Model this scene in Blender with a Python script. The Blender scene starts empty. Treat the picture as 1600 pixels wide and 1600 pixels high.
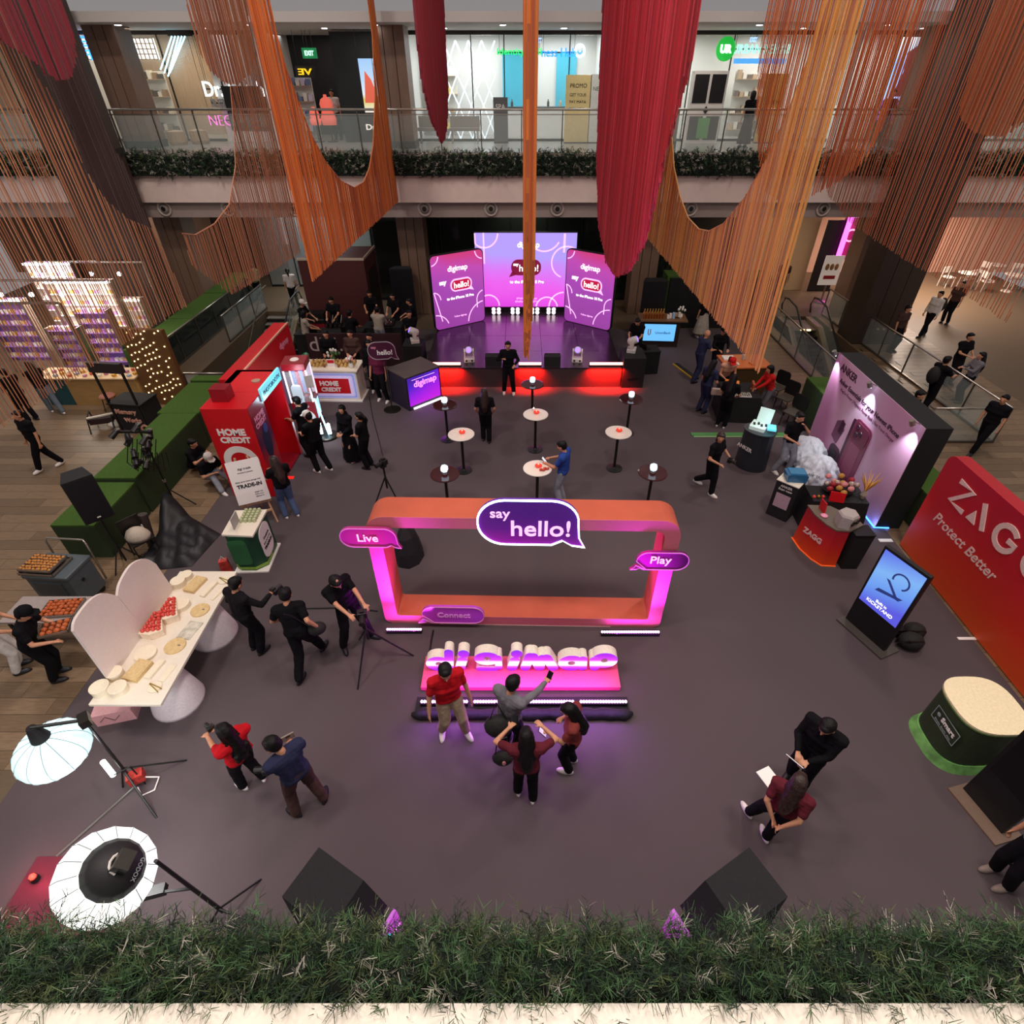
import bpy, math, random
from mathutils import Vector, Matrix
S = bpy.context.scene
C = S.collection
R = math.radians
PI = math.pi
rnd = random.Random(7)
ORD = ['first', 'second', 'third', 'fourth', 'fifth', 'sixth', 'seventh', 'eighth', 'ninth', 'tenth', 'eleventh', 'twelfth', 'thirteenth', 'fourteenth', 'fifteenth', 'sixteenth', 'seventeenth', 'eighteenth']

# ------------------------------------------------------------------ camera
FPX, PCX, PITCH, EYE = 863.0, 815.0, R(38.4), 8.0
cam = bpy.data.cameras.new('camera')
cam.sensor_fit = 'HORIZONTAL'; cam.sensor_width = 36.0
cam.lens = 36.0 * FPX / 1600.0
cam.shift_x = -(PCX - 800.0) / 1600.0
cam.clip_end = 200
cam_o = bpy.data.objects.new('camera', cam); C.objects.link(cam_o)
cam_o.location = (0, 0, EYE); cam_o.rotation_euler = (PI / 2 - PITCH, 0, 0)
S.camera = cam_o

# ------------------------------------------------------------------ world, lights, exposure
S.view_settings.view_transform = 'Standard'
S.view_settings.look = 'None'
S.view_settings.exposure = 0.0
S.view_settings.gamma = 1.0
S.view_settings.use_curve_mapping = False
W = bpy.data.worlds.new('world'); S.world = W; W.use_nodes = True
W.node_tree.nodes['Background'].inputs[0].default_value = (1.0, 0.92, 0.92, 1)
W.node_tree.nodes['Background'].inputs[1].default_value = 0.26

def lamp(name, kind, loc, energy, color=(1, 1, 1), size=1.0, target=None, size_y=None, cone=None, blend=0.4, spread=None):
    l = bpy.data.lights.new(name, kind); l.energy = energy; l.color = color
    if kind == 'AREA':
        l.size = size
        if spread: l.spread = R(spread)
        if size_y: l.shape = 'RECTANGLE'; l.size_y = size_y
    elif kind == 'SPOT':
        l.shadow_soft_size = size; l.spot_size = R(cone or 40); l.spot_blend = blend
    else:
        l.shadow_soft_size = size
    o = bpy.data.objects.new(name, l); C.objects.link(o); o.location = loc
    if target is not None:
        o.rotation_euler = (Vector(target) - Vector(loc)).to_track_quat('-Z', 'Y').to_euler()
    return o

WARM = (1.0, 0.89, 0.82)
for (x, y, p) in ((-6, 4, 640), (6, 4, 640), (0, 9.5, 400), (-9, 13, 700), (9, 13, 700), (0, 2.5, 480)):
    lamp('atrium_light', 'AREA', (x, y, 15.5), p, WARM, 1.6)

# ------------------------------------------------------------------ pixel to point in the place
_c, _s = math.cos(PITCH), math.sin(PITCH)
def _ray(px, py):
    u = (px - PCX) / FPX; v = (py - 800.0) / FPX
    return Vector((u, _c - v * _s, -_s - v * _c))
def at(px, py, z=0.0):
    d = _ray(px, py); return Vector((0, 0, EYE)) + d * ((z - EYE) / d.z)
def aty(px, py, y):
    d = _ray(px, py); return Vector((0, 0, EYE)) + d * (y / d.y)
def atx(px, py, x):
    d = _ray(px, py); return Vector((0, 0, EYE)) + d * (x / d.x)

# ------------------------------------------------------------------ materials
def lin(c):
    if isinstance(c, str):
        c = [int(c[i:i + 2], 16) / 255 for i in (0, 2, 4)]
        c = [(v / 12.92 if v <= 0.04045 else ((v + 0.055) / 1.055) ** 2.4) for v in c]
    return (c[0], c[1], c[2], 1.0)
MATS = {}
def mat(name, col, rough=0.6, metal=0.0, emit=0.0, var=0.08, scale=30.0, bump=0.0, bscale=None, stretch=(1, 1, 1), alpha=1.0, trans=0.0, ecol=None, spec=None, sheen=0.0):
    if name in MATS: return MATS[name]
    m = bpy.data.materials.new(name); m.use_nodes = True
    nt = m.node_tree; b = nt.nodes['Principled BSDF']
    c = lin(col)
    b.inputs['Roughness'].default_value = rough; b.inputs['Metallic'].default_value = metal
    if spec is not None: b.inputs['Specular IOR Level'].default_value = spec
    if sheen: b.inputs['Sheen Weight'].default_value = sheen
    tc = nt.nodes.new('ShaderNodeTexCoord'); mp = nt.nodes.new('ShaderNodeMapping')
    mp.inputs['Scale'].default_value = stretch
    nt.links.new(tc.outputs['Object'], mp.inputs[0])
    nz = nt.nodes.new('ShaderNodeTexNoise'); nz.inputs['Scale'].default_value = scale; nz.inputs['Detail'].default_value = 3
    nt.links.new(mp.outputs[0], nz.inputs['Vector'])
    rp = nt.nodes.new('ShaderNodeValToRGB')
    rp.color_ramp.elements[0].position = 0.3; rp.color_ramp.elements[1].position = 0.7
    rp.color_ramp.elements[0].color = tuple(v * (1 - var) for v in c[:3]) + (1,)
    rp.color_ramp.elements[1].color = tuple(min(1, v * (1 + var)) for v in c[:3]) + (1,)
    nt.links.new(nz.outputs[0], rp.inputs[0]); nt.links.new(rp.outputs[0], b.inputs['Base Color'])
    if emit:
        b.inputs['Emission Color'].default_value = lin(ecol) if ecol else c
        b.inputs['Emission Strength'].default_value = emit
    if bump:
        n2 = nt.nodes.new('ShaderNodeTexNoise'); n2.inputs['Scale'].default_value = bscale or scale; n2.inputs['Detail'].default_value = 4
        nt.links.new(mp.outputs[0], n2.inputs['Vector'])
        bp = nt.nodes.new('ShaderNodeBump'); bp.inputs['Strength'].default_value = bump; bp.inputs['Distance'].default_value = 0.02
        nt.links.new(n2.outputs[0], bp.inputs['Height']); nt.links.new(bp.outputs[0], b.inputs['Normal'])
    if trans: b.inputs['Transmission Weight'].default_value = trans; b.inputs['IOR'].default_value = 1.1
    if alpha < 1: b.inputs['Alpha'].default_value = alpha
    MATS[name] = m
    return m

def gmat(name, stops, axis=2, lo=0.0, hi=1.0, rough=0.4, emit=0.0, axis2=None, swirl=0.0, spec=None):
    """colour print or lit screen: stops along an object axis, optionally tilted and swirled by noise"""
    m = bpy.data.materials.new(name); m.use_nodes = True
    nt = m.node_tree; b = nt.nodes['Principled BSDF']; b.inputs['Roughness'].default_value = rough
    if spec is not None: b.inputs['Specular IOR Level'].default_value = spec
    tc = nt.nodes.new('ShaderNodeTexCoord'); sp = nt.nodes.new('ShaderNodeSeparateXYZ')
    nt.links.new(tc.outputs['Object'], sp.inputs[0])
    src = sp.outputs[axis]
    if axis2 is not None:
        ad = nt.nodes.new('ShaderNodeMath'); ad.operation = 'MULTIPLY_ADD'
        nt.links.new(sp.outputs[axis2[0]], ad.inputs[0]); ad.inputs[1].default_value = axis2[1]; nt.links.new(src, ad.inputs[2]); src = ad.outputs[0]
    if swirl:
        nz = nt.nodes.new('ShaderNodeTexNoise'); nz.inputs['Scale'].default_value = 0.9; nz.inputs['Detail'].default_value = 1
        nt.links.new(tc.outputs['Object'], nz.inputs['Vector'])
        ad = nt.nodes.new('ShaderNodeMath'); ad.operation = 'MULTIPLY_ADD'
        nt.links.new(nz.outputs[0], ad.inputs[0]); ad.inputs[1].default_value = swirl; nt.links.new(src, ad.inputs[2]); src = ad.outputs[0]
    mr = nt.nodes.new('ShaderNodeMapRange'); mr.inputs[1].default_value = lo; mr.inputs[2].default_value = hi
    nt.links.new(src, mr.inputs[0])
    rp = nt.nodes.new('ShaderNodeValToRGB'); el = rp.color_ramp.elements
    for i, (p, c) in enumerate(stops):
        e = el[i] if i < 2 else el.new(p)
        e.position = p; e.color = lin(c)
    nt.links.new(mr.outputs[0], rp.inputs[0])
    if emit:
        b.inputs['Base Color'].default_value = (0.02, 0.02, 0.02, 1)
        nt.links.new(rp.outputs[0], b.inputs['Emission Color']); b.inputs['Emission Strength'].default_value = emit
    else:
        nt.links.new(rp.outputs[0], b.inputs['Base Color'])
    MATS[name] = m
    return m

def emi(name, col, strength):
    return mat(name, col, 0.5, emit=strength, var=0.0)

# ------------------------------------------------------------------ mesh collector
class MB:
    def __init__(s): s.v = []; s.f = []; s.mi = []; s.cur = 0
    def add(s, vs, fs):
        o = len(s.v); s.v.extend([tuple(p) for p in vs])
        for f in fs: s.f.append(tuple(i + o for i in f)); s.mi.append(s.cur)
        return s
    def box(s, c, d, rz=0.0, M=None):
        x, y, z = d[0] / 2, d[1] / 2, d[2] / 2
        vs = [Vector((a * x, b * y, e * z)) for e in (-1, 1) for b in (-1, 1) for a in (-1, 1)]
        if rz: 
            m = Matrix.Rotation(rz, 3, 'Z'); vs = [m @ p for p in vs]
        if M is not None: vs = [M @ p for p in vs]
        c = Vector(c)
        return s.add([p + c for p in vs], [(0, 2, 3, 1), (4, 5, 7, 6), (0, 1, 5, 4), (2, 6, 7, 3), (0, 4, 6, 2), (1, 3, 7, 5)])
    def bx(s, x0, x1, y0, y1, z0, z1):
        return s.box(((x0 + x1) / 2, (y0 + y1) / 2, (z0 + z1) / 2), (abs(x1 - x0), abs(y1 - y0), abs(z1 - z0)))
    def bar(s, p0, p1, w, h=None):
        """box beam from p0 to p1"""
        p0, p1 = Vector(p0), Vector(p1); d = p1 - p0; L = d.length
        if L < 1e-6: return s
        q = d.to_track_quat('Z', 'Y').to_matrix()
        return s.box((p0 + p1) / 2, (w, h or w, L), M=q)
    def cyl(s, p0, p1, r0, r1=None, n=12, cap=True):
        p0, p1 = Vector(p0), Vector(p1); r1 = r0 if r1 is None else r1
        q = (p1 - p0).to_track_quat('Z', 'Y').to_matrix()
        vs = []
        for p, r in ((p0, r0), (p1, r1)):
            for i in range(n):
                a = 2 * PI * i / n; vs.append(p + q @ Vector((r * math.cos(a), r * math.sin(a), 0)))
        fs = [(i, (i + 1) % n, n + (i + 1) % n, n + i) for i in range(n)]
        if cap: fs += [tuple(reversed(range(n))), tuple(range(n, 2 * n))]
        return s.add(vs, fs)
    def tube(s, pts, r, n=6, closed=False):
        pts = [Vector(p) for p in pts]; m = len(pts); vs = []; 
        for k, p in enumerate(pts):
            a = pts[(k - 1) % m] if closed or k > 0 else p
            b = pts[(k + 1) % m] if closed or k < m - 1 else p
            q = (b - a).to_track_quat('Z', 'Y').to_matrix()
            rr = r[k] if isinstance(r, (list, tuple)) else r
            for i in range(n):
                t = 2 * PI * i / n; vs.append(p + q @ Vector((rr * math.cos(t), rr * math.sin(t), 0)))
        fs = []
        for k in range(m if closed else m - 1):
            k2 = (k + 1) % m
            for i in range(n):
                j = (i + 1) % n; fs.append((k * n + i, k * n + j, k2 * n + j, k2 * n + i))
        if not closed: fs += [tuple(reversed(range(n))), tuple(range((m - 1) * n, m * n))]
        return s.add(vs, fs)
    def lathe(s, prof, c=(0, 0, 0), n=20, sx=1.0, sy=1.0, M=None):
        """prof: list of (radius, z) from bottom to top"""
        vs = []; c = Vector(c)
        for r, z in prof:
            for i in range(n):
                a = 2 * PI * i / n; p = Vector((r * sx * math.cos(a), r * sy * math.sin(a), z))
                vs.append((M @ p if M is not None else p) + c)
        fs = []
        for k in range(len(prof) - 1):
            for i in range(n):
                j = (i + 1) % n; fs.append((k * n + i, k * n + j, (k + 1) * n + j, (k + 1) * n + i))
        fs += [tuple(reversed(range(n))), tuple(range((len(prof) - 1) * n, len(prof) * n))]
        return s.add(vs, fs)
    def ball(s, c, r, n=12, M=None):
        if not isinstance(r, (tuple, list)): r = (r, r, r)
        k = max(4, n // 2 + 1); vs = []; c = Vector(c)
        for j in range(1, k):
            t = PI * j / k - PI / 2
            for i in range(n):
                a = 2 * PI * i / n; p = Vector((r[0] * math.cos(t) * math.cos(a), r[1] * math.cos(t) * math.sin(a), r[2] * math.sin(t)))
                vs.append((M @ p if M is not None else p) + c)
        bot = len(vs); p = Vector((0, 0, -r[2])); vs.append((M @ p if M is not None else p) + c)
        p = Vector((0, 0, r[2])); vs.append((M @ p if M is not None else p) + c)
        fs = [(j * n + i, j * n + (i + 1) % n, (j + 1) * n + (i + 1) % n, (j + 1) * n + i) for j in range(k - 2) for i in range(n)]
        fs += [(bot, (i + 1) % n, i) for i in range(n)] + [(bot + 1, (k - 2) * n + i, (k - 2) * n + (i + 1) % n) for i in range(n)]
        return s.add(vs, fs)
    def prism(s, poly, t0, t1, plane='xz'):
        """poly in a plane, thickness from t0 to t1 along the third axis"""
        f3 = {'xz': lambda a, b, t: (a, t, b), 'xy': lambda a, b, t: (a, b, t), 'yz': lambda a, b, t: (t, a, b)}[plane]
        n = len(poly); vs = [f3(a, b, t0) for a, b in poly] + [f3(a, b, t1) for a, b in poly]
        fs = [tuple(range(n)), tuple(reversed(range(n, 2 * n)))] + [(i, n + i, n + (i + 1) % n, (i + 1) % n) for i in range(n)]
        return s.add(vs, fs)
    def ring(s, outer, inner, t0, t1, plane='xz'):
        f3 = {'xz': lambda a, b, t: (a, t, b), 'xy': lambda a, b, t: (a, b, t), 'yz': lambda a, b, t: (t, a, b)}[plane]
        n = len(outer); vs = []
        for P, t in ((outer, t0), (inner, t0), (outer, t1), (inner, t1)): vs += [f3(a, b, t) for a, b in P]
        fs = []
        for i in range(n):
            j = (i + 1) % n
            fs += [(i, j, n + j, n + i), (2 * n + j, 2 * n + i, 3 * n + i, 3 * n + j), (j, i, 2 * n + i, 2 * n + j), (n + i, n + j, 3 * n + j, 3 * n + i)]
        return s.add(vs, fs)
    def mesh(s, name):
        me = bpy.data.meshes.new(name); me.from_pydata(s.v, [], s.f)
        return me
    def build(s, name, mats, parent=None, smooth=False, loc=None, rot=None, label=None, bevel=0.0):
        me = s.mesh(name)
        if not isinstance(mats, (list, tuple)): mats = [mats]
        for m in mats: me.materials.append(m)
        if len(mats) > 1: me.polygons.foreach_set('material_index', s.mi)
        import bmesh
        bm = bmesh.new(); bm.from_mesh(me); bmesh.ops.recalc_face_normals(bm, faces=bm.faces); bm.to_mesh(me); bm.free()
        if smooth: me.polygons.foreach_set('use_smooth', [True] * len(me.polygons))
        o = bpy.data.objects.new(name, me); C.objects.link(o)
        if loc is not None: o.location = loc
        if rot is not None: o.rotation_euler = rot
        if parent is not None: o.parent = parent
        if label: o['label'] = label
        if bevel:
            b = o.modifiers.new('bevel', 'BEVEL'); b.width = bevel; b.segments = 2; b.limit_method = 'ANGLE'
        return o

def tag(o, label, cat, group=None, kind=None):
    if label: o['label'] = label
    if cat: o['category'] = cat
    if group: o['group'] = group
    if kind: o['kind'] = kind
    return o
def thing(name, label, cat, loc=(0, 0, 0), rz=0.0, group=None):
    o = bpy.data.objects.new(name, None); o.empty_display_size = 0.1; C.objects.link(o)
    o.location = loc; o.rotation_euler = (0, 0, rz)
    return tag(o, label, cat, group)
def struct(o, label=None, cat=None):
    o['kind'] = 'structure'
    if label: o['label'] = label
    return o
def dup(o, loc, rz=None, label=None, group=None):
    def cp(a, par):
        b = a.copy(); C.objects.link(b)
        if par is not None: b.parent = par
        for ch in list(a.children): cp(ch, b)
        return b
    r = cp(o, None); r.location = loc
    if rz is not None: r.rotation_euler = (0, 0, rz)
    if label: r['label'] = label
    if group: r['group'] = group
    return r
def face_line(A, B):
    """base corner and turn of a panel whose front is seen with A on the left and B on the right"""
    A, B = Vector(A), Vector(B)
    return (A.x, A.y, A.z if len(A) > 2 else 0), math.atan2(B.y - A.y, B.x - A.x), (B - A).length

def rrect(x0, x1, z0, z1, r, n=6):
    rs = r if isinstance(r, (tuple, list)) else (r, r, r, r)
    pts = []
    for (cx, cz, a0, q) in ((x1 - rs[0], z0 + rs[0], -90, rs[0]), (x1 - rs[1], z1 - rs[1], 0, rs[1]), (x0 + rs[2], z1 - rs[2], 90, rs[2]), (x0 + rs[3], z0 + rs[3], 180, rs[3])):
        for i in range(n + 1):
            a = R(a0 + 90 * i / n); pts.append((cx + q * math.cos(a), cz + q * math.sin(a)))
    return pts
def arc(cx, cz, r, a0, a1, n=16):
    return [(cx + r * math.cos(R(a0 + (a1 - a0) * i / n)), cz + r * math.sin(R(a0 + (a1 - a0) * i / n))) for i in range(n + 1)]
def strip(pts, w):
    """closed polygon that follows an open polyline with a width"""
    L, Rr = [], []
    for i, p in enumerate(pts):
        a = pts[max(0, i - 1)]; b = pts[min(len(pts) - 1, i + 1)]
        d = Vector((b[0] - a[0], b[1] - a[1])); d.normalize() if d.length else None
        nx, ny = -d.y * w / 2, d.x * w / 2
        L.append((p[0] + nx, p[1] + ny)); Rr.append((p[0] - nx, p[1] - ny))
    return L, Rr
def band(mb, pts, w, t0, t1, plane='xz'):
    L, Q = strip(pts, w)
    for i in range(len(pts) - 1): mb.prism([L[i], L[i + 1], Q[i + 1], Q[i]], t0, t1, plane)
    return mb

def txt(body, size, m, parent=None, loc=(0, 0, 0), rot=(PI / 2, 0, 0), ext=0.004, width=None, height=None, bold=0.0, align='CENTER', name='lettering', shear=0.0, spacing=1.0, label=None, mirror=False, side=None):
    cu = bpy.data.curves.new(name, 'FONT'); cu.body = body; cu.size = size; cu.extrude = ext; cu.offset = bold
    cu.align_x = align; cu.align_y = 'CENTER'; cu.shear = shear; cu.space_character = spacing; cu.resolution_u = 3
    t = bpy.data.objects.new(name, cu); me = bpy.data.meshes.new_from_object(t)
    bpy.data.objects.remove(t); bpy.data.curves.remove(cu)
    me.name = name
    xs = [v.co.x for v in me.vertices]; ys = [v.co.y for v in me.vertices]
    if xs:
        kx = ky = 1.0
        if width: kx = width / max(1e-6, max(xs) - min(xs)); ky = kx
        if height: ky = height / max(1e-6, max(ys) - min(ys)); kx = kx if width else ky
        cy = (max(ys) + min(ys)) / 2; cx = (max(xs) + min(xs)) / 2 if align == 'CENTER' else (min(xs) if align == 'LEFT' else max(xs))
        for v in me.vertices:
            v.co.x = (v.co.x - cx) * kx * (-1 if mirror else 1); v.co.y = (v.co.y - cy) * ky
    me.materials.clear(); me.materials.append(m)
    if side is not None:
        me.materials.append(side)
        for p in me.polygons:
            if abs(p.normal.z) < 0.5: p.material_index = 1
    o = bpy.data.objects.new(name, me); C.objects.link(o); o.location = loc; o.rotation_euler = rot
    if parent is not None: o.parent = parent
    if label: o['label'] = label
    return o
# ================================================================== the setting
M_carpet = mat('carpet_charcoal', '574c4f', 0.95, var=0.16, scale=220, bump=0.25, bscale=300, spec=0.1)
M_plank = mat('plank_taupe', '7d664e', 0.42, var=0.22, scale=7, stretch=(0.6, 7, 1), bump=0.05)
M_plank2 = mat('plank_taupe_dark', '6d5842', 0.42, var=0.22, scale=7, stretch=(0.6, 7, 1), bump=0.05)
M_plankbase = mat('floor_grey_brown', '5f4e3c', 0.5, var=0.15, scale=8, stretch=(0.6, 7, 1))
M_tile = mat('tile_pale_grey', '9a9691', 0.25, var=0.08, scale=6)
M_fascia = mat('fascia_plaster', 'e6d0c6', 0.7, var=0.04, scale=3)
M_fascia2 = mat('fascia_grey_band', 'a08f88', 0.7, var=0.04, scale=3)  # greyer plaster tone of the recessed band
M_ceil = mat('ceiling_white', 'c9c4be', 0.8, var=0.03)
M_colm = mat('column_brown_panel', '7a5f4e', 0.5, var=0.10, scale=4, stretch=(6, 6, 0.4))
M_seam = mat('seam_dark', '1b1512', 0.6)
M_black = mat('black_paint', '0d0c0d', 0.5, var=0.15)
M_blackm = mat('black_matte_board', '131113', 0.8, var=0.2)
M_steel = mat('brushed_steel', 'b8b2a8', 0.28, 0.9, var=0.06)
M_dsteel = mat('dark_steel', '3c3835', 0.35, 0.8)
M_white = mat('white_paint', 'e6e0da', 0.45, var=0.03)
M_cream = mat('cream_lacquer', 'eadfce', 0.4, var=0.03)
M_turf = mat('artificial_turf', '4a6630', 0.95, var=0.35, scale=90, bump=0.8, bscale=140, spec=0.05)
M_glass = mat('rail_glass', 'cfe0dc', 0.03, alpha=0.16, var=0.0)
M_smoke = mat('smoked_glass', '2b3330', 0.06, alpha=0.72, var=0.0)
M_shopglass = mat('shop_glass', 'dceae8', 0.02, alpha=0.10, var=0.0)
M_beige = mat('beige_wall', 'b49a78', 0.7, var=0.05)
M_dbrown = mat('dark_brown_wall', '2a2019', 0.6, var=0.1)
M_warmw = emi('warm_white_glow', 'fff0d8', 5.0)
M_coolw = emi('cool_white_glow', 'eaf6ff', 6.0)
M_cyan = emi('cyan_glow', '9fe8ff', 4.0)

YF = 22.5                      # front of the upper gallery
Z2 = 5.9                       # its floor
def floor_with_planks(name, x0, x1, y0, y1, holes=()):
    m = MB()
    # slab cut around the stair openings
    xs = sorted(set([x0, x1] + [h[0] for h in holes] + [h[1] for h in holes])); ys = sorted(set([y0, y1] + [h[2] for h in holes] + [h[3] for h in holes]))
    for i in range(len(xs) - 1):
        for j in range(len(ys) - 1):
            cx, cy = (xs[i] + xs[i + 1]) / 2, (ys[j] + ys[j + 1]) / 2
            if any(h[0] < cx < h[1] and h[2] < cy < h[3] for h in holes): continue
            m.bx(xs[i], xs[i + 1], ys[j], ys[j + 1], -0.3, -0.008)
    return struct(m.build(name, M_plankbase), None)
HOLE_L, HOLE_R = (-11.0, -8.1, 15.6, 24.0), (10.2, 12.4, 14.6, 23.4)
fl = floor_with_planks('floor', -24, -7.3, -2, 36, [HOLE_L])
fr = floor_with_planks('floor', 8.15, 24, -2, 36, [HOLE_R])
struct(MB().bx(-7.3, 8.15, 21.9, 36, -0.3, -0.008).build('floor', M_plankbase))
struct(MB().bx(-7.3, 8.15, -2, 21.9, -0.3, 0.0).build('floor', M_carpet, label='charcoal event carpet'))
_pm = {}
def plank_mesh(L, w, m):
    k = (round(L, 2), w, m.name)
    if k not in _pm:
        me = MB().bx(0, L - 0.006, 0, w - 0.008, -0.008, 0.0).mesh('plank'); me.materials.append(m); _pm[k] = me
    return _pm[k]
def lay_planks(par, x0, x1, y0, y1, hole, L=1.9, w=0.3, most=296):
    n = 0; j = 0; y = y0
    while y < y1 and n < most:
        x = x0 - (0, 0.6, 1.3)[j % 3]
        while x < x1 - 0.05:
            a, b = max(x, x0), min(x + L, x1)
            segs = [(a, b)]
            if hole[2] - w < y < hole[3]:
                segs = [(p, q) for p, q in ((a, min(b, hole[0])), (max(a, hole[1]), b)) if q - p > 0.1]
            for p, q in segs:
                o = bpy.data.objects.new('plank', plank_mesh(round(q - p, 1), w, (M_plank, M_plank2)[rnd.random() < 0.4])); C.objects.link(o)
                o.location = (p, y, 0.0); o.parent = par; n += 1
            x += L
        y += w; j += 1
lay_planks(fl, -15.2, -7.3, 4.0, 15.6, HOLE_L)
lay_planks(fr, 8.15, 15.6, 4.6, 23, HOLE_R)

# sunken stairs and escalators in the two openings
M_step = mat('stair_grey', '6e675f', 0.6, var=0.12, scale=12)
M_stepd = mat('escalator_tread', '1d1b1b', 0.5, 0.5, var=0.1)
M_side = mat('escalator_cladding', 'a2937c', 0.35, 0.5, var=0.06)
def pit(h, name):
    x0, x1, y0, y1 = h
    m = MB(); m.bx(x0, x1, y0, y1, -4.3, -4.0); m.bx(x0 - 0.1, x0, y0, y1, -4, -0.3); m.bx(x1, x1 + 0.1, y0, y1, -4, -0.3); m.bx(x0, x1, y0 - 0.1, y0, -4, -0.3); m.bx(x0, x1, y1, y1 + 0.1, -4, -0.3)
    return struct(m.build(name, mat('pit_wall', '57503f', 0.6)))
pit(HOLE_L, 'wall_stairwell'); pit(HOLE_R, 'wall_stairwell')
def stairs(x0, x1, ytop, n, m, name, label, cat):
    t = thing(name, label, cat, ((x0 + x1) / 2, ytop, 0)); w = x1 - x0
    b = MB()
    for i in range(n): b.bx(-w / 2 + 0.002, w / 2 - 0.002, -0.3 * (i + 1), -0.3 * i, -0.17 * (i + 1) - 0.9, -0.17 * (i + 1) - 0.04)
    b.build('carcass', M_dsteel, t)
    me = MB().bx(-w / 2, w / 2, -0.32, 0, -0.04, 0).mesh('step'); me.materials.append(m)
    for i in range(n):
        o = bpy.data.objects.new('step', me); C.objects.link(o); o.location = (0, -0.3 * i, -0.17 * (i + 1)); o.parent = t
    return t
st = stairs(-10.9, -9.5, 23.95, 22, M_step, 'staircase', 'grey stone stairs descending beside the turf ledge at left', 'stairs')
for sx in (-0.72, 0.72):
    b = MB(); b.tube([(sx, 0.5, 0.95), (sx, 0, 0.95), (sx, -6.0, -2.6)], 0.022)
    for k in range(5): b.cyl((sx, -1.4 * k, -0.17 / 0.3 * 1.4 * k - 0.1), (sx, -1.4 * k, 0.95 - 0.592 * 1.4 * k), 0.016, n=6)
    b.build('handrail', M_steel, st)
def escalator(x0, x1, ytop, label):
    t = stairs(x0 + 0.25, x1 - 0.25, ytop, 22, M_stepd, 'escalator', label, 'escalator')
    w = (x1 - x0) / 2
    for sx in (-1, 1):
        pr = [(1.2, 0.0), (0, 0.0), (-6.4, -3.65), (-6.4, -4.0), (-0.2, -0.45), (1.2, -0.02)]
        MB().prism([(a, b + 0.12) for a, b in pr], sx * (w - 0.22), sx * w, 'yz').build('side_cladding', M_side, t)
        gl = [(1.0, 0.12), (0, 0.12), (-6.4, -3.5), (-6.4, -2.75), (0, 0.86), (1.0, 0.92)]
        MB().prism(gl, sx * (w - 0.115), sx * (w - 0.10), 'yz').build('glass_panel', M_glass, t)
        MB().tube([(sx * (w - 0.11), a, b) for a, b in ((1.15, 0.3), (1.3, 0.6), (1.15, 0.9), (0.8, 0.96), (0, 0.9), (-6.4, -2.7))], 0.035, 8).build('handrail', M_black, t, True)
    MB().bx(-w + 0.24, w - 0.24, -0.05, 1.1, -0.02, 0.012).build('landing_plate', M_steel, t)
    for sx in (-0.12, 0.12): MB().bx(sx - 0.07, sx + 0.07, -0.12, -0.06, 0.0, 0.05).build('comb_light', emi('comb_glow', 'ffe9a0', 3.0), t)
    return t
escalator(-9.4, -8.2, 22.6, 'escalator going down beside the dark maroon booth')
escalator(10.6, 12.0, 21.8, 'escalator going down behind the green box at right')
# glass railings around the openings and the ledge
M_post = mat('rail_post', '6b6358', 0.35, 0.8)
def glass_rail(pts, h, label, gl=M_glass, step=1.45, group=None, z=0.0, dh=0.0, cat='railing', curved=None):
    a, b = Vector(pts[0]), Vector(pts[1]); L = (b - a).length
    t = thing('glass_railing', label, cat, (a.x, a.y, z), math.atan2(b.y - a.y, b.x - a.x), group)
    n = max(1, round(L / step)); s = L / n
    MB().tube([(0, 0, h), (L, 0, h)], 0.028, 8).build('handrail', M_steel, t, True)
    MB().bx(0, L, -0.04, 0.04, 0.0, 0.06).build('base_channel', M_post, t)
    for i in range(n):
        MB().bx(i * s + 0.02, (i + 1) * s - 0.02, -0.007, 0.007, 0.07, h - 0.06).build('pane', gl, t)
        MB().bx(i * s - 0.018, i * s + 0.018, -0.03, 0.012, 0.06, h).build('post', M_post, t)
    return t
glass_rail([(-12.0, 17.4), (-12.0, 26.0)], 1.02, 'smoked glass railing along the turf ledge at left', M_smoke)
glass_rail([(-10.1, 15.5), (-8.9, 15.5)], 1.0, 'short glass railing behind the green turf boxes at left')
glass_rail([(-11.1, 20.5), (-11.1, 24.4)], 1.0, 'glass railing at the head of the grey stairs')
glass_rail([(9.75, 14.4), (9.75, 23.4)], 1.05, 'glass railing along the near side of the right escalator')
glass_rail([(12.75, 23.6), (13.05, 13.2)], 1.05, 'glass railing along the far side of the right escalator')
glass_rail([(13.05, 13.2), (11.0, 13.2)], 1.05, 'short glass railing across the end of the right stairwell')
tl = thing('turf_ledge', 'long green turf topped ledge under the string curtains at left', 'ledge', (-12.53, 21.7, 0))
for k in range(3): MB().bx(-0.42, 0.42, -4.4 + k * 2.95 + 0.01, -4.4 + (k + 1) * 2.95 - 0.01, 0, 0.98 + 0.02 * k).build('turf_block', M_turf, tl)

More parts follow.
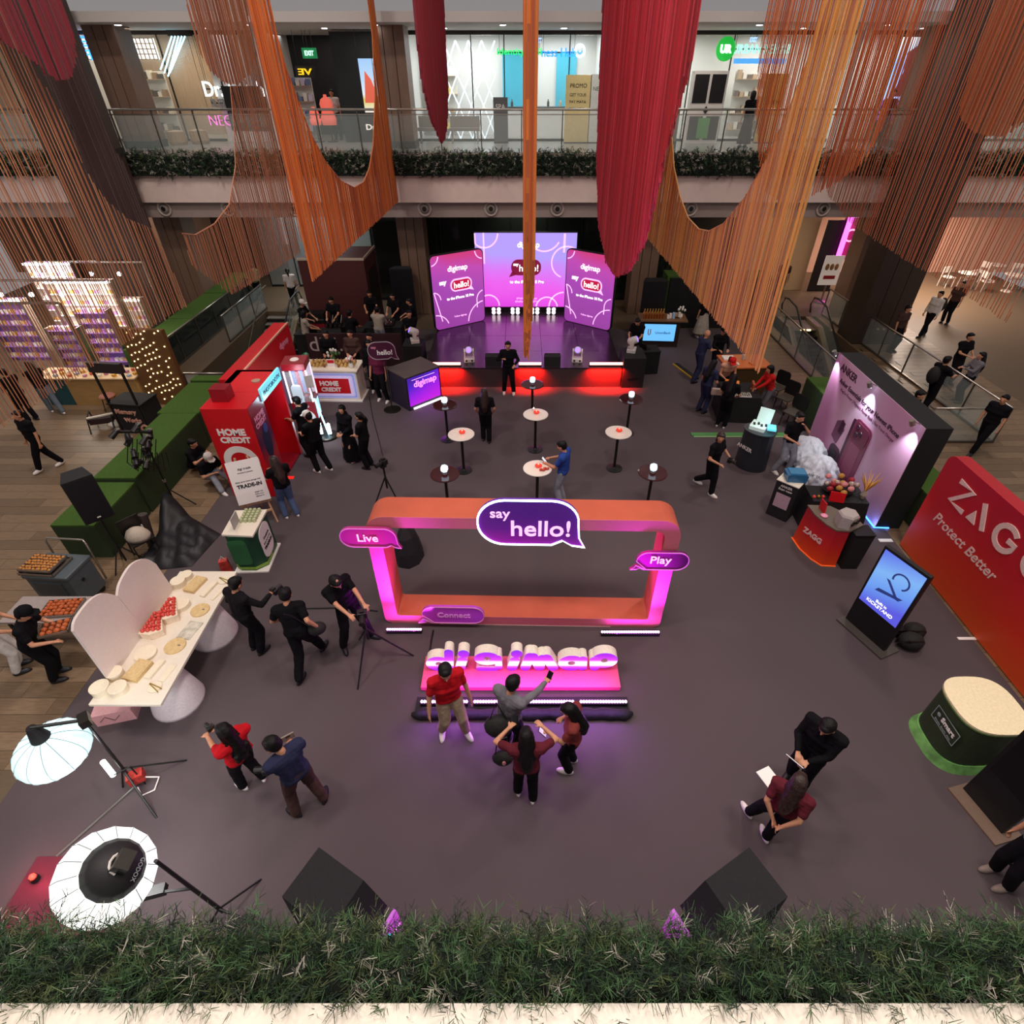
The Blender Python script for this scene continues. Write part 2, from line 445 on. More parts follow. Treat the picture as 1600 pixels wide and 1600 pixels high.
# big columns that rise through both floors
M_cold = mat('column_dark_panel', '3c2d25', 0.5, var=0.12, scale=4, stretch=(6, 6, 0.4))
def column(x, y, w, d, z1, label, pm=None):
    t = thing('column', None, None, (x, y, 0)); t['kind'] = 'structure'; t['label'] = label
    k = 3
    for i in range(k): MB().bx(-w / 2 + i * w / k + 0.012, -w / 2 + (i + 1) * w / k - 0.012, -d / 2, d / 2, 0, z1).build('panel', pm or M_colm, t)
    MB().bx(-w / 2 + 0.03, w / 2 - 0.03, -d / 2 + 0.03, d / 2 - 0.03, 0, z1).build('core', M_seam, t)
    MB().bx(-w / 2 - 0.01, w / 2 + 0.01, -d / 2 - 0.01, d / 2 + 0.01, Z2, Z2 + 0.22).build('plinth', M_seam, t)
    return t
for k, x in enumerate((-13.72, -4.35, 5.0, 14.05)): column(x, 24.2, 1.05, 1.0, 9.25, ORD[k] + ' brown panelled column from the left behind the gallery railing')
column(-14.0, 21.1, 1.7, 1.2, 12.5, 'broad brown column in front of the gallery, left', M_cold); column(13.3, 20.9, 1.7, 1.2, 12.5, 'broad dark brown column in front of the gallery, right', M_cold)

# upper gallery: slab, fascia, ceiling
struct(MB().bx(-26, 26, YF, 34, 5.5, Z2).build('floor', M_tile, label='pale glossy gallery floor'))
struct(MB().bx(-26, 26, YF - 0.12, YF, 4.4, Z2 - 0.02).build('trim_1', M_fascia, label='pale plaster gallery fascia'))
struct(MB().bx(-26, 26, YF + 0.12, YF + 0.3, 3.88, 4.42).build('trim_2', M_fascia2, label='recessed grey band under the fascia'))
struct(MB().bx(-26, 26, YF + 0.3, 34, 3.9, 5.5).build('ceiling', mat('soffit', '4a413b', 0.8), label='soffit above the ground floor shops'))
struct(MB().bx(-26, 26, YF, 34, 9.25, 9.5).build('ceiling', M_ceil, label='white gallery ceiling'))
# air nozzles in the grey band
noz = thing('air_nozzle', 'round white air nozzle under the gallery, first from the left', 'vent', (0, YF + 0.12, 4.17), 0, 'round air nozzles along the gallery')
m = MB(); 
M_n = Matrix.Rotation(PI / 2, 3, 'X')
m.lathe([(0.19, 0), (0.25, 0.01), (0.26, 0.05), (0.22, 0.07), (0.20, 0.03)], (0, 0, 0), 20, M=M_n).build('collar', mat('nozzle_white', 'b9aca3', 0.5), noz, True)
MB().lathe([(0.15, 0.0), (0.17, 0.05), (0.11, 0.12), (0.09, 0.12)], (0, 0, 0), 16, M=M_n).build('jet_cone', mat('nozzle_grey', '8f847c', 0.5), noz, True)
MB().lathe([(0.085, 0.121), (0.08, 0.125)], (0, 0, 0), 12, M=M_n).build('opening', M_black, noz)
nz_px = [255, 355, 460, 560, 663, 767, 871, 975, 1080, 1184, 1288, 1393]
for i, px in enumerate(nz_px):
    x = aty(px, 327, YF).x
    if i == 0: noz.location.x = x
    else: dup(noz, (x, YF + 0.12, 4.17), None, 'round white air nozzle under the gallery, %s from the left' % ORD[i])
# gallery railing
gr = thing('gallery_railing', 'long glass railing with steel handrail along the upper gallery', 'railing', (-22, YF + 0.25, Z2))
MB().tube([(0, 0, 1.18), (44, 0, 1.18)], 0.035, 8).build('handrail', M_steel, gr, True)
MB().bx(0, 44, -0.02, 0.02, 1.03, 1.06).build('lower_rail', M_steel, gr)
pane = MB().bx(0.01, 1.36, -0.008, 0.008, 0.05, 1.02).mesh('pane'); pane.materials.append(M_glass)
post = MB().bx(-0.016, 0.016, -0.03, 0.03, 0.0, 1.17).mesh('post'); post.materials.append(M_post)
for i in range(32):
    for nm, me in (('pane', pane), ('post', post)):
        o = bpy.data.objects.new(nm, me); C.objects.link(o); o.location = (i * 1.375, 0, 0); o.parent = gr
# a full run of needle garland, used on both gallery edges
M_ndl = [mat('needle_green', '3c5c36', 0.8, var=0.3, scale=20), mat('needle_dark', '1c2e22', 0.8, var=0.3, scale=20), mat('needle_frosted', 'a7a294', 0.8, var=0.2, scale=20), mat('needle_olive', '4d5a34', 0.8, var=0.3, scale=20)]
def garland(name, label, x0, x1, c_y, c_z, ry, rz, n, ln, wd, weights, parent=None, seed=1, bias=(0, -0.3, 0.4), per=9, nl=0.55):
    r = random.Random(seed); m = MB()
    vs, fs, mi = m.v, m.f, m.mi
    for i in range(n):
        x = r.uniform(x0, x1); a = r.uniform(0, 2 * PI); q = math.sqrt(r.random())
        base = Vector((x, c_y + ry * q * math.cos(a), c_z + rz * q * math.sin(a)))
        k = r.choices(range(len(weights)), weights)[0]
        d0 = Vector((r.gauss(0, 0.7), r.gauss(0, 0.7), r.gauss(0, 0.6))) + Vector(bias); d0.normalize()
        tip = base + d0 * ln * r.uniform(0.7, 1.3)
        for j in range(per):
            t = j / per; p = base.lerp(tip, t)
            d = Vector((r.gauss(0, 1), r.gauss(0, 1), r.gauss(0, 1))); d -= d0 * d.dot(d0) ; d.normalize(); d = (d + d0 * 0.9).normalized() * ln * nl * r.uniform(0.7, 1.2)
            s = d.cross(Vector((r.gauss(0, 1), r.gauss(0, 1), r.gauss(0, 1)))); s.normalize(); s *= wd
            o = len(vs); vs.extend([tuple(p - s), tuple(p + s), tuple(p + d + s * 0.5), tuple(p + d - s * 0.5)]); fs.append((o, o + 1, o + 2, o + 3)); mi.append(k)
    me = m.mesh(name)
    for q in M_ndl: me.materials.append(q)
    me.polygons.foreach_set('material_index', m.mi)
    o = bpy.data.objects.new(name, me); C.objects.link(o)
    if parent is not None: o.parent = parent
    return o
g2 = thing('pine_garland', 'dark frosted pine garland along the far gallery edge', 'garland', (0, 0, 0))
nd = garland('needles', None, -21, 21, YF - 0.22, Z2 - 0.32, 0.2, 0.36, 14000, 0.16, 0.010, (2, 8, 2.4, 1), g2, 3); nd['kind'] = 'stuff'
MB().bx(-21, 21, YF - 0.3, YF - 0.14, Z2 - 0.66, Z2 - 0.1).build('foam_core', mat('garland_core', '121a13', 0.9, var=0.4, scale=30), g2)
g1 = thing('pine_garland', 'green pine garland with frosted tips along the near ledge in the foreground', 'garland', (0, 0, 0))
GY, GZ = 0.462, 5.83
nd = garland('needles', None, -2.2, 2.2, GY, GZ, 0.095, 0.08, 6500, 0.085, 0.0013, (5, 4, 1.0, 3), g1, 5, (0, 0.1, 0.6), 16, 0.42); nd['kind'] = 'stuff'
MB().tube([(-2.2, GY, GZ - 0.03), (2.2, GY, GZ - 0.03)], 0.085, 10).build('foam_core', mat('garland_core'  , '121a13'), g1)
struct(MB().bx(-3, 3, 0.1, 0.372, 5.4, 5.88).build('trim_3', M_cream, label='cream ledge under the near garland'))
# ================================================================== shops on the gallery and on the ground floor
YS = 26.6
def wr(px0, py0, px1, py1, y=YS):
    a, b = aty(px0, py1, y), aty(px1, py1, y); c = aty((px0 + px1) / 2, py0, y)
    return a.x, b.x, a.z, c.z
# side and back walls of the gallery shops
M_shopw = mat('shop_wall_white', 'd8d5cf', 0.6, var=0.03)
M_shopb = mat('shop_wall_black', '17151a', 0.6, var=0.1)
M_teal = mat('teal_panel', '2fa9c2', 0.5)
M_wood = mat('pale_timber', 'a98d6c', 0.55, var=0.12, scale=3, stretch=(8, 8, 0.6))
segs = [(-26, -16.3, M_wood, 'wall_left'), (-16.3, -11.6, M_wood, 'wall_left'), (-11.6, -9.75, mat('studio_wall', '3c3a40', .6), 'wall_back'), (-9.75, -4.4, M_shopb, 'wall_back'), (-4.4, 3.2, M_shopw, 'wall_back'), (3.2, 12.4, M_shopw, 'wall_back'), (12.4, 26, M_shopw, 'wall_right')]
for a, b, mm, nm in segs: struct(MB().bx(a, b, YS + 3.2, YS + 3.4, Z2, 9.25).build(nm, mm))
for x in (-16.3, -11.6, -9.75, -4.4, 3.2, 12.4): struct(MB().bx(x - 0.12, x + 0.12, YS, YS + 3.2, Z2, 9.25).build('wall_back', M_shopw))
for (x, p, col) in ((-19, 90, (1, .9, .75)), (-14, 80, (1, .85, .65)), (-10.6, 40, (0.95, .95, 1)), (-7.2, 30, (1, .85, .75)), (-2, 130, (0.9, .97, 1)), (1.5, 120, (0.9, .97, 1)), (6, 120, (0.95, 1, .97)), (10, 110, (1, .97, .92)), (15, 110, (1, .95, .88)), (19, 90, (1, .95, .88))):
    lamp('shop_light', 'AREA', (x, YS + 1.4, 9.2), p, col, 2.2)
for x in range(-18, 20, 4): lamp('gallery_downlight', 'AREA', (x + 0.5, YF + 2.2, 9.2), 22, (1, .93, .85), 0.6)
# round downlights that can be seen in the gallery ceiling
dl = thing('ceiling_downlight', 'small round downlight in the gallery ceiling, first from the left', 'downlight', (-17, YF + 1.0, 9.25), 0, 'downlights of the gallery ceiling')
MB().lathe([(0.13, -0.02), (0.13, 0.0)], n=12).build('rim', M_white, dl); MB().lathe([(0.10, -0.025), (0.10, -0.02)], n=12).build('lens', emi('downlight_lens', 'ffffff', 14), dl)
for i in range(1, 18): dup(dl, (-17 + 2.05 * i, YF + 1.0 + (i % 2) * 1.6, 9.25), None, 'small round downlight in the gallery ceiling, %s from the left' % ORD[i])
# shop glass fronts: mullions and panes
def shopfront(x0, x1, n, label, y=YS, z0=Z2, z1=9.25, gm=M_shopglass, fm=M_dsteel):
    t = thing('storefront', label, 'shop front', (x0, y, z0)); w = (x1 - x0) / n; h = z1 - z0
    MB().bx(0, x1 - x0, -0.04, 0.04, h - 0.12, h).build('head_frame', fm, t); MB().bx(0, x1 - x0, -0.04, 0.04, 0, 0.08).build('sill', fm, t)
    for i in range(n):
        MB().bx(i * w + 0.025, (i + 1) * w - 0.025, -0.008, 0.008, 0.08, h - 0.12).build('pane', gm, t)
        MB().bx(i * w - 0.02, i * w + 0.02, -0.035, 0.035, 0.08, h - 0.12).build('mullion', fm, t)
    return t
shopfront(-4.3, 3.0, 6, 'glass shop front with a green and blue lettered sign'); shopfront(3.4, 12.2, 6, 'glass shop front beneath the green and white clinic sign'); shopfront(-11.4, -9.9, 2, 'glass shop front below the white glowing stretch sign')
shopfront(-21, -11.8, 6, 'glass shop front behind the left gallery column'); shopfront(12.8, 22, 6, 'glass shop front at the right end of the gallery')
def sign(name, label, body, px0, py0, px1, py1, m, y=YS - 0.12, bold=0.004, back=None, cat='sign', mirror=False, height=True):
    x0, x1, z0, z1 = wr(px0, py0, px1, py1, y)
    t = thing(name, label, cat, ((x0 + x1) / 2, y, (z0 + z1) / 2))
    w, h = x1 - x0, z1 - z0
    txt(body, h, m, t, (0, -0.02, 0), width=w, height=h if height else None, bold=bold, ext=0.02, mirror=mirror)
    MB().bx(-w / 2, w / 2, 0.0, 0.04, -0.02, 0.02).build('mounting_rail', M_dsteel, t)
    for s in (-0.45, 0.45): MB().cyl((s * w, 0.02, 0.0), (s * w, 0.02, 9.25 - (z0 + z1) / 2), 0.008, n=5).build('hanger', M_dsteel, t)
    if back: MB().bx(-w / 2 - 0.1, w / 2 + 0.1, 0.0, 0.06, -h / 2 - 0.08, h / 2 + 0.08).build('backing_panel', back, t)
    return t
sign('shop_sign', 'glowing white stretch studio sign over the dark window', 'Dr.stretch', 322, 127, 414, 151, emi('sign_white', 'f2fbff', 2.2), bold=0.004)
sign('shop_sign', 'grey lettering under the glowing white stretch sign', 'DR.STRETCH', 332, 154, 372, 168, mat('sign_grey', 'a8a8a8'), bold=0.01)
sign('shop_sign', 'green glowing half of the wellness shop sign', 'Identity well', 777, 75, 846, 89, emi('sign_green', '19e06a', 1.1))
sign('shop_sign', 'blue glowing half of the wellness shop sign with round emblem', 'ness Hub', 846, 75, 900, 89, emi('sign_blue', '2f9cff', 1.2))
us = sign('shop_sign', 'green and white rehab clinic sign with round green emblem', 'URBAN REHAB', 1143, 69, 1234, 84, emi('sign_mint', '9feee0', 1.1), bold=0.004)
x0, x1, z0, z1 = wr(1120, 63, 1142, 94, YS - 0.15); cx = (x0 + x1) / 2 - us.location.x
b = MB(); b.lathe([(0.32, 0.0), (0.36, 0.03), (0.3, 0.07)], (cx, 0, 0), 20, M=M_n); b.build('round_emblem', emi('emblem_green', '1fae3c', .8), us, True)
txt('UR', 0.3, emi('sign_white', 'f2fbff', 1.5), us, (cx, -0.09, 0), bold=0.02, name='emblem_letters')
b = MB(); b.bx(-0.95, 0.98, -0.03, 0.0, -0.42, -0.27); b.build('sub_line', emi('sub_line_blue', '4f9fe8', 1.0), us)
x0, x1, z0, z1 = wr(900, 66, 911, 92, YS - 0.15)
e2 = thing('shop_sign', 'white round person emblem at the end of the wellness sign', 'sign', ((x0 + x1) / 2, YS - 0.15, (z0 + z1) / 2))
MB().ring(arc(0, 0, 0.2, 0, 345, 16), arc(0, 0, 0.15, 0, 345, 16), 0, 0.03).build('ring', emi('sign_white', '', 1), e2); MB().ball((0, 0, 0.12), 0.06, 8).build('head_dot', emi('sign_white', '', 1), e2); MB().ring(arc(0, 0.0, 0.1, 180, 360, 10), arc(0, 0.0, 0.06, 180, 360, 10), 0, 0.03).build('cup', emi('sign_blue', '', 1), e2)
sign('exit_sign', 'green glowing exit sign inside the dark shop', 'EXIT', 477, 79, 491, 87, emi('exit_letters', 'd8fff0', 1.0), y=YS - 0.3, back=emi('exit_green', '1f8f55', 0.4))
sign('exit_sign', 'small blue exit sign above the wellness sign', 'EXIT', 835, 59, 846, 67, emi('exit_blue', '9fc8ff', 1.4))
sign('exit_sign', 'small blue exit sign above the rehab clinic sign', 'EXIT', 1171, 58, 1182, 66, emi('exit_blue', '', 1))
sign('shop_sign', 'yellow lettered sign at the entrance of the dark shop', 'VE', 467, 107, 489, 117, emi('sign_yellow', 'ffd21f', .9), mirror=True, back=M_shopb)
sign('shop_sign', 'white lettering low on the black pillar beside the poster', 'Dr.s', 573, 194, 596, 203, emi('sign_soft', 'e8e0d8', 0.9), y=YS - 0.55)
sign('neon_sign', 'pink and blue neon line lettering in the stretch studio window', 'NEO', 330, 180, 366, 196, emi('neon_pink', 'ff6ad0', 1.8), bold=-0.01)
# lattice lightbox at the far left with a blue character
x0, x1, z0, z1 = wr(112, 60, 252, 93)
t = thing('lattice_lightbox', 'white lattice lightbox with a blue character behind the left column', 'lightbox', (x0, YS - 0.2, z0)); w, h = x1 - x0, z1 - z0
MB().bx(0, w, 0.02, 0.12, 0, h).build('diffuser', emi('lightbox_white', 'f4f2ea', 1.7), t)
for i in range(23): MB().bx(i * w / 22 - 0.012, i * w / 22 + 0.012, -0.02, 0.02, 0, h).build('lattice_bar', M_wood, t)
for i in range(5): MB().bx(0, w, -0.015, 0.015, i * h / 4 - 0.012, i * h / 4 + 0.012).build('lattice_bar', M_wood, t)
for s, cx in ((1, 0.72),):
    b = MB()
    for zz, ww in ((0.62, 0.5), (0.5, 0.42), (0.38, 0.6), (0.24, 0.4), (0.13, 0.4)): b.bx(cx - ww / 2, cx + ww / 2, -0.06, -0.03, zz - 0.02, zz + 0.03)
    b.bx(cx - 0.03, cx + 0.03, -0.06, -0.03, 0.38, 0.75); b.bx(cx - 0.22, cx - 0.17, -0.06, -0.03, -0.02, 0.28); b.bx(cx + 0.17, cx + 0.22, -0.06, -0.03, -0.02, 0.28)
    b.build('blue_character', emi('character_blue', '2f8cff', 2.5), t)
# slanted neon bars
x0, x1, z0, z1 = wr(262, 57, 305, 122)
t = thing('neon_bars', 'slanted pale blue neon bars beside the stretch studio', 'neon light', (x0, YS - 0.25, z0)); h = z1 - z0
for i in range(5): MB().tube([(0.16 + 0.10 * i - 0.2, 0, 0.05 + 0.12 * (4 - i) * 0 + 0.25 * (i * 0) + 0.38 * (4 - i) / 4 * 0 + 0.1 * abs(2 - i)), (0.75 + 0.12 * i, 0, h)], 0.022, 6).build('tube', M_cyan, t, True)
MB().bx(0.6, 1.5, 0, 0.03, h, 9.25 - z0).build('mounting_plate', M_dsteel, t)
# black pillar with a lit poster
t = thing('poster_pillar', 'black pillar with a bright poster screen beside the brown gallery column', 'pillar', (-6.05, YS - 0.3, Z2))
MB().bx(-0.85, 0.85, -0.2, 0.3, 0, 3.3).build('pillar_body', M_shopb, t)
MB().bx(0.05, 0.78, -0.22, -0.2, 0.95, 2.55).build('poster_screen', gmat('poster_print', [(0, 'e9e3da'), (0.25, 'd8c04a'), (0.35, 'dfe9f2'), (0.6, 'b9d4f0'), (1.0, '9cc4ee')], 2, 0.95, 2.55, emit=1.1), t)
MB().prism([(0.12, 1.25), (0.7, 1.25), (0.45, 1.95), (0.25, 2.2)], -0.23, -0.221).build('poster_figure', emi('poster_red', 'd2604a', 0.7), t)
# coral dresses display
for k, (px, lab) in enumerate(((497, 'small coral dress form lit in the dark shop window, left of two'), (518, 'large coral dress form lit in the dark shop window, right of two'))):
    p = aty(px, 210, YS - 0.4); t = thing('dress_form', lab, 'mannequin', (p.x, YS - 0.4, Z2)); s = (0.75, 1.0)[k]
    MB().lathe([(0.27 * s, 0.55), (0.30 * s, 0.75), (0.22 * s, 1.0 * s), (0.26 * s, 1.2 * s), (0.2 * s, 1.35 * s), (0.07, 1.42 * s), (0.06, 1.5 * s)], n=14, sy=0.65).build('dress', mat('coral_fabric', 'ef6a58', 0.6, emit=0.45), t, True)
    MB().cyl((0, 0, 0), (0, 0, 0.6), 0.03).build('stand', M_dsteel, t); MB().lathe([(0.2, 0), (0.2, 0.03)]).build('base', M_dsteel, t)
# zigzag lattice inside the wellness shop
t = thing('zigzag_lattice', 'white zigzag lattice screen glowing inside the wellness shop', 'screen', (aty(700, 200, YS + 1).x, YS + 1.0, Z2))
for i in range(4):
    for (z0, z1) in ((0.0, 1.1), (1.1, 2.1), (2.1, 3.1)):
        MB().bar((i * 0.5, 0, z0), ((i + 1) * 0.5, 0, z1), 0.05).build('slat', emi('lattice_glow', 'eef7ff', .8), t); MB().bar(((i + 1) * 0.5, 0, z0), (i * 0.5, 0, z1), 0.05).build('slat', emi('lattice_glow', '', 1), t)
for px0, px1, lab in ((786, 822, 'wide teal wall panel behind the wellness counter'), (868, 898, 'narrow teal wall panel right of the wellness counter')):
    x0, x1, _, _ = wr(px0, 90, px1, 160, YS + 3.1); tag(MB().bx(x0, x1, YS + 3.06, YS + 3.18, Z2 + 0.0, 8.7).build('teal_panel', M_teal), lab, 'panel')
t = thing('service_counter', 'white service counter inside the wellness shop', 'counter', (0.7, YS + 1.8, Z2)); MB().bx(-1.4, 1.4, -0.3, 0.3, 0, 1.0).build('counter_body', M_white, t); MB().bx(-1.5, 1.5, -0.35, 0.35, 1.0, 1.05).build('counter_top', mat('counter_black', '2a2d33', .3), t)
for k in range(5): MB().lathe([(0.05, 1.05), (0.05, 1.2), (0.02, 1.25), (0.02, 1.3)], (-1.1 + 0.5 * k, 0, 0), 8).build('bottle', (M_black, M_beige, M_white)[k % 3], t)
# benches, standees, display on the gallery
def bench(px0, px1, label):
    x0, x1, _, _ = wr(px0, 185, px1, 214, YS - 0.9); t = thing('bench', label, 'bench', ((x0 + x1) / 2, YS - 0.9, Z2)); w = (x1 - x0) / 2
    MB().bx(-w, w, -0.22, 0.22, 0.4, 0.5).build('seat', mat('bench_grey', '8d8780'), t); MB().bx(-w, w, 0.18, 0.24, 0.5, 0.85).build('backrest', mat('bench_grey', ''), t)
    for sx in (-w + 0.08, w - 0.08):
        for sy in (-0.16, 0.16): MB().bx(sx - 0.02, sx + 0.02, sy - 0.02, sy + 0.02, 0, 0.4).build('leg', M_steel, t)
bench(655, 695, 'grey bench left of the maroon string spear on the gallery'); bench(704, 750, 'grey bench right of the maroon string spear on the gallery')
def standee(px, py0, py1, wpx, m, label, body, tm, foot=True):
    x0, x1, z0, z1 = wr(px - wpx / 2, py0, px + wpx / 2, py1, YS - 0.8); h = z1 - Z2
    t = thing('standee', label, 'standee', ((x0 + x1) / 2, YS - 0.8, Z2)); w = (x1 - x0) / 2
    MB().bx(-w, w, -0.015, 0.015, 0.03, h).build('panel', m, t); MB().bx(-w, w, -0.12, 0.12, 0, 0.03).build('foot', M_dsteel, t)
    for i, (s, z) in enumerate(body): txt(s, 0.12, tm, t, (0, -0.018, h * z), width=w * 1.3, name='print')
    return t
standee(900, 117, 214, 38, mat('standee_yellow', 'd9c68c', .6), 'tall yellow promotional standee on the gallery', [('PAY MAYA', .62), ('REAL MEAL', .52), ('GET YOUR', .72), ('PROMO', .85)], M_black)
standee(930, 116, 214, 24, mat('standee_white', 'd5d8d2', .6), 'white patterned standee beside the red string curtain', [('NEW', .8)], mat('print_green', '3c6b4a'))
standee(783, 152, 218, 22, mat('standee_grey', '5d5c5c', .6), 'grey framed poster stand by the wellness shop', [('SPA', .8)], M_white)
standee(1200, 115, 190, 32, mat('standee_gold', 'c69a52', .6), 'golden poster panel behind the right orange strings', [('OPEN', .6)], M_black)
# display kiosk with two dark screens by the clinic
x0, x1, z0, z1 = wr(1068, 116, 1118, 216, YS - 0.6)
t = thing('display_kiosk', 'white display kiosk with two dark screens by the rehab clinic', 'kiosk', ((x0 + x1) / 2, YS - 0.6, Z2)); w = (x1 - x0) / 2
MB().bx(-w, w, -0.2, 0.2, 0.0, 2.2).build('body', M_white, t)
for s in (-1, 1): MB().bx(s * w * 0.5 - w * 0.42, s * w * 0.5 + w * 0.42, -0.22, -0.2, 1.25, 2.1).build('screen', M_black, t); MB().bx(s * w * 0.5 - w * 0.4, s * w * 0.5 + w * 0.4, -0.22, -0.2, 0.1, 0.85).build('lower_screen', mat('kiosk_brown', '3a2f2a'), t)
MB().bx(-0.22, 0.22, -0.24, -0.2, 0.15, 0.8).build('green_panel', mat('kiosk_green', '5c9a4c'), t)
MB().prism([(0, .92), (.1, 1.04), (0, 1.16), (-.1, 1.04)], -0.23, -0.2).build('diamond_mark', M_black, t)
# LED billboard at the right, plain abstract picture
x0, x1, z0, z1 = wr(1385, 57, 1440, 205, YS - 0.4)
z0 = Z2 + .7; t = thing('led_billboard', 'tall blue white LED billboard behind the right string curtains', 'billboard', (13.72, YS - 0.4, z0)); w, h = 1.15, 2.45
MB().bx(-0.06, w + 0.06, 0, 0.12, -0.7, h + 0.06).build('casing', M_black, t)
MB().bx(0, w, -0.01, 0.0, 0, h).build('screen', gmat('billboard_picture', [(0, '6a2a8a'), (0.22, 'b86ae0'), (0.3, 'a8ccff'), (0.7, '7fb4ff'), (1, 'f4fbff')], 2, 0, h, emit=1.4), t)
MB().prism([(w * .25, h * .3), (w * .7, h * .3), (w * .62, h * .6), (w * .8, h * .75), (w * .55, h * .9), (w * .3, h * .82), (w * .38, h * .6)], -0.02, -0.011).build('dark_shape', emi('billboard_dark', '7a2f3a', 0.5), t)
# ground floor back: dark shop glazing, walls, doors
struct(MB().bx(-26, -12.0, 30.0, 30.2, 0, 3.9).build('wall_back', mat('warm_brown_wall', '6a4a33', 0.7, var=0.1)))
struct(MB().bx(-12.0, -6.5, 31.0, 31.2, 0, 3.9).build('wall_back', mat('grey_green_wall', '6d736d', 0.6)))
struct(MB().bx(-6.5, 7.2, 26.5, 26.7, 0, 3.9).build('wall_back', M_dbrown))
struct(MB().bx(7.2, 9.6, 26.5, 26.7, 0, 3.9).build('wall_back', M_dbrown)); struct(MB().bx(9.6, 13.2, 27.0, 27.2, 0, 3.9).build('wall_back', M_beige))
struct(MB().bx(13.2, 26, 30.0, 30.2, 0, 3.9).build('wall_back', mat('cafe_wall_pink', 'd0a08a', 0.7)))
shopfront(-6.4, 7.0, 9, 'dark glazed shop front behind the stage', 25.6, 0, 3.9, M_smoke, M_black)
shopfront(-12.0, -6.6, 4, 'dark framed glass wall beyond the escalators at left', 27.6, 0, 3.9, M_shopglass, M_black)
for i in range(6): tag(MB().bx(-19.6 + i * 1.05, -18.7 + i * 1.05, 26.4, 26.5, 0.0, 3.6).build('timber_panel', M_colm), ORD[i] + ' tall brown timber wall panel from the left beyond the turf ledge', 'panel', 'timber panels beyond the turf ledge')
lamp('ground_shop_light', 'AREA', (-9.3, 26.5, 3.8), 160, (0.95, .98, 1), 2.5); lamp('ground_shop_light', 'AREA', (-17, 24.5, 3.8), 120, (1, .8, .6), 2.5); lamp('ground_shop_light', 'AREA', (18, 26, 3.8), 800, (1, .8, .66), 3.0); lamp('ground_shop_light', 'AREA', (10.5, 25, 3.8), 60, (1, .8, .6), 1.5)
lamp('ground_shop_light', 'AREA', (0, 24.6, 3.8), 25, (1, .85, .7), 2)
# right ground floor: black portal, magenta neon, posters, exit lamp
p = aty(1270, 425, 26.9)
t = thing('black_portal', 'black doorway with dotted lights beside the magenta neon', 'doorway', (aty(1283, 440, 26.9).x, 26.9, 0))
MB().bx(-0.55, 0.45, -0.1, 0.0, 0, 3.0).build('leaf', M_black, t)
for k in range(4): MB().ball((0.3, -0.11, 1.5 + 0.28 * k), 0.05, 8).build('dot_light', emi('dot_white', 'ffffff', 4), t)
t = thing('neon_strip', 'upright magenta neon strip by the black doorway', 'neon light', (aty(1310, 400, 26.7).x, 26.7, 0)); MB().bx(-0.1, 0.1, -0.04, 0.04, 0.6, 3.8).build('tube', emi('neon_magenta', 'ff4fe0', 4), t); MB().bx(-0.12, 0.12, 0.04, 0.09, 0.5, 3.85).build('backing', M_black, t)
t = thing('logo_panel', 'magenta panel with a pale ring logo beside the neon strip', 'panel', (aty(1322, 385, 26.8).x, 26.8, 0)); MB().bx(-0.4, 0.5, 0, 0.08, 1.4, 3.1).build('panel', mat('panel_magenta', 'a81f6a', 0.5, emit=0.25), t); MB().ring(arc(0.05, 2.4, 0.27, 0, 345), arc(0.05, 2.4, 0.20, 0, 345), -0.02, 0).build('ring_logo', emi('ring_pink', 'ffb0d0', 1.0), t); MB().bx(-0.4, 1.0, 0.1, 0.2, 3.2, 3.75).build('lit_header', emi('header_white', 'ffe8f0', 1.0), t)
t = thing('poster_stand', 'white menu poster stand by the magenta panel', 'poster', (aty(1296, 430, 25.2).x, 25.2, 0)); MB().bx(-0.4, 0.4, -0.02, 0.02, 0.75, 1.95).build('poster', mat('poster_white', 'e8dcd0', 0.5, emit=0.25), t); MB().bx(-0.25, 0.25, -0.03, -0.02, 1.0, 1.15).build('red_print', mat('poster_red2', 'c22f3a'), t)
for k in range(3): MB().ball((-0.22 + 0.2 * k, -0.03, 1.5), (0.09, 0.02, 0.14), 8).build('dish_picture', mat('dish_tan', 'b48a5a'), t)
MB().bx(-0.03, 0.03, -0.02, 0.02, 0, 0.75).build('pole', M_steel, t); MB().lathe([(0.25, 0), (0.25, 0.03)]).build('base', M_steel, t)
for px, lab in ((1340, 'blue white lit glass strip between two brown panels'), (1402, 'blue white lit sign over the picture wall')):
    q = aty(px, 350, 27.4); t = thing('lit_strip', lab, 'sign', (q.x, 27.4, 3.0)); MB().bx(-0.3, 0.3, 0, 0.06, -0.1, 0.75).build('panel', emi('strip_blue', 'a8ccff', 1.2), t); MB().bx(-0.34, 0.34, 0.06, 0.1, -0.15, 0.8).build('frame', M_black, t); MB().bx(-0.02, 0.02, 0.06, 0.08, 0.8, 0.9).build('hanger', M_black, t)
for k in range(2): tag(MB().bx(14.1 + 0.56 * k, 14.62 + 0.56 * k, 25.4, 25.6, 0.0, 3.85).build('timber_panel', M_colm), ('left', 'right')[k] + ' of two tall brown timber panels by the menu poster', 'panel', 'timber panels near the right escalator')
t = thing('picture_wall', 'colourful food picture wall between the brown columns', 'picture', (16.0, 26.4, 0)); MB().bx(-0.75, 0.75, 0, 0.08, 0.1, 3.0).build('board', mat('picture_base', '8a5a3a', 0.5, var=0.6, scale=3.5, emit=0.1), t)
for k in range(9): MB().ball((rnd.uniform(-.6, .6), -0.01, rnd.uniform(.3, 2.7)), (rnd.uniform(.12, .28), 0.02, rnd.uniform(.1, .22)), 10).build('food_print', mat('food_%d' % (k % 4), ('b84a3a', '7a9a3a', 'd8b07a', '3a2a22')[k % 4], 0.6), t)
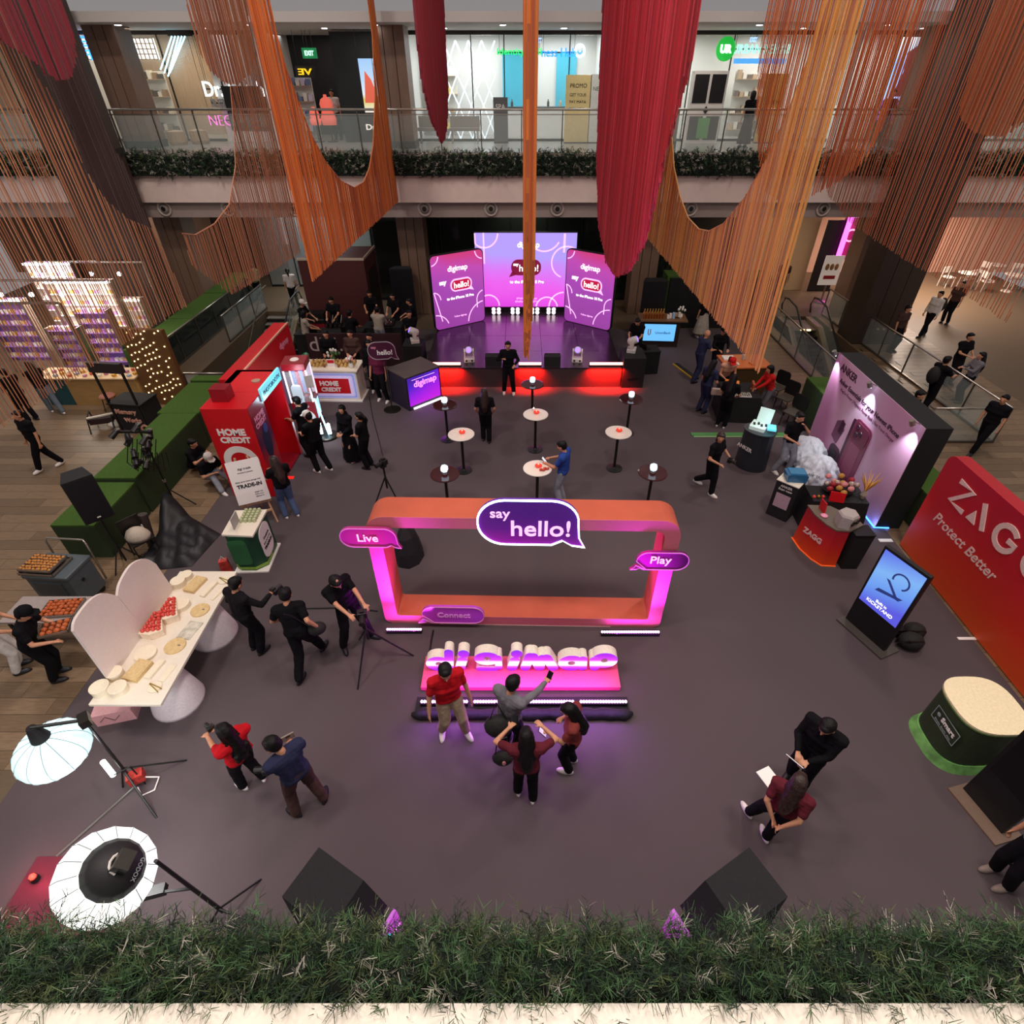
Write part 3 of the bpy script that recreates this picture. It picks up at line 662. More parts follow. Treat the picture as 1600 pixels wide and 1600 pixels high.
t = thing('exit_sign', 'small glowing orange exit sign behind the right orange strings', 'sign', (aty(1181, 352, 26.3).x, 26.3, 3.25)); MB().bx(-0.18, 0.18, -0.04, 0.04, 0, 0.26).build('casing', emi('exit_orange', 'ff4a1f', 2.5), t); MB().cyl((0, 0, 0.26), (0, 0, 0.65), 0.01).build('hanger', M_steel, t)
# cafe tables and chairs at far right
M_cw = mat('cafe_white', 'd8cfc6', 0.5)
def cafe_chair(loc, rz, label):
    t = thing('cafe_chair', label, 'chair', loc, rz, 'white cafe chairs at the far right')
    MB().bx(-0.22, 0.22, -0.22, 0.22, 0.43, 0.47).build('seat', M_cw, t); MB().bx(-0.22, 0.22, 0.19, 0.23, 0.6, 0.86).build('backrest', M_cw, t)
    for sx in (-0.2, 0.2):
        MB().bar((sx, -0.2, 0), (sx, -0.19, 0.44), 0.03).build('leg', M_cw, t); MB().bar((sx, 0.22, 0), (sx, 0.2, 0.86), 0.03).build('leg', M_cw, t)
    return t
def cafe_table(loc, label):
    t = thing('cafe_table', label, 'table', loc, 0, 'white cafe tables at the far right')
    MB().lathe([(0.36, 0.72), (0.38, 0.74), (0.36, 0.76)], n=20).build('table_top', M_cw, t); MB().cyl((0, 0, 0.03), (0, 0, 0.72), 0.03).build('post', M_cw, t); MB().lathe([(0.24, 0), (0.22, 0.03)]).build('base', M_cw, t)
for k, (px, py) in enumerate(((1475, 448), (1505, 450), (1535, 455), (1495, 425), (1545, 425), (1580, 450))):
    q = at(px, py); cafe_chair((q.x, min(q.y, 28.5), 0), (0.3, 3.4, 1.5, -1.2, 2.5, 0.2)[k], 'white cafe chair at the far right, ' + ('left of the front table', 'before the front table', 'right of the front table', 'behind the front table', 'beside the back table', 'nearest the right edge')[k])
for px, py in ((1490, 452), (1522, 432), (1562, 455)): q = at(px, py); cafe_table((q.x + 0.3, min(q.y, 28.5), 0), 'round white cafe table at the far right')
for k in range(9): (lambda t: (MB().lathe([(0.05, 0), (0.16, -0.06), (0.2, -0.2)], n=12).build('shade', emi('pendant_glow', 'ffd0a0', 5), t), MB().cyl((0, 0, 0), (0, 0, .5), .008, n=5).build('cord', M_black, t)))(thing('pendant_lamp', 'glowing warm pendant lamp over the cafe, %s from the left' % ORD[k], 'lamp', (14.5 + 0.9 * k, 28.4, 3.4), 0, 'cafe pendant lamps at far right'))

# shelves and stock inside the gallery shops
def stock_shelf(x, y, w, h, label, cols, z=Z2, n=4):
    t = thing('stock_shelf', label, 'shelf', (x, y, z)); MB().bx(-w / 2, w / 2, .15, .2, 0, h).build('back_panel', M_shopw, t)
    for k in range(n):
        zz = .25 + (h - .5) * k / (n - 1); MB().bx(-w / 2, w / 2, -.15, .15, zz - .02, zz).build('shelf_board', M_wood, t)
        for i in range(int(w / .2)): hh = rnd.uniform(.12, .3); MB().bx(-w / 2 + .04 + .2 * i, -w / 2 + .19 + .2 * i, -.1, .1, zz, zz + hh).build('stock_item', mat('stock_' + cols[(i + k) % len(cols)], cols[(i + k) % len(cols)], .6), t)
stock_shelf(-8.9, YS + 1.2, 1.0, 2.0, 'dark shop shelf with pale stock beside the coral dresses', ('c8c0d8', '6a7aa0', 'e0d8d0')); stock_shelf(-3.3, YS + 2.6, 1.2, 2.3, 'white shelf with yellow and white stock behind the zigzag lattice', ('e8d060', 'f0ece4', 'b8864a')); stock_shelf(4.6, YS + 2.4, 1.4, 2.2, 'white shelf with green stock beside the clinic kiosk', ('7ab06a', 'e8e8e0', '5a6a5a')); stock_shelf(9.6, YS + 2.2, 1.6, 2.2, 'white shelf with tan stock behind the rust strings', ('b89a7a', 'e0d8cc', '6a5a50')); stock_shelf(16.4, YS + 1.6, 2.0, 2.4, 'white shelf with dark stock at the right end of the gallery', ('3a3a40', 'd8d4cc', '8a8078')); stock_shelf(-15.3, YS + 1.8, 1.6, 2.2, 'shelf with framed pictures behind the left gallery column', ('8a6a4a', '3a2a22', 'd8cfc0')); stock_shelf(-19.0, YS + 1.8, 2.0, 2.2, 'tan shelf with white stock at the far left of the gallery', ('c8a070', 'e8e0d4', '9a6a40'))
for k, x in enumerate((-13.0, -12.4)): tag(MB().lathe([(.3, 0), (.34, .1), (.3, .42), (.1, .46)], (x, YF + 2.6 + .5 * k, Z2), 16).build('pouf', M_wood), ('left', 'right')[k] + ' round tan pouf on the left gallery', 'pouf')
t = thing('studio_window_display', 'dark window display with framed photos below the white stretch sign', 'window display', (-10.65, YS - .2, Z2)); MB().bx(-.75, .72, 0, .06, .35, 1.75).build('dark_panel', M_shopb, t); MB().bx(-.75, .72, 0, .06, 0, .33).build('sill_panel', M_shopw, t)
for k in range(5): MB().bx(-.7 + .28 * k, -.46 + .28 * k, -.02, 0, .5 + .1 * (k % 2), .95 + .1 * (k % 2)).build('photo_print', mat('photo_%d' % (k % 3), ('5a5a66', '7a6a62', '39404a')[k % 3], .5), t)
# ================================================================== hanging string curtains (each in a plane that runs away from the viewer)
def cord_mat(name, col, var=0.25):
    return mat(name, col, 0.55, var=var, scale=6, stretch=(1, 12, 0.15), sheen=0.2)
K_orange = cord_mat('cord_orange', 'd9721f'); K_red = cord_mat('cord_crimson', 'b3202e'); K_maroon = cord_mat('cord_maroon', '7a1a26')
K_amber = cord_mat('cord_amber', 'dca050'); K_brown = cord_mat('cord_brown', 'a0613a'); K_dark = cord_mat('cord_dark_brown', '3a2622'); K_rust = cord_mat('cord_rust', 'b5551f'); K_coral = cord_mat('cord_coral', 'dc7a45'); K_tan = cord_mat('cord_tan', 'b4774e')
ZTOP = 13.0
def cross(poly, y):
    """heights where the upright line at depth y meets the outline"""
    zs = []
    for i in range(len(poly)):
        (ya, za), (yb, zb) = poly[i], poly[(i + 1) % len(poly)]
        if (ya <= y < yb) or (yb <= y < ya): zs.append(za + (zb - za) * (y - ya) / (yb - ya))
    return sorted(zs)
def curtain(label, X, poly_px, step, rad, m, jitter=0.01, top_px=3, xj=0.02, cord=None, seed=0, ragged=0.02, mats=None, thin=1.0):
    r = random.Random(seed)
    P = [(p.y, p.z) for p in (atx(a, b, X) for a, b in poly_px)]
    lim = [i for i, (a, b) in enumerate(poly_px) if b <= top_px]
    P = [((y, ZTOP) if i in lim else (y, z)) for i, (y, z) in enumerate(P)]
    ys = [p[0] for p in P]; y = min(ys) + step / 2; mb = MB(); n = 0
    tops = []
    while y < max(ys):
        yy = y + r.uniform(-jitter, jitter); zs = cross(P, yy)
        if r.random() < thin:
            for a, b in zip(zs[::2], zs[1::2]):
                if b - a < 0.05: continue
                a2 = a + r.uniform(-ragged, ragged)
                x = X + r.uniform(-xj, xj)
                mb.cur = r.randrange(len(mats)) if mats else 0
                mb.cyl((x, yy, a2), (x, yy, b), rad, n=4, cap=False); n += 1
                if b >= ZTOP - 0.01: tops.append(yy)
        y += step
    t = thing('string_curtain', label, 'string curtain', (0, 0, 0))
    o = mb.build('strings', mats or [m], t); o['kind'] = 'stuff'
    if cord:
        pts = [atx(a, b, X) for a, b in cord]
        pts = [(p.x, p.y, p.z) for p in pts]
        MB().tube(pts, rad * 1.6, 6).build('edge_cord', m, t)
    if not tops:
        ye = sorted(p.y for p in (atx(a, b, X) for a, b in poly_px)); zz = max(p[1] for p in P)
        for q in (atx(398, 90, X).y,):
            zc = cross(P, q); MB().cyl((X, q, (zc[-1] if zc else zz) - .1), (X, q, ZTOP), .004, n=4).build('hanging_cord', m, t)
        MB().bx(X - .04, X + .04, ye[0], ye[-1], ZTOP, ZTOP + .08).build('hanging_rail', M_steel, t)
    if tops: MB().bx(X - 0.04, X + 0.04, min(tops) - 0.1, max(tops) + 0.1, ZTOP, ZTOP + 0.08).build('hanging_rail', M_steel, t)
    return t
# right of the stage
curtain('broad dense crimson string curtain hanging right of the stage screen', 2.0,
        [(941, 0), (940, 60), (933, 260), (936, 350), (948, 410), (965, 432), (985, 420), (1005, 385), (1020, 330), (1045, 220), (1080, 90), (1094, 0)], 0.02, 0.0125, K_red, xj=0.03, seed=1, ragged=0.05, mats=[K_red, K_red, cord_mat('cord_crimson_light', 'c63445'), cord_mat('cord_crimson_deep', '8f1626')])
U3 = [(1050, 215), (1053, 260), (1062, 305), (1075, 340), (1092, 358), (1108, 361), (1130, 350), (1165, 308), (1200, 245), (1235, 165), (1262, 95), (1292, 0)]
curtain('wide amber string curtain with a deep curved dip right of the crimson one', 3.6,
        [(1007, 366), (1095, 471), (1187, 583), (1352, 0)] + U3[::-1] + [(1040, 215)], 0.030, 0.0085, K_amber, seed=2, cord=U3, mats=[K_amber, K_amber, cord_mat('cord_gold', 'd68a34'), K_tan])
curtain('rust coloured sheer string curtain with rounded foot behind the amber one', 6.2,
        [(1192, 0), (1186, 90), (1182, 180), (1186, 250), (1196, 300), (1225, 322), (1262, 310), (1310, 285), (1352, 250), (1376, 205), (1395, 150), (1420, 90), (1452, 0)], 0.055, 0.009, K_rust, seed=3, mats=[K_rust, K_orange])
curtain('wide brown sheer string curtain in front of the right column', 8.6,
        [(1292, 0), (1290, 300), (1330, 350), (1420, 410), (1500, 455), (1575, 505), (1700, 0)], 0.085, 0.011, K_brown, seed=4, mats=[K_brown, K_rust])
curtain('dense brown string curtain with rounded foot at the right edge', 9.2,
        [(1545, 0), (1522, 90), (1500, 165), (1502, 185), (1516, 203), (1540, 213), (1570, 212), (1640, 160), (1680, 0)], 0.03, 0.016, K_brown, seed=5)
curtain('dense dark string curtain with slanted foot at the right edge', 10.2,
        [(1532, 0), (1500, 110), (1470, 200), (1452, 262), (1462, 270), (1490, 250), (1530, 215), (1600, 190), (1660, 0)], 0.03, 0.017, K_dark, seed=6)
# centre line, seen edge on
curtain('narrow orange string curtain seen edge on before the stage screen', 0.07,
        [(831, 0), (831, 300), (829, 430), (824.5, 520), (822.3, 556), (821.2, 470), (820.3, 300), (819.5, 0)], 0.03, 0.011, K_orange, xj=0.035, seed=7, ragged=0.08, mats=[K_orange, K_rust])
# left of the stage
curtain('slim dense maroon string spear left of the stage centre', -1.7,
        [(648, 0), (652, 60), (660, 130), (675, 190), (688, 220), (692, 223), (697, 205), (699, 150), (699, 0)], 0.035, 0.019, K_maroon, seed=8, ragged=0.03)
U7 = [(418, 0), (432, 55), (446, 105), (466, 160), (486, 210), (508, 252), (532, 282), (553, 293), (568, 284), (577, 262), (583, 225), (586, 150), (582, 60), (576, 0)]
curtain('bright orange string curtain with a deep curved dip left of the stage', -4.4,
        [(383, 0), (487, 441), (555, 377), (622, 315), (583, 0)] + U7[::-1], 0.030, 0.0095, K_orange, seed=9, cord=U7, mats=[K_orange, K_orange, K_rust])
curtain('brown sheer string curtain with rounded foot beside the left orange one', -5.6,
        [(300, 0), (304, 50), (314, 85), (330, 112), (350, 130), (372, 133), (390, 118), (400, 85), (404, 0)], 0.035, 0.010, K_brown, seed=10)
U9 = [(360, 135), (366, 200), (368, 260), (358, 320), (335, 350), (305, 367), (285, 365)]
curtain('pale brown sheer string curtain hanging low beside the left orange one', -5.9,
        [(404, 60), (445, 250), (470, 395), (420, 427), (362, 460), (300, 415)] + U9[::-1] + [(372, 133), (390, 118)], 0.05, 0.008, K_brown, seed=11, cord=U9)
curtain('wide brown string curtain spread before the left column and craft stall', -6.8,
        [(135, 270), (165, 312), (200, 342), (240, 358), (292, 478), (228, 515), (115, 592), (-60, 710), (-260, 0), (-60, 0), (60, 120), (100, 180)], 0.055, 0.0085, K_brown, seed=12, mats=[K_brown, K_tan])
curtain('dense dark brown string curtain with slanted foot at upper left', -7.4,
        [(58, 0), (112, 0), (118, 60), (134, 115), (160, 190), (190, 252), (215, 310), (238, 358), (200, 342), (165, 312), (135, 270), (112, 200), (72, 118), (40, 40)], 0.03, 0.016, K_dark, seed=13)
curtain('dense maroon string curtain with rounded foot at the upper left corner', -6.4,
        [(-120, 0), (106, 0), (114, 50), (118, 90), (112, 118), (95, 127), (72, 116), (48, 92), (0, 62), (-60, 40)], 0.03, 0.016, K_maroon, seed=14)
# ================================================================== stage
M_stage = mat('stage_deck_gloss', '2a2028', 0.22, var=0.15, scale=5, spec=0.7)
M_skirt = mat('stage_skirt', '3a2a2c', 0.75, var=0.2, scale=20)
M_pvc = mat('black_cable', '080808', 0.5)
SY0, SY1, SZ = 16.66, 22.2, 0.66
t = thing('stage', 'low black event stage with glossy deck and dark skirt', 'stage', (0, SY0, 0))
m_sk = MB().bx(-3.1, 3.2, 0.0, SY1 - SY0, 0, SZ - 0.05).build('skirt', M_skirt, t)
for i in range(5):
    for j in range(4):
        w, d = 6.3 / 5, (SY1 - SY0) / 4
        MB().bx(-3.1 + i * w + 0.006, -3.1 + (i + 1) * w - 0.006, j * d + 0.006, (j + 1) * d - 0.006, SZ - 0.05, SZ).build('deck_panel', M_stage, t)
# LED walls
def say_hello(parent, cx, cz, w, y, big=False):
    """speech bubble with a two word greeting, centred on cx, cz"""
    h = w * 0.5
    bub = MB(); bub.prism(rrect(cx - w / 2, cx + w / 2, cz - h / 2, cz + h / 2, h * 0.46), y - 0.012, y)
    sx = -1 if big else 1
    bub.prism([(cx + sx * w * 0.30, cz - h * 0.45), (cx + sx * w * 0.47, cz - h * 0.25), (cx + sx * w * 0.58, cz - h * 0.62)], y - 0.012, y)
    return bub, h
def lit(name, c, s): return emi(name, c, s)
L_white = lit('screen_white', 'ffffff', 1.05)
L_pale = lit('screen_pale_pink', 'f7b8f4', 1.1)
L_red = lit('screen_red', 'b3153f', 0.9)
L_dred = lit('screen_wine', '7a1238', 0.75)
def screen_art(t, w, h, y, z0, centre):
    """lines, arcs and words of the pink show picture"""
    a = MB(); k = 0.035 if not centre else 0.05
    if centre:
        for pts in (arc(0.35, h, 0.5, 180, 360), arc(2.55, h, 0.62, 180, 330), arc(w - 0.35, h * 0.62, 0.55, 60, 250), arc(0.45, 0.05, 0.4, 0, 180), arc(w - 0.4, 0.0, 0.55, 90, 180), arc(2.7, -0.05, 0.42, 0, 180)):
            pts = [(min(max(a_, 0.02), w - 0.02), min(max(b_, 0.02), h - 0.02)) for a_, b_ in pts]; band(a, [(p, q + z0) for p, q in pts], k, y - 0.008, y - 0.001)
        band(a, [(0.33, h + z0), (0.33, h * 0.6 + z0)], k, y - 0.008, y - 0.001); band(a, [(w - 0.45, h + z0 - .02), (w - 0.45, h * .75 + z0)], k * 1.5, y - 0.008, y - 0.001)
    else:
        for pts in (arc(0.0, h, 0.3, -90, 0, 8), arc(w, h - 0.0, 0.3, 180, 270, 8), arc(0.0, h * 0.42, 0.28, 0, 90, 8) + [(0.28, 0.3)], arc(0, 0.0, 0.55, 20, 90, 8), arc(w, 0.05, 0.7, 95, 175, 10), arc(w, h * 0.33, 0.3, 100, 180, 8) + [(w - 0.3, 0.55)]):
            pts = [(min(max(a_, 0.03), w - 0.03), min(max(b_, 0.03), h - 0.03)) for a_, b_ in pts]; band(a, [(p, q + z0) for p, q in pts], k, y - 0.008, y - 0.001)
    a.build('line_art', L_pale, t)
M_scr = gmat('show_picture', [(0, '9a3a90'), (0.2, 'b83ab0'), (0.4, 'e848e8'), (0.6, 'f060f0'), (0.8, 'e078f8'), (1, 'b8a0ff')], 2, 0.2, 3.4, emit=1.0, axis2=(0, 0.12), swirl=0.8)
M_scr2 = gmat('side_picture', [(0, 'a83ab0'), (0.3, 'a848b0'), (0.6, 'b44cc0'), (0.85, 'd050c0'), (1, 'e0408a')], 2, 0.0, 3.0, emit=0.85, axis2=(0, 0.2), swirl=0.6)
sc0, sc1, szb, szt = -1.72, 2.02, 0.86, 3.50; SYB = 21.95
t = thing('led_wall', 'large pink magenta LED wall at the back of the stage', 'screen', (sc0, SYB, 0)); w, h = sc1 - sc0, szt - szb
MB().bx(-0.02, w + 0.02, 0.002, 0.18, SZ, szt + 0.02).build('casing', M_black, t); MB().bx(0, w, -0.004, 0.002, szb, szt).build('display', M_scr, t)
screen_art(t, w, h, -0.004, szb, True)
bub, bh = say_hello(t, w / 2 + 0.02, 2.32, 1.12, -0.012, True); bub.build('speech_bubble', L_dred, t)
txt('hello!', .3, L_white, t, (w / 2 + 0.12, -0.026, 2.3), width=0.72, bold=0.005, name='lettering'); txt('say', .15, L_white, t, (w / 2 - 0.36, -0.026, 2.4), width=0.2, bold=0.006)
txt('digimap', .3, L_white, t, (w / 2 + 0.1, -0.012, 3.08), width=0.82, bold=0.008); txt('to the iPhone 18 Pro', .2, L_white, t, (w / 2 + 0.05, -0.012, 1.80), width=1.3, bold=0.006)
txt('#HelloIntoDigimap', .1, L_pale, t, (w / 2 + 0.05, -0.012, 1.18), width=0.8); txt('#hellotoiPhonePro', .1, L_pale, t, (w / 2 + 0.05, -0.012, 1.07), width=0.9)
def side_panel(A, B, label):
    loc, rz, w = face_line((A[0], A[1], SZ), (B[0], B[1], SZ)); h = 2.52
    t = thing('side_screen', label, 'screen', loc, rz)
    MB().prism(rrect(-0.03, w + 0.03, 0.0, h + 0.03, 0.17), 0.0, 0.12).build('casing', M_black, t); MB().prism(rrect(0, w, 0.02, h, 0.15), -0.006, 0.0).build('display', M_scr2, t)
    screen_art(t, w, h, -0.006, 0.0, False)
    bub, bh = say_hello(t, w * 0.55, h * 0.585, 0.86, -0.02); bub.build('speech_bubble', L_pale, t)
    MB().prism(rrect(w * .55 - .38, w * .55 + .38, h * .585 - .165, h * .585 + .165, .15), -0.035, -0.033).build('bubble_fill', L_red, t)
    txt('hello!', .25, L_white, t, (w * .55, -0.04, h * .585), width=0.6, bold=0.005); txt('say', .2, L_white, t, (w * 0.2, -0.02, h * .63), width=0.28, bold=0.008)
    txt('digimap', .25, L_white, t, (w * .5, -0.02, h * .80), width=0.78, bold=0.004); txt('to the iPhone 18 Pro', .18, L_white, t, (w * .52, -0.02, h * .415), width=1.1, bold=0.006); txt('Follow digimap', .1, L_pale, t, (w * .5, -0.02, h * .15), width=0.5)
    return t
side_panel((-3.1, 19.88), (-1.4, 21.0), 'tall rounded pink LED panel angled at the left of the stage'); side_panel((1.62, 21.0), (3.2, 19.86), 'tall rounded pink LED panel angled at the right of the stage')
lamp('screen_wash', 'AREA', (0.1, 21.6, 2.2), 26, (1, .25, .95), 3.2, (0.1, 16, 0.4))
# blinders under the LED wall
for k, px in enumerate((775.5, 805, 835.5, 861)):
    q = at(px, 492, SZ); t = thing('blinder_light', ('leftmost', 'second from left', 'third from left', 'rightmost')[k] + ' of four white blinder lights under the LED wall', 'stage light', (q.x, 21.7, SZ), 0, 'blinder lights under the LED wall')
    MB().bx(-0.2, 0.2, -0.05, 0.1, 0.02, 0.26).build('housing', M_black, t)
    for a in (-0.1, 0.1):
        for z in (0.08, 0.2): MB().lathe([(0.075, 0), (0.07, 0.02)], (a, -0.05, z), 12, M=M_n).build('lamp_face', emi('blinder_white', 'ffe0f0', 2.5), t)
    MB().bx(-0.2, 0.2, -0.06, 0.12, 0, 0.02).build('foot', M_black, t)
# moving heads
M_mhw = mat('moving_head_white', 'd8d2cc', 0.4)
def moving_head(loc, rz, label):
    t = thing('moving_head', label, 'stage light', loc, rz, 'white moving head stage lights')
    MB().bx(-0.17, 0.17, -0.14, 0.14, 0.0, 0.12).build('base', M_mhw, t, bevel=0.015)
    for s in (-1, 1): MB().prism([(-0.05, 0.12), (0.05, 0.12), (0.06, 0.34), (0.0, 0.42), (-0.06, 0.34)], s * 0.12, s * 0.16, 'yz').build('yoke_arm', M_mhw, t)
    Mx = Matrix.Rotation(R(65), 3, 'X')
    hd = MB().lathe([(0.06, -0.16), (0.11, -0.12), (0.12, 0.0), (0.115, 0.14), (0.10, 0.16)], (0, 0, 0.36), 16, M=Mx).build('head', M_mhw, t, True)
    MB().lathe([(0.085, 0.161), (0.08, 0.165)], (0, 0, 0.36), 16, M=Mx).build('lens', emi('lens_violet', '7a5aff', 3.0), hd)
    for s in (-0.09, 0.09): MB().lathe([(0.035, 0), (0.03, 0.005)], (s, -0.141, 0.06), 10, M=M_n).build('grip_hole', M_black, t)
    return t
M_box = mat('black_case', '121012', 0.7, var=0.2)
def stage_box(px0, px1, py, label, d=0.7, h=0.95):
    a, b = at(px0, py), at(px1, py); t = thing('black_riser', label, 'riser', ((a.x + b.x) / 2, a.y + d / 2, 0)); w = (b.x - a.x) / 2
    MB().bx(-w, w, -d / 2, d / 2, 0, h).build('box', M_box, t, bevel=0.01); MB().bx(-w * .5, w * .5, -d / 2 - 0.012, -d / 2, h * .3, h * .34).build('recess_handle', M_pvc, t)
    return (t.location.x, t.location.y, h)
l1 = stage_box(634, 664, 583, 'black riser left of the stage under a white moving head'); l2 = stage_box(970, 1004, 606, 'black riser at the right stage corner under a white moving head', 0.9, 1.0)
moving_head((l1[0] + 0.05, l1[1], l1[2]), -1.3, 'white moving head on the black riser left of the stage'); moving_head((l2[0] - 0.05, l2[1] + .1, l2[2]), 1.3, 'white moving head on the black riser at the right stage corner')
q = at(733, 566, SZ); moving_head((q.x, q.y + .1, SZ), 0.1, 'white moving head standing on the stage edge, left one'); q = at(902, 566, SZ); moving_head((q.x, q.y + .1, SZ), -0.1, 'white moving head standing on the stage edge, right one')
# red light bars and monitor wedges
for k, (a, b) in enumerate(((671, 722), (810, 846), (919, 971))):
    p, q = at(a, 566, SZ), at(b, 566, SZ); L = (q.x - p.x)
    t = thing('red_light_bar', ('left', 'middle', 'right')[k] + ' of three red LED bars on the stage edge', 'light bar', ((p.x + q.x) / 2, SY0 + 0.14, SZ), 0, 'red LED bars on the stage edge')
    MB().bx(-L / 2, L / 2, -0.03, 0.06, 0.0, 0.05).build('housing', M_black, t); MB().cyl((-L / 2 + 0.02, -0.02, 0.09), (L / 2 - 0.02, -0.02, 0.09), 0.04, n=10).build('lens', mat('bar_red_hot', 'ff5a3c', 0.5, emit=7.0, var=0, ecol='ff9080'), t, True)
    lamp('red_bar_light', 'AREA', ((p.x + q.x) / 2, SY0 - 0.13, SZ + 0.03), 120 * L, (1, 0.012, 0.006), L, ((p.x + q.x) / 2, SY0 + .06, 0.1), 0.05, spread=120)
for px, lab in ((771, 'black stage monitor wedge left of the man at the stage'), (863, 'black stage monitor wedge right of the middle red bar')):
    q = at(px, 572, SZ); t = thing('monitor_wedge', lab, 'speaker', (q.x, SY0 + 0.35, SZ)); MB().prism([(-0.22, 0), (0.2, 0), (0.24, 0.12), (-0.02, 0.34), (-0.2, 0.3)], -0.26, 0.26, 'yz').build('cabinet', M_box, t); MB().prism([(0.245, 0.125), (-0.015, 0.345), (-0.01, 0.352), (0.25, 0.13)], -0.24, 0.24, 'yz').build('grille', mat('grille_grey', '2a282a', 0.5, 0.3), t)
# tall loudspeakers beside the stage
def loudspeaker(loc, label, w=0.42, h=1.15, rz=0.0):
    t = thing('loudspeaker', label, 'speaker', loc, rz)
    MB().prism([(-w / 2, -0.2), (w / 2, -0.2), (w * .34, 0.22), (-w * .34, 0.22)], 0, h, 'xy').build('cabinet', M_box, t); MB().bx(-w / 2 + 0.03, w / 2 - 0.03, -0.215, -0.2, 0.04, h - 0.04).build('grille', mat('grille_dark', '1c1b20', 0.45, 0.4, var=0.3, scale=200), t)
    MB().bx(-0.03, 0.03, -0.225, -0.215, 0.08, 0.1).build('badge', M_white, t)
    return t
p = at(637, 497); loudspeaker((p.x, p.y, 0.0), 'tall black loudspeaker left of the left pink panel', 0.9, 2.0)
p = at(998, 505); loudspeaker((p.x + .1, 21.2, 0.0), 'tall black loudspeaker right of the right pink panel', 0.9, 2.1)
# black drape walls behind
tag(MB().bx(5.7, 9.6, 22.0, 22.15, 0, 1.9).build('black_drape', mat('drape_black', '0b090a', 0.9, bump=0.5, bscale=5, stretch=(6, 1, 0.1))), 'low black drape wall behind the bottle counter', 'drape')
tag(MB().bx(5.6, 9.6, 22.16, 23.0, 0.0, 1.95).build('turf_ledge', M_turf), 'green turf ledge above the black drape wall', 'ledge')
# maroon booth at left of the stage
p = at(484, 472); t = thing('maroon_booth', 'big dark maroon cabin behind the operators at left', 'booth', (-6.8, 22.4, 0))
MB().bx(-1.35, 1.05, -1.0, 0.9, 0, 2.75).build('cabin_body', mat('maroon_panel', '4a1c1a', 0.6, var=0.08), t); MB().bx(-1.37, 1.07, -1.02, -0.98, 2.70, 2.78).build('roof_edge', mat('edge_cream', 'b8a690'), t); MB().bx(1.03, 1.07, -1.0, 0.9, 2.70, 2.78).build('roof_edge', mat('edge_cream', ''), t)
MB().bx(1.05, 1.062, -0.6, 0.6, 0.0, 2.2).build('doorway', M_black, t)
t = thing('speaker_stack', 'black amplifier case on a red case before the maroon cabin', 'flight case', (-7.75, 21.0, 0)); MB().bx(-0.28, 0.28, -0.2, 0.2, 0, 0.62).build('red_case', mat('case_red', '8f1a22', 0.5), t); MB().bx(-0.32, 0.32, -0.22, 0.22, 0.62, 0.98).build('amplifier', M_black, t); MB().bx(-0.3, 0.3, -0.225, -0.22, 0.74, 0.78).build('trim_strip', M_steel, t)
# ================================================================== walk-through frame with speech bubbles
M_coral = mat('coral_lacquer', 'c25a40', 0.5, var=0.05, scale=3)
FX0, FX1, FY, FH = -2.52, 2.54, 6.72, 2.54
t = thing('photo_portal', 'giant coral rounded phone shaped frame lit magenta in the middle', 'frame', (0, FY, 0), -0.022)
m = MB()
o_ = rrect(FX0, FX1, 0.0, FH, (0.16, 0.34, 0.34, 0.16), 8); i_ = rrect(FX0 + 0.24, FX1 - 0.24, 0.22, FH - 0.22, (0.05, 0.16, 0.16, 0.05), 8)
m.ring(o_, i_, 0.0, 0.52).build('frame_body', M_coral, t)
MB().ring(o_, i_, -0.008, 0.0).build('front_face', mat('front_face_pink', 'd2727c', 0.45, var=0.04), t)
M_edge = mat('edge_pale', 'f0c8c0', 0.5)
band(MB(), [(FX0 + 1.0, 0.004), (FX1 - 0.9, 0.004)], 0.02, -0.012, 0.0).build('base_edge', M_edge, t)
M_bub = gmat('bubble_purple', [(0, 'f03ac8'), (0.3, 'c034cc'), (0.6, '8434b8'), (1, '6a34ac')], 2, 2.0, 2.95, rough=0.15, axis2=(0, 0.12), swirl=0.35)
def bubble_poly(x0, x1, z0, z1, tail):
    h = z1 - z0; r = h * 0.48; P = rrect(x0, x1, z0, z1, r, 8)
    if tail == 'right':    # tail at lower right
        P = [p for p in P if not (p[0] > x1 - r * 0.95 and p[1] < z0 + r * 0.9)]
        k = max(range(len(P)), key=lambda i: (P[i][0] if P[i][1] >= z0 + r * 0.85 else -9))
        k = next(i for i, p in enumerate(P) if p[0] > x1 - r * 0.99 and p[1] >= z0 + r * 0.85)
        P = P[:k] + [(x1 - r * 0.95, z0), (x1 - r * 0.55, z0 + r * 0.22), (x1 - r * 0.2, z0 - r * 0.02), (x1 + r * 0.28, z0 - r * 0.10), (x1 + r * 0.06, z0 + r * 0.35)] + P[k:]
    else:                  # tail at lower left
        P = [p for p in P if not (p[0] < x0 + r * 0.95 and p[1] < z0 + r * 0.9)]
        P = P + [(x0 - r * 0.02, z0 + r * 0.5), (x0 - r * 0.15, z0 + r * 0.2), (x0 - r * 0.45, z0 - r * 0.05), (x0 + r * 0.1, z0 + r * 0.02), (x0 + r * 0.4, z0 + r * 0.2), (x0 + r * 0.75, z0)]
    return P
def shrink(P, k):
    cx = (min(p[0] for p in P) + max(p[0] for p in P)) / 2; cz = (min(p[1] for p in P) + max(p[1] for p in P)) / 2
    W_ = max(p[0] for p in P) - cx; H_ = max(p[1] for p in P) - cz
    return [(cx + (p[0] - cx) * (W_ - k) / W_, cz + (p[1] - cz) * (H_ - k) / H_) for p in P]
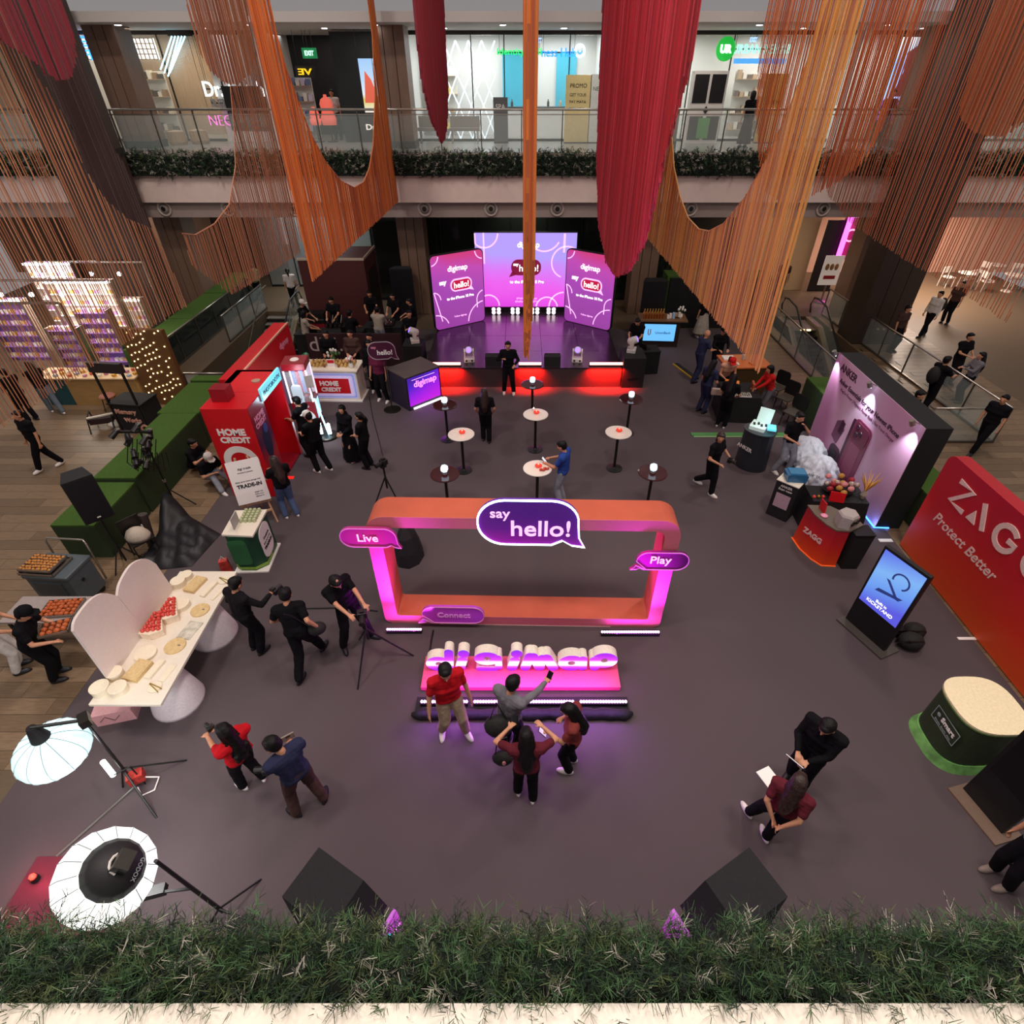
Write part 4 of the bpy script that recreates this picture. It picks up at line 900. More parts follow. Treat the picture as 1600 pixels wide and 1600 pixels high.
def frame_bubble(parent, x0, x1, z0, z1, tail, m, words, rim, name='speech_bubble', y=-0.09, dep=0.05):
    P = bubble_poly(x0, x1, z0, z1, tail)
    b = MB().prism(P, y, y + dep).build(name, m, parent)
    MB().ring(P, shrink(P, rim[1]), y - 0.012, y + 0.005).build('rim', rim[0], b)
    for (s, w, x, z, mm, bo) in words: txt(s, 0.3, mm, b, (x, y - 0.006, z), width=w, bold=bo)
    MB().bx((x0 + x1) / 2 - 0.15, (x0 + x1) / 2 + 0.15, y + dep, 0.0, (z0 + z1) / 2 - 0.1, (z0 + z1) / 2 + 0.1).build('bracket', M_coral, b)
    return b
L_neon = emi('neon_white_rim', 'dff6ff', 5.0); L_pinkw = emi('letters_pink_white', 'ffc8ec', 0.85); L_rim = mat('rim_pink', 'f09ad8', 0.4)
frame_bubble(t, -0.70, 0.90, 2.07, 2.98, 'right', M_bub, [('hello!', 0.93, 0.30, 2.42, L_pinkw, 0.004), ('say', 0.31, -0.33, 2.66, L_pinkw, 0.003)], (L_neon, 0.028))
Mb2 = gmat('bubble_pink_left', [(0, 'c2309a'), (0.5, 'c83a80'), (1, 'a82890')], 0, -2.9, -1.9, rough=0.25)
frame_bubble(t, -2.92, -2.0, 1.97, 2.37, 'right', Mb2, [('Live', 0.33, -2.47, 2.17, L_pinkw, 0.002)], (L_rim, 0.014))
Mb3 = gmat('bubble_pink_right', [(0, 'e020b8'), (0.5, '9a1f88'), (1, '3a1038')], 0, 1.75, 2.75, rough=0.25)
frame_bubble(t, 1.88, 2.74, 1.56, 1.95, 'left', Mb3, [('Play', 0.34, 2.28, 1.76, L_pinkw, 0.002)], (L_rim, 0.014))
Mb4 = gmat('bubble_magenta', [(0, 'd040d0'), (1, 'b84ad8')], 0, -1.85, -0.65, rough=0.25)
frame_bubble(t, -1.80, -0.67, 0.13, 0.56, 'left', Mb4, [('Connect', 0.60, -1.22, 0.35, mat('letters_dim_pink', 'f0a8e8', 0.5), 0.008)], (L_rim, 0.014))
# LED floor bars in front of the frame and of the letters
L_led = emi('led_pixel_pink', 'ffc8ff', 5.0)
def led_bar(x0, x1, y, z, n, label, group=None):
    t = thing('led_floor_bar', label, 'light bar', ((x0 + x1) / 2, y, z), 0, group); w = (x1 - x0) / 2
    MB().bx(-w, w, -0.045, 0.045, 0, 0.075).build('housing', M_black, t)
    me = MB().ball((0, 0, 0), (0.023, 0.026, 0.014), 8).mesh('led_lens'); me.materials.append(L_led)
    for i in range(n):
        o = bpy.data.objects.new('led_lens', me); C.objects.link(o); o.parent = t; o.location = (-w + (i + 0.5) * 2 * w / n, -0.005, 0.08)
    return t
led_bar(-2.46, -1.82, 6.56, 0, 15, 'pink LED floor bar at the left foot of the frame'); led_bar(1.44, 2.5, 6.5, 0, 24, 'pink LED floor bar at the right foot of the frame')
lamp('frame_wash', 'AREA', (-2.15, 6.25, 0.12), 36, (0.70, 0.03, 0.95), 0.9, (-2.2, 6.9, 1.7), 0.08, spread=56); lamp('frame_wash', 'AREA', (1.97, 6.22, 0.12), 40, (0.60, 0.03, 1.0), 1.0, (2.1, 6.9, 1.7), 0.08, spread=56)
lamp('frame_wash_low', 'AREA', (-2.2, 6.42, 0.09), 5, (0.75, 0.03, 0.95), 0.7, (-2.35, 6.9, 0.45), 0.06, spread=120); lamp('frame_wash_low', 'AREA', (2.0, 6.36, 0.09), 6, (0.62, 0.03, 1.0), 0.9, (2.15, 6.9, 0.45), 0.06, spread=120)
# ================================================================== giant letters on their platform
t = thing('letter_platform', 'long low coral platform lit pink under the giant letters', 'platform', (0, 5.32, 0))
MB().bx(-1.66, 1.63, 0, 0.62, 0.012, 0.115).build('deck', mat('deck_pink', 'dc4f78', 0.5), t, bevel=0.008); MB().bx(-1.62, 1.59, 0.03, 0.6, 0.0, 0.012).build('feet', M_black, t)
M_lside = mat('letter_cream_side', 'efe6d4', 0.4)
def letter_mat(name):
    m = gmat(name, [(0.0, '9a1fe8'), (0.15, 'b020f0'), (0.25, 'e860ff'), (0.30, 'fff4ff'), (0.46, 'fff4ff'), (0.54, 'd848ff'), (0.75, 'a81ff0'), (1, '6a1fd0')], 2, 0.0, 0.56, emit=1.2, swirl=0.03)  # white hot band across the middle is painted into the emission colour
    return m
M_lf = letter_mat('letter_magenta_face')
def letter_shape(ch):
    """rounded fat letter as bars and rings in x, z"""
    m = MB(); D0, D1 = -0.085, 0.085
    def ring(cx, cz, ro, ri, sx=1.0): m.ring([(cx + (p - cx) * sx, q) for p, q in arc(cx, cz, ro, 0, 351, 39)], [(cx + (p - cx) * sx, q) for p, q in arc(cx, cz, ri, 0, 351, 39)], D0, D1)
    def barr(x0, z0, x1, z1, w):
        d = Vector((x1 - x0, z1 - z0)); a0 = math.degrees(math.atan2(d.y, d.x))
        m.prism(arc(x1, z1, w / 2, a0 - 90, a0 + 90, 8) + arc(x0, z0, w / 2, a0 + 90, a0 + 270, 8), D0 - 0.0005 * len(m.f) / 40, D1)
    if ch == 'd': ring(-0.02, 0.19, 0.19, 0.05, 1.12); barr(0.15, 0.09, 0.17, 0.50, 0.15)
    if ch == 'i': barr(-0.03, 0.09, 0.02, 0.29, 0.17); m.prism(arc(0.05, 0.46, 0.095, 0, 342, 19), D0, D1)
    if ch == 'g': ring(0, 0.33, 0.17, 0.05, 1.25); barr(0.19, 0.10, 0.18, 0.36, 0.12); barr(-0.14, 0.06, 0.12, 0.05, 0.11)
    if ch == 'm':
        barr(-0.25, 0.09, -0.17, 0.40, 0.17); barr(-0.02, 0.09, -0.12, 0.40, 0.16); barr(0.0, 0.09, 0.03, 0.36, 0.15); barr(0.22, 0.09, 0.10, 0.36, 0.17)
    if ch == 'a': ring(-0.02, 0.21, 0.2, 0.055, 1.12); barr(0.17, 0.09, 0.16, 0.32, 0.15)
    if ch == 'p': ring(0.02, 0.28, 0.2, 0.055, 1.1); barr(-0.13, 0.09, -0.15, 0.30, 0.16)
    return m
lx = [(-1.36, 'd', .44), (-1.00, 'i', .2), (-0.57, 'g', .46), (-0.13, 'i', .2), (0.31, 'm', .60), (0.85, 'a', .46), (1.35, 'p', .46)]
for k, (x, ch, w) in enumerate(lx):
    lt = thing('giant_letter', ('giant glowing magenta letter %s with cream sides on the coral platform' % ch) if ch != 'i' else ('giant glowing magenta letter i %s' % ('beside the letter d' if k == 1 else 'beside the letter m')), 'letter', (x, 5.72, 0.115), 0, 'giant glowing letters on the coral platform')
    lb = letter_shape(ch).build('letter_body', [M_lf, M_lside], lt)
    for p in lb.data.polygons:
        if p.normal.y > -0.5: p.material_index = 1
    for s in (-0.3, 0.3): MB().cyl((s * w, 0, 0), (s * w, 0, 0.10), 0.012, n=6).build('pin', M_black, lt)
lamp('letter_glow', 'AREA', (0, 5.48, 0.45), 20, (0.85, 0.08, 1.0), 3.0, (0, 5.0, 0), 0.12)
t = thing('cloth_bundle', 'long black cloth bundle lying before the letter platform', 'cloth', (0, 5.02, 0)); 
M_bcl = mat('black_cloth', '161218', 0.8, var=0.25, scale=20, bump=0.6, bscale=14)
m = MB(); pts = []; rr = []
for i in range(30): pts.append((-1.74 + i * 3.5 / 29, -0.16 + rnd.uniform(-.012, .012), 0.075)); rr.append(0.085 + rnd.uniform(-.012, .012) if 0 < i < 29 else 0.03)
m.tube(pts, rr, 10).build('roll', M_bcl, t, True); MB().bx(-1.7, 1.72, -0.14, 0.16, 0, 0.05).build('cloth_sheet', M_bcl, t)
for k in range(4): led_bar(-1.62 + k * 0.85, -0.86 + k * 0.85, 5.05, 0.05, 17, ('leftmost', 'second from left', 'third from left', 'rightmost')[k] + ' pink LED bar before the letter platform', 'pink LED bars before the letter platform')
lamp('bar_wash', 'AREA', (0, 4.98, 0.2), 22, (0.72, 0.10, 1.0), 3.2, (0, 5.6, 0.25), 0.08)
lamp('floor_spill', 'AREA', (0, 4.85, 0.32), 36, (0.5, 0.12, 1.0), 3.2, (0, 3.6, 0.0), 0.1)
# power cable behind
tag(MB().tube([at(x, y, 0.012) for x, y in ((590, 955), (560, 951), (520, 950), (470, 951))], 0.014).build('power_cable', M_pvc), 'black power cable running left from the frame', 'cable')
tag(MB().tube([at(x, y, 0.012) for x, y in ((677, 985), (674, 1000), (671, 1020))], 0.016).build('power_cable', M_pvc), 'black power cable between the frame and the letter platform', 'cable')
t = thing('folded_fabric', 'black folded fabric heap behind the left leg of the frame', 'fabric', (*at(640, 868)[:2], 0)); MB().lathe([(0.42, 0), (0.36, 0.3), (0.25, 0.62), (0.1, 0.8)], n=9, sx=.75).build('heap', M_bcl, t)
# ================================================================== cocktail tables
M_top_w = mat('table_top_white', 'ece2d6', 0.3, var=0.02); M_top_r = mat('table_top_dark_red', '3c0a10', 0.12, var=0.1, spec=0.8)
M_tleg = mat('table_leg_black', '0e0b0c', 0.4)
def cocktail(px, py, white, label):
    p = at(px, py, 1.08); t = thing('cocktail_table', label, 'table', (p.x, p.y, 0), 0, 'white topped cocktail tables' if white else 'dark red cocktail tables')
    MB().lathe([(0.30, 1.05), (0.325, 1.06), (0.325, 1.075), (0.30, 1.08)], n=32).build('table_top', M_top_w if white else M_top_r, t)
    MB().cyl((0, 0, 0.04), (0, 0, 1.05), 0.035).build('post', M_tleg, t); MB().lathe([(0.21, 0), (0.21, 0.015), (0.06, 0.035), (0.04, 0.06)], n=24).build('base', M_tleg, t); MB().lathe([(0.16, 1.035), (0.16, 1.05)], n=16).build('top_plate', M_tleg, t)
    return p
wt = [cocktail(837, 647, True, 'white round cocktail table nearest the stage'), cocktail(720.5, 678, True, 'white round cocktail table on the left'), cocktail(966.5, 675, True, 'white round cocktail table on the right'), cocktail(840, 731, True, 'white round cocktail table beside the man in blue')]
dt = [(695, 632, 'beside the purple lit console'), (986, 623, 'at far right near the stage'), (832, 600, 'just in front of the stage'), (695, 740, 'at the left behind the frame'), (1020, 738, 'at the right behind the frame')]
for px, py, s in dt:
    p = cocktail(px, py, False, 'dark red glass cocktail table ' + s)
    t = thing('table_lamp', 'small glowing white cube lamp on the dark table ' + s, 'lamp', (p.x, p.y, 1.08), 0.4, 'glowing cube lamps on the dark tables')
    MB().lathe([(0.055, 0), (0.065, 0.05), (0.065, 0.07)], n=8).build('lamp_base', mat('lamp_grey', '9aa0a4', 0.3), t); MB().lathe([(0.07, 0.07), (0.085, 0.10), (0.085, 0.17), (0.065, 0.2)], n=6).build('shade', emi('cube_glow', 'cfeeff', 1.5), t)
for p, w_ in zip(wt, ('nearest the stage', 'on the left', 'on the right', 'beside the man in blue')):
    t = thing('red_glow_bowl', 'added low red bowl standing in for the red glow on the white table ' + w_, 'candle', (p.x + .02, p.y + .05, 1.08), 0, 'added red glow bowls on the white tables')  # bowl is made up to carry the red glow on the tabletop
    MB().lathe([(.05, 0), (.075, .015), (.08, .04), (.055, .06)], n=16).build('bowl', mat('red_glass', 'e0402c', .2, emit=.5, var=0), t, True); MB().lathe([(.02, .055), (.02, .07)], n=8).build('bowl_tip', M_cream, t)
    lamp('added_red_glow', 'POINT', (p.x + .02, p.y + .05, 1.17), .5, (1, .12, .06), .03)  # point lamp added to tint the tabletop red
t = thing('tealight', 'small white candle on the cocktail table nearest the stage', 'candle', (wt[0].x - 0.05, wt[0].y + 0.2, 1.08)); MB().lathe([(0.045, 0), (0.05, 0.05), (0.03, 0.06)], n=12).build('wax', M_white, t); MB().ball((0, 0, 0.075), (0.01, 0.01, 0.02), 6).build('flame', M_warmw, t)
t = thing('snack_packs', 'red and white paper wrapped snack on the table beside the man in blue', 'snack', (wt[3].x + 0.15, wt[3].y - 0.1, 1.08), 0.5)
MB().prism([(-0.1, -0.08), (0.13, -0.1), (0.15, 0.06), (-0.08, 0.09)], 0, 0.006, 'xy').build('paper', M_white, t)
for k in range(4): MB().ball((-0.08 + 0.05 * k, 0.02 * (-1) ** k, 0.035), (0.045, 0.03, 0.03), 8).build('piece', mat('snack_red', 'c8402a', 0.5, var=0.3), t)
# ================================================================== left side of the event
M_hcred = mat('booth_red', 'd0101c', 0.4, var=0.04, scale=3); M_hcdark = mat('booth_crimson', '8f1020', 0.4, var=0.06)
M_print = mat('print_white', 'f3ece8', 0.5, var=0.0); M_lilac = mat('print_lilac', 'b9aee0', 0.5); M_pinkp = mat('print_pink', 'ef9ab8', 0.5)
# photo booth
t = thing('photo_booth', 'tall red photo booth with white lettering and ring logo', 'booth', (-5.92, 10.69, 0)); D, Hh, Wd = 2.0, 2.36, 1.02
MB().bx(-Wd, 0, 0, 0.8, 0, Hh).build('front_cabinet', M_hcred, t, bevel=0.012); MB().bx(-Wd, -0.86, 0.8, D, 0, Hh).build('back_wall', M_hcred, t); MB().bx(-Wd, 0.0, D - 0.1, D, 0, Hh).build('end_wall', M_hcred, t)
MB().bx(-Wd - 0.01, 0.01, 0.8, D + 0.01, Hh - 0.06, Hh).build('roof_panel', M_hcred, t); MB().bx(-0.86, -0.02, 0.8, D - 0.1, 0, 0.06).build('booth_floor', M_hcdark, t)
sp = MB().bx(0.0, 0.012, 0.02, 0.78, 0.02, Hh - 0.02).build('side_print', gmat('side_print_red', [(0, '7a0c16'), (0.4, 'b0141f'), (0.6, '4a1440'), (0.8, '7a1430'), (1, 'a01428')], 2, 0, 2.3, rough=0.3), t)
MB().ball((0.012, 0.42, 1.3), (0.004, 0.2, 0.42), 12).build('person_print', mat('figure_navy', '141a3a', 0.5, var=0.3, scale=5), sp); MB().ball((0.014, 0.5, 1.62), (0.004, 0.1, 0.13), 10).build('face_print', mat('figure_blue', '3a4a8a', 0.5), sp); MB().bx(0.011, 0.02, 0.0, 0.8, 0.0, 0.02).build('edge_glow', emi('edge_red', 'ff2030', 1.5), t)
txt('HOME', .25, M_pinkp, sp, (0.016, 0.40, 1.98), (PI / 2, 0, PI / 2), width=0.5, bold=0.006); txt('CREDIT', .25, M_pinkp, sp, (0.016, 0.40, 1.82), (PI / 2, 0, PI / 2), width=0.55, bold=0.006)
txt('HOME', .25, M_print, t, (-Wd / 2, -0.004, 1.78), width=0.62, bold=0.012); txt('CREDIT', .25, M_print, t, (-Wd / 2 + 0.03, -0.004, 1.58), width=0.68, bold=0.012)
lg = MB(); lg.ring(arc(-Wd / 2, 1.02, 0.40, -15, 195, 30), arc(-Wd / 2, 1.02, 0.24, -15, 195, 30), -0.006, 0.0); lg.prism([(-Wd / 2 - 0.4, 0.9), (-Wd / 2 - 0.1, 0.72), (-Wd / 2, 1.0)], -0.006, 0); lg.build('ring_logo', M_print, t)
b = MB().bx(-0.86, -0.50, 0.30, 0.62, Hh, Hh + 0.30).build('roof_box', M_hcdark, t); MB().bx(-0.7, -0.6, 0.62, 0.72, Hh, Hh + 0.2).build('roof_pipe', M_hcdark, t); MB().lathe([(0.1, 0), (0.1, 0.03), (0.04, 0.04)], (-0.3, 1.35, Hh), 14).build('roof_vent', mat('vent_tan', 'b08a7a', 0.5), t)
sb = MB().box((0.03, 1.32, Hh - 0.05), (0.05, 1.2, 0.30)).build('lit_header', mat('header_cyan', '7fe4f4', 0.4, emit=.55), t); txt('PHOTOBOOTH', .2, mat('header_ink', '18324a'), sb, (0.06, 1.32, Hh - 0.05), (PI / 2, 0, PI / 2), width=1.0)
MB().bx(0.0, 0.16, 0.74, 0.84, 0.0, 0.02).build('step', mat('step_red', 'ff2a1f', 0.4, emit=0.5), t); lamp('booth_light', 'POINT', (-5.6, 12.1, 1.9), 14, (0.6, 0.85, 1), 0.1)
# long red display wall
loc, rz, w = face_line((-7.15, 12.8, 0), (-7.2, 16.9, 0)); rz = math.atan2(4.1, -0.05)
t = thing('display_wall', 'long red display wall with a lilac disc behind the photo booth', 'display wall', (-7.15, 12.9, 0), rz); L = 4.05
MB().bx(0, L, 0.0, 0.45, 0, 2.0).build('wall_body', M_hcred, t); MB().bx(0, L, -0.012, 0.03, 1.99, 2.03).build('top_edge', mat('edge_peach', 'e8b090', 0.5), t)
MB().prism([(p, q) for p, q in arc(2.9, 0.62, 0.62, 0, 180, 24)] + [(2.28, 0.02), (3.52, 0.02)], -0.014, 0.0).build('lilac_disc', M_lilac, t); MB().bx(0, L, -0.01, 0.0, 0, 0.5).build('lower_band', M_hcdark, t); txt('digimap', .25, M_pinkp, t, (3.35, -0.012, 1.62), width=0.75, bold=0.004)
# goods counter
t = thing('goods_counter', 'white framed counter with red front panel of white lettering', 'counter', (-5.0, 15.65, 0), -0.03); Wc = 1.75
MB().bx(-Wc, 0, 0.0, 0.75, 0.05, 0.98).build('counter_body', M_cream, t, bevel=0.02); MB().bx(-Wc - 0.03, 0.05, -0.04, 0.8, 0.98, 1.02).build('counter_top', M_cream, t); MB().bx(-Wc - 0.02, 0.06, -0.06, 0.78, 0, 0.05).build('base', M_white, t)
for k, c in enumerate(('b8b8ea', '8f9ae0', 'c8c0f0', 'd8c8f4')): MB().prism(rrect(-Wc + 0.05 + 0.04 * k, -0.05 - 0.04 * k, 0.10 + 0.035 * k, 0.93 - 0.035 * k, 0.06), -0.006 - 0.003 * k, -0.003 * k).build('front_band', mat('band_%d' % k, c, 0.5, emit=0.25), t)
MB().bx(-Wc + 0.22, -0.26, -0.02, -0.012, 0.27, 0.76).build('red_panel', M_hcred, t); txt('HOME', .2, M_print, t, (-0.88, -0.024, 0.6), width=0.58, bold=0.01); txt('CREDIT', .2, M_print, t, (-0.85, -0.024, 0.40), width=0.62, bold=0.01)
# rows of small goods on the counter
M_gold = mat('goods_gold', 'c9a25a', 0.5, var=0.4, scale=40); M_gold2 = mat('goods_brown', '8a5a3a', 0.5)
gme = [MB().lathe([(0.035, 0), (0.045, 0.05), (0.03, 0.09), (0.012, 0.11)], n=8).mesh('goods_jar') for _ in range(2)]
gme[0].materials.append(M_gold); gme[1].materials.append(M_gold2)
k = 0
for j in range(5):
    for i in range(13):
        if 5 <= i <= 7 and j < 2: continue
        o = bpy.data.objects.new('goods_jar', gme[(i * 3 + j) % 4 == 0]); C.objects.link(o); o.location = (-6.42 + i * 0.107, 15.90 + j * 0.09 + (0.02 if i % 2 else 0), 1.02 + 0.055 * j * 0)
        tag(o, 'small golden jar in the %s row on the goods counter' % ('front', 'second', 'middle', 'fourth', 'back')[j], 'jar', 'rows of golden jars on the goods counter'); k += 1
def flowers(loc, label, pot, leaf, n=9, h=0.35, r=0.16, fl=None):
    t = thing('flower_vase', label, 'flowers', loc); MB().lathe([(0.05, 0), (0.075, 0.06), (0.06, 0.14), (0.05, 0.15)], n=12).build('vase', pot, t)
    for i in range(n):
        a = 2.4 * i; q = r * math.sqrt((i + .5) / n); MB().tube([(0, 0, 0.12), (q * .5 * math.cos(a), q * .5 * math.sin(a), h * .7), (q * math.cos(a), q * math.sin(a), h - q)], 0.006, 5).build('stem', leaf, t); MB().ball((q * math.cos(a), q * math.sin(a), h - q + .02), (0.04, 0.04, 0.05), 8).build('bloom', fl[i % len(fl)], t)
    return t
M_leaf = mat('leaf_green', '3f6a35', 0.6, var=0.2); M_petal = mat('petal_white', 'ece8dc', 0.6); M_petp = mat('petal_pink', 'd98a8a', 0.6); M_teal2 = mat('pot_teal', '4fae94', 0.3)
flowers((-5.82, 16.35, 1.02), 'white flower vase behind the jars on the goods counter', M_leaf, M_leaf, 9, .4, .2, [M_petal, M_petal, M_leaf]); flowers((-6.6, 16.2, 1.02), 'teal plant pot at the left end of the goods counter', M_teal2, M_leaf, 6, .3, .1, [M_teal2, M_leaf]); flowers((-5.16, 15.85, 1.02), 'white and pink flower vase at the right end of the goods counter', M_white, M_leaf, 8, .36, .12, [M_petal, M_petp])
t = thing('sign_holder', 'small red and white card holder among the jars', 'sign', (-5.78, 15.92, 1.02)); MB().bx(-0.11, 0.11, -0.01, 0.01, 0, 0.24).build('card', M_print, t); MB().bx(-0.1, 0.1, -0.013, -0.01, 0.12, 0.22).build('red_print', M_hcred, t)
# claw style kiosk
t = thing('prize_kiosk', 'glass prize kiosk with red roof and white ring on its base', 'kiosk', (-5.78, 13.95, 0), 0.12); W2 = 0.62
MB().bx(-W2, 0, 0, 0.6, 0.06, 0.85).build('base_cabinet', M_hcdark, t); MB().bx(-W2, 0, 0, 0.6, 1.78, 1.98).build('roof', M_hcdark, t, bevel=0.02); MB().lathe([(0.12, 1.98), (0.1, 2.0)], (-W2 / 2, .3, 0), 16).build('roof_disc', M_print, t)
for x in (-W2 + 0.02, -0.02):
    for y in (0.02, 0.58): MB().bx(x - 0.02, x + 0.02, y - 0.02, y + 0.02, 0.85, 1.78).build('corner_post', emi('post_white', 'f6f0ff', .8), t)
for k, c in enumerate(('8fb0f0', 'd84a6a', 'a0c0ff', 'c82a4a', 'e8e0f8')): MB().bx(-W2 + 0.05 + 0.105 * k, -W2 + 0.15 + 0.105 * k, 0.56, 0.575, 0.9, 1.75).build('back_stripe', mat('stripe_%d' % k, c, 0.5, emit=0.4), t)
MB().bx(-W2 + 0.03, -0.03, 0.0, 0.012, 0.87, 1.76).build('glass_front', M_glass, t); MB().bx(-0.01, 0.0, 0.03, 0.57, 0.87, 1.76).build('glass_side', M_glass, t)
for k in range(7): MB().ball((-W2 + 0.1 + 0.07 * k, 0.2 + 0.1 * (k % 3), 0.9), 0.055, 8).build('prize_ball', (M_print, M_pinkp, M_hcred)[k % 3], t)
lg = MB(); lg.ring(arc(-W2 / 2, 0.36, 0.26, 0, 350, 30), arc(-W2 / 2, 0.36, 0.16, 0, 350, 30), -0.008, 0.0); lg.build('ring_logo', M_print, t); txt('Home', .1, M_print, t, (-W2 / 2, -0.004, .74), width=.3); MB().bx(0.0, 0.01, 0.1, 0.5, 0.3, 0.8).build('side_card', emi('card_cyan', 'a8e8ff', 1.0), t); MB().bx(-W2 - .02, .02, -.02, .62, 0, .06).build('plinth', M_black, t)
lamp('kiosk_light', 'POINT', (-6.0, 13.6, 1.7), 10, (0.95, 0.85, 1), 0.1)
# photo spinner: bright lamp on a white pole with a round base
p = at(512, 682); t = thing('photo_spinner', 'white photo spinner pole with glowing foot lamps beside the red kiosk', 'photo rig', (p.x, p.y, 0))
MB().lathe([(0.3, 0), (0.3, 0.05), (0.26, 0.07)], n=20).build('turntable', M_dsteel, t); MB().cyl((0.05, 0, 0.07), (-0.12, 0.05, 1.15), 0.02).build('pole', M_cyan, t); MB().cyl((-0.12, 0.05, 1.15), (-0.16, 0.08, 1.5), 0.012).build('upper_pole', M_steel, t)
for k, (x, rzz) in enumerate(((-0.12, 0.3), (0.12, -0.6))): MB().box((x, -0.05, 0.28), (0.07, 0.05, 0.32), rzz).build('foot_lamp', emi('spinner_glow', 'd8f4ff', 3), t)
MB().box((-0.16, 0.08, 1.62), (0.2, 0.02, 0.34), 0.4).build('phone_board', mat('board_grey', 'c8c0b8', 0.5), t)
lamp('spinner_light', 'POINT', (p.x, p.y - 0.1, 0.5), 14, (0.7, 0.92, 1), 0.15)
p = at(470, 690); t = thing('lit_totem', 'slim white lit totem leaning beside the red kiosk', 'totem', (p.x + .1, p.y + .4, 0)); MB().prism(rrect(-0.13, 0.13, 0.02, 1.5, 0.08), -0.03, 0.03).build('lit_panel', mat('totem_white', 'c8e2ee', 0.4, emit=.35), t); txt('JOIN', .1, mat('header_ink', ''), t, (0, -0.034, 1.1), width=.18); MB().bx(-0.18, 0.18, -0.12, 0.12, 0, 0.02).build('base', M_dsteel, t)
# purple console
loc, rz, w = face_line((-3.39, 15.0, 0), (-2.5, 15.85, 0))
t = thing('console_desk', 'dark console desk with glowing purple front and pink lettering', 'desk', loc, rz); Wd = w
MB().bx(0, Wd, 0, 0.95, 0, 1.05).build('desk_body', mat('desk_dark_purple', '2a1f36', 0.6), t); MB().bx(-0.02, Wd + 0.02, -0.02, 0.97, 1.05, 1.08).build('desk_top', mat('desk_top_brown', '5a4f4c', 0.6), t)
MB().bx(0.05, Wd - 0.05, -0.012, 0.0, 0.14, 1.02).build('lit_front', gmat('console_glow', [(0, 'd01ff0'), (0.45, 'a01ff0'), (0.8, '5a20d8'), (1, '4a1fb0')], 2, 0.1, 1.0, emit=0.9, axis2=(0, -0.3), swirl=0.3), t)
txt('digimap', .25, emi('console_pink', 'ff8af0', 1.5), t, (Wd / 2 + 0.05, -0.02, 0.76), width=0.82, bold=0.004); MB().bx(0.15, Wd - 0.02, -0.05, -0.02, 0.02, 0.07).build('foot_light', emi('foot_white', 'f4e8ff', 3), t); MB().bx(0.2, Wd - .2, -.016, -.012, .93, .945).build('thin_line', L_pale, t)
lamp('console_glow', 'AREA', (-2.85, 15.2, 0.6), 6, (0.5, 0.1, 1), 0.8, (-2.2, 14, 0.0))
# bubble sign on a pole
p = at(613, 640); t = thing('bubble_sign', 'dark wine speech bubble sign on a thin stand by the counter', 'sign', (p.x, p.y, 0), 0.12)
MB().lathe([(0.26, 0), (0.26, 0.01), (0.24, 0.015)], n=20).build('base', M_dsteel, t); MB().cyl((0, 0, 0.01), (0, 0, 2.0), 0.014).build('pole', M_dsteel, t)
P = bubble_poly(-0.42, 0.36, 1.62, 2.14, 'right'); b = MB().prism(P, -0.05, -0.02).build('bubble', mat('bubble_wine', '4a1030', 0.4), t); MB().ring(P, shrink(P, 0.02), -0.06, -0.045).build('rim', mat('rim_grey', 'a89aa0', 0.4), b); txt('hello!', .2, M_print, b, (0.05, -0.055, 1.83), width=.42, bold=.004); txt('say', .1, M_pinkp, b, (-0.24, -0.055, 1.96), width=.14)
# black barrier with partial lettering behind the goods counter
t = thing('sign_barrier', 'dark maroon barrier with pale lettering behind the goods counter', 'barrier', (-7.3, 18.3, 0)); MB().bx(0, 3.2, 0, 0.06, 0, 1.15).build('panel', mat('barrier_maroon', '32141a', 0.6), t); txt('digi.', .5, mat('barrier_letters', 'b8a8a4', 0.5), t, (0.62, -0.006, 0.72), width=1.1, name='lettering')
for x in (0.1, 3.1): MB().bx(x - .2, x + .2, -.2, .3, 0, .03).build('foot', M_dsteel, t)
# operators' desks
def op_desk(x, y, w, d, label, items, rz=0.0, h=0.76):
    t = thing('operator_desk', label, 'desk', (x, y, 0), rz)
    MB().bx(-w / 2, w / 2, -d / 2, d / 2, h - 0.03, h).build('desk_top', M_blackm, t); MB().bx(-w / 2 + .01, w / 2 - .01, -d / 2 + .01, d / 2 - .01, 0.02, h - 0.03).build('table_cloth', mat('desk_drape', '0c0a0c', 0.9, bump=0.4, bscale=8, stretch=(4, 4, .3)), t)
    return t
op_desk(-6.9, 19.6, 2.4, 0.7, 'black draped operator desk behind the maroon barrier', 0); op_desk(-5.1, 20.3, 1.4, 0.7, 'black draped mixing desk behind the man in grey', 0)
def laptop(loc, rz, label, scr, lid=M_dsteel):
    t = thing('laptop', label, 'laptop', loc, rz); MB().bx(-0.16, 0.16, -0.11, 0.11, 0, 0.015).build('keyboard_base', lid, t)
    Mx = Matrix.Rotation(R(-18), 3, 'X'); MB().box((0, 0.145, 0.115), (0.32, 0.012, 0.22), M=Mx).build('lid', lid, t); MB().box((0, 0.137, 0.115), (0.30, 0.004, 0.2), M=Mx).build('screen', scr, t); return t
L_lap = emi('laptop_screen', 'bcd0e8', 0.9)
laptop((-7.4, 19.55, 0.76), 2.9, 'open laptop on the left of the operator desk', L_lap); laptop((-6.3, 19.6, 0.76), 3.3, 'open laptop on the right of the operator desk', L_lap)
t = thing('sound_mixer', 'black sound mixer with knobs on the mixing desk', 'mixer', (-5.1, 20.25, 0.76)); MB().prism([(-0.25, 0), (0.25, 0), (0.25, 0.14), (-0.25, 0.06)], -0.4, 0.4, 'yz').build('console', M_black, t)
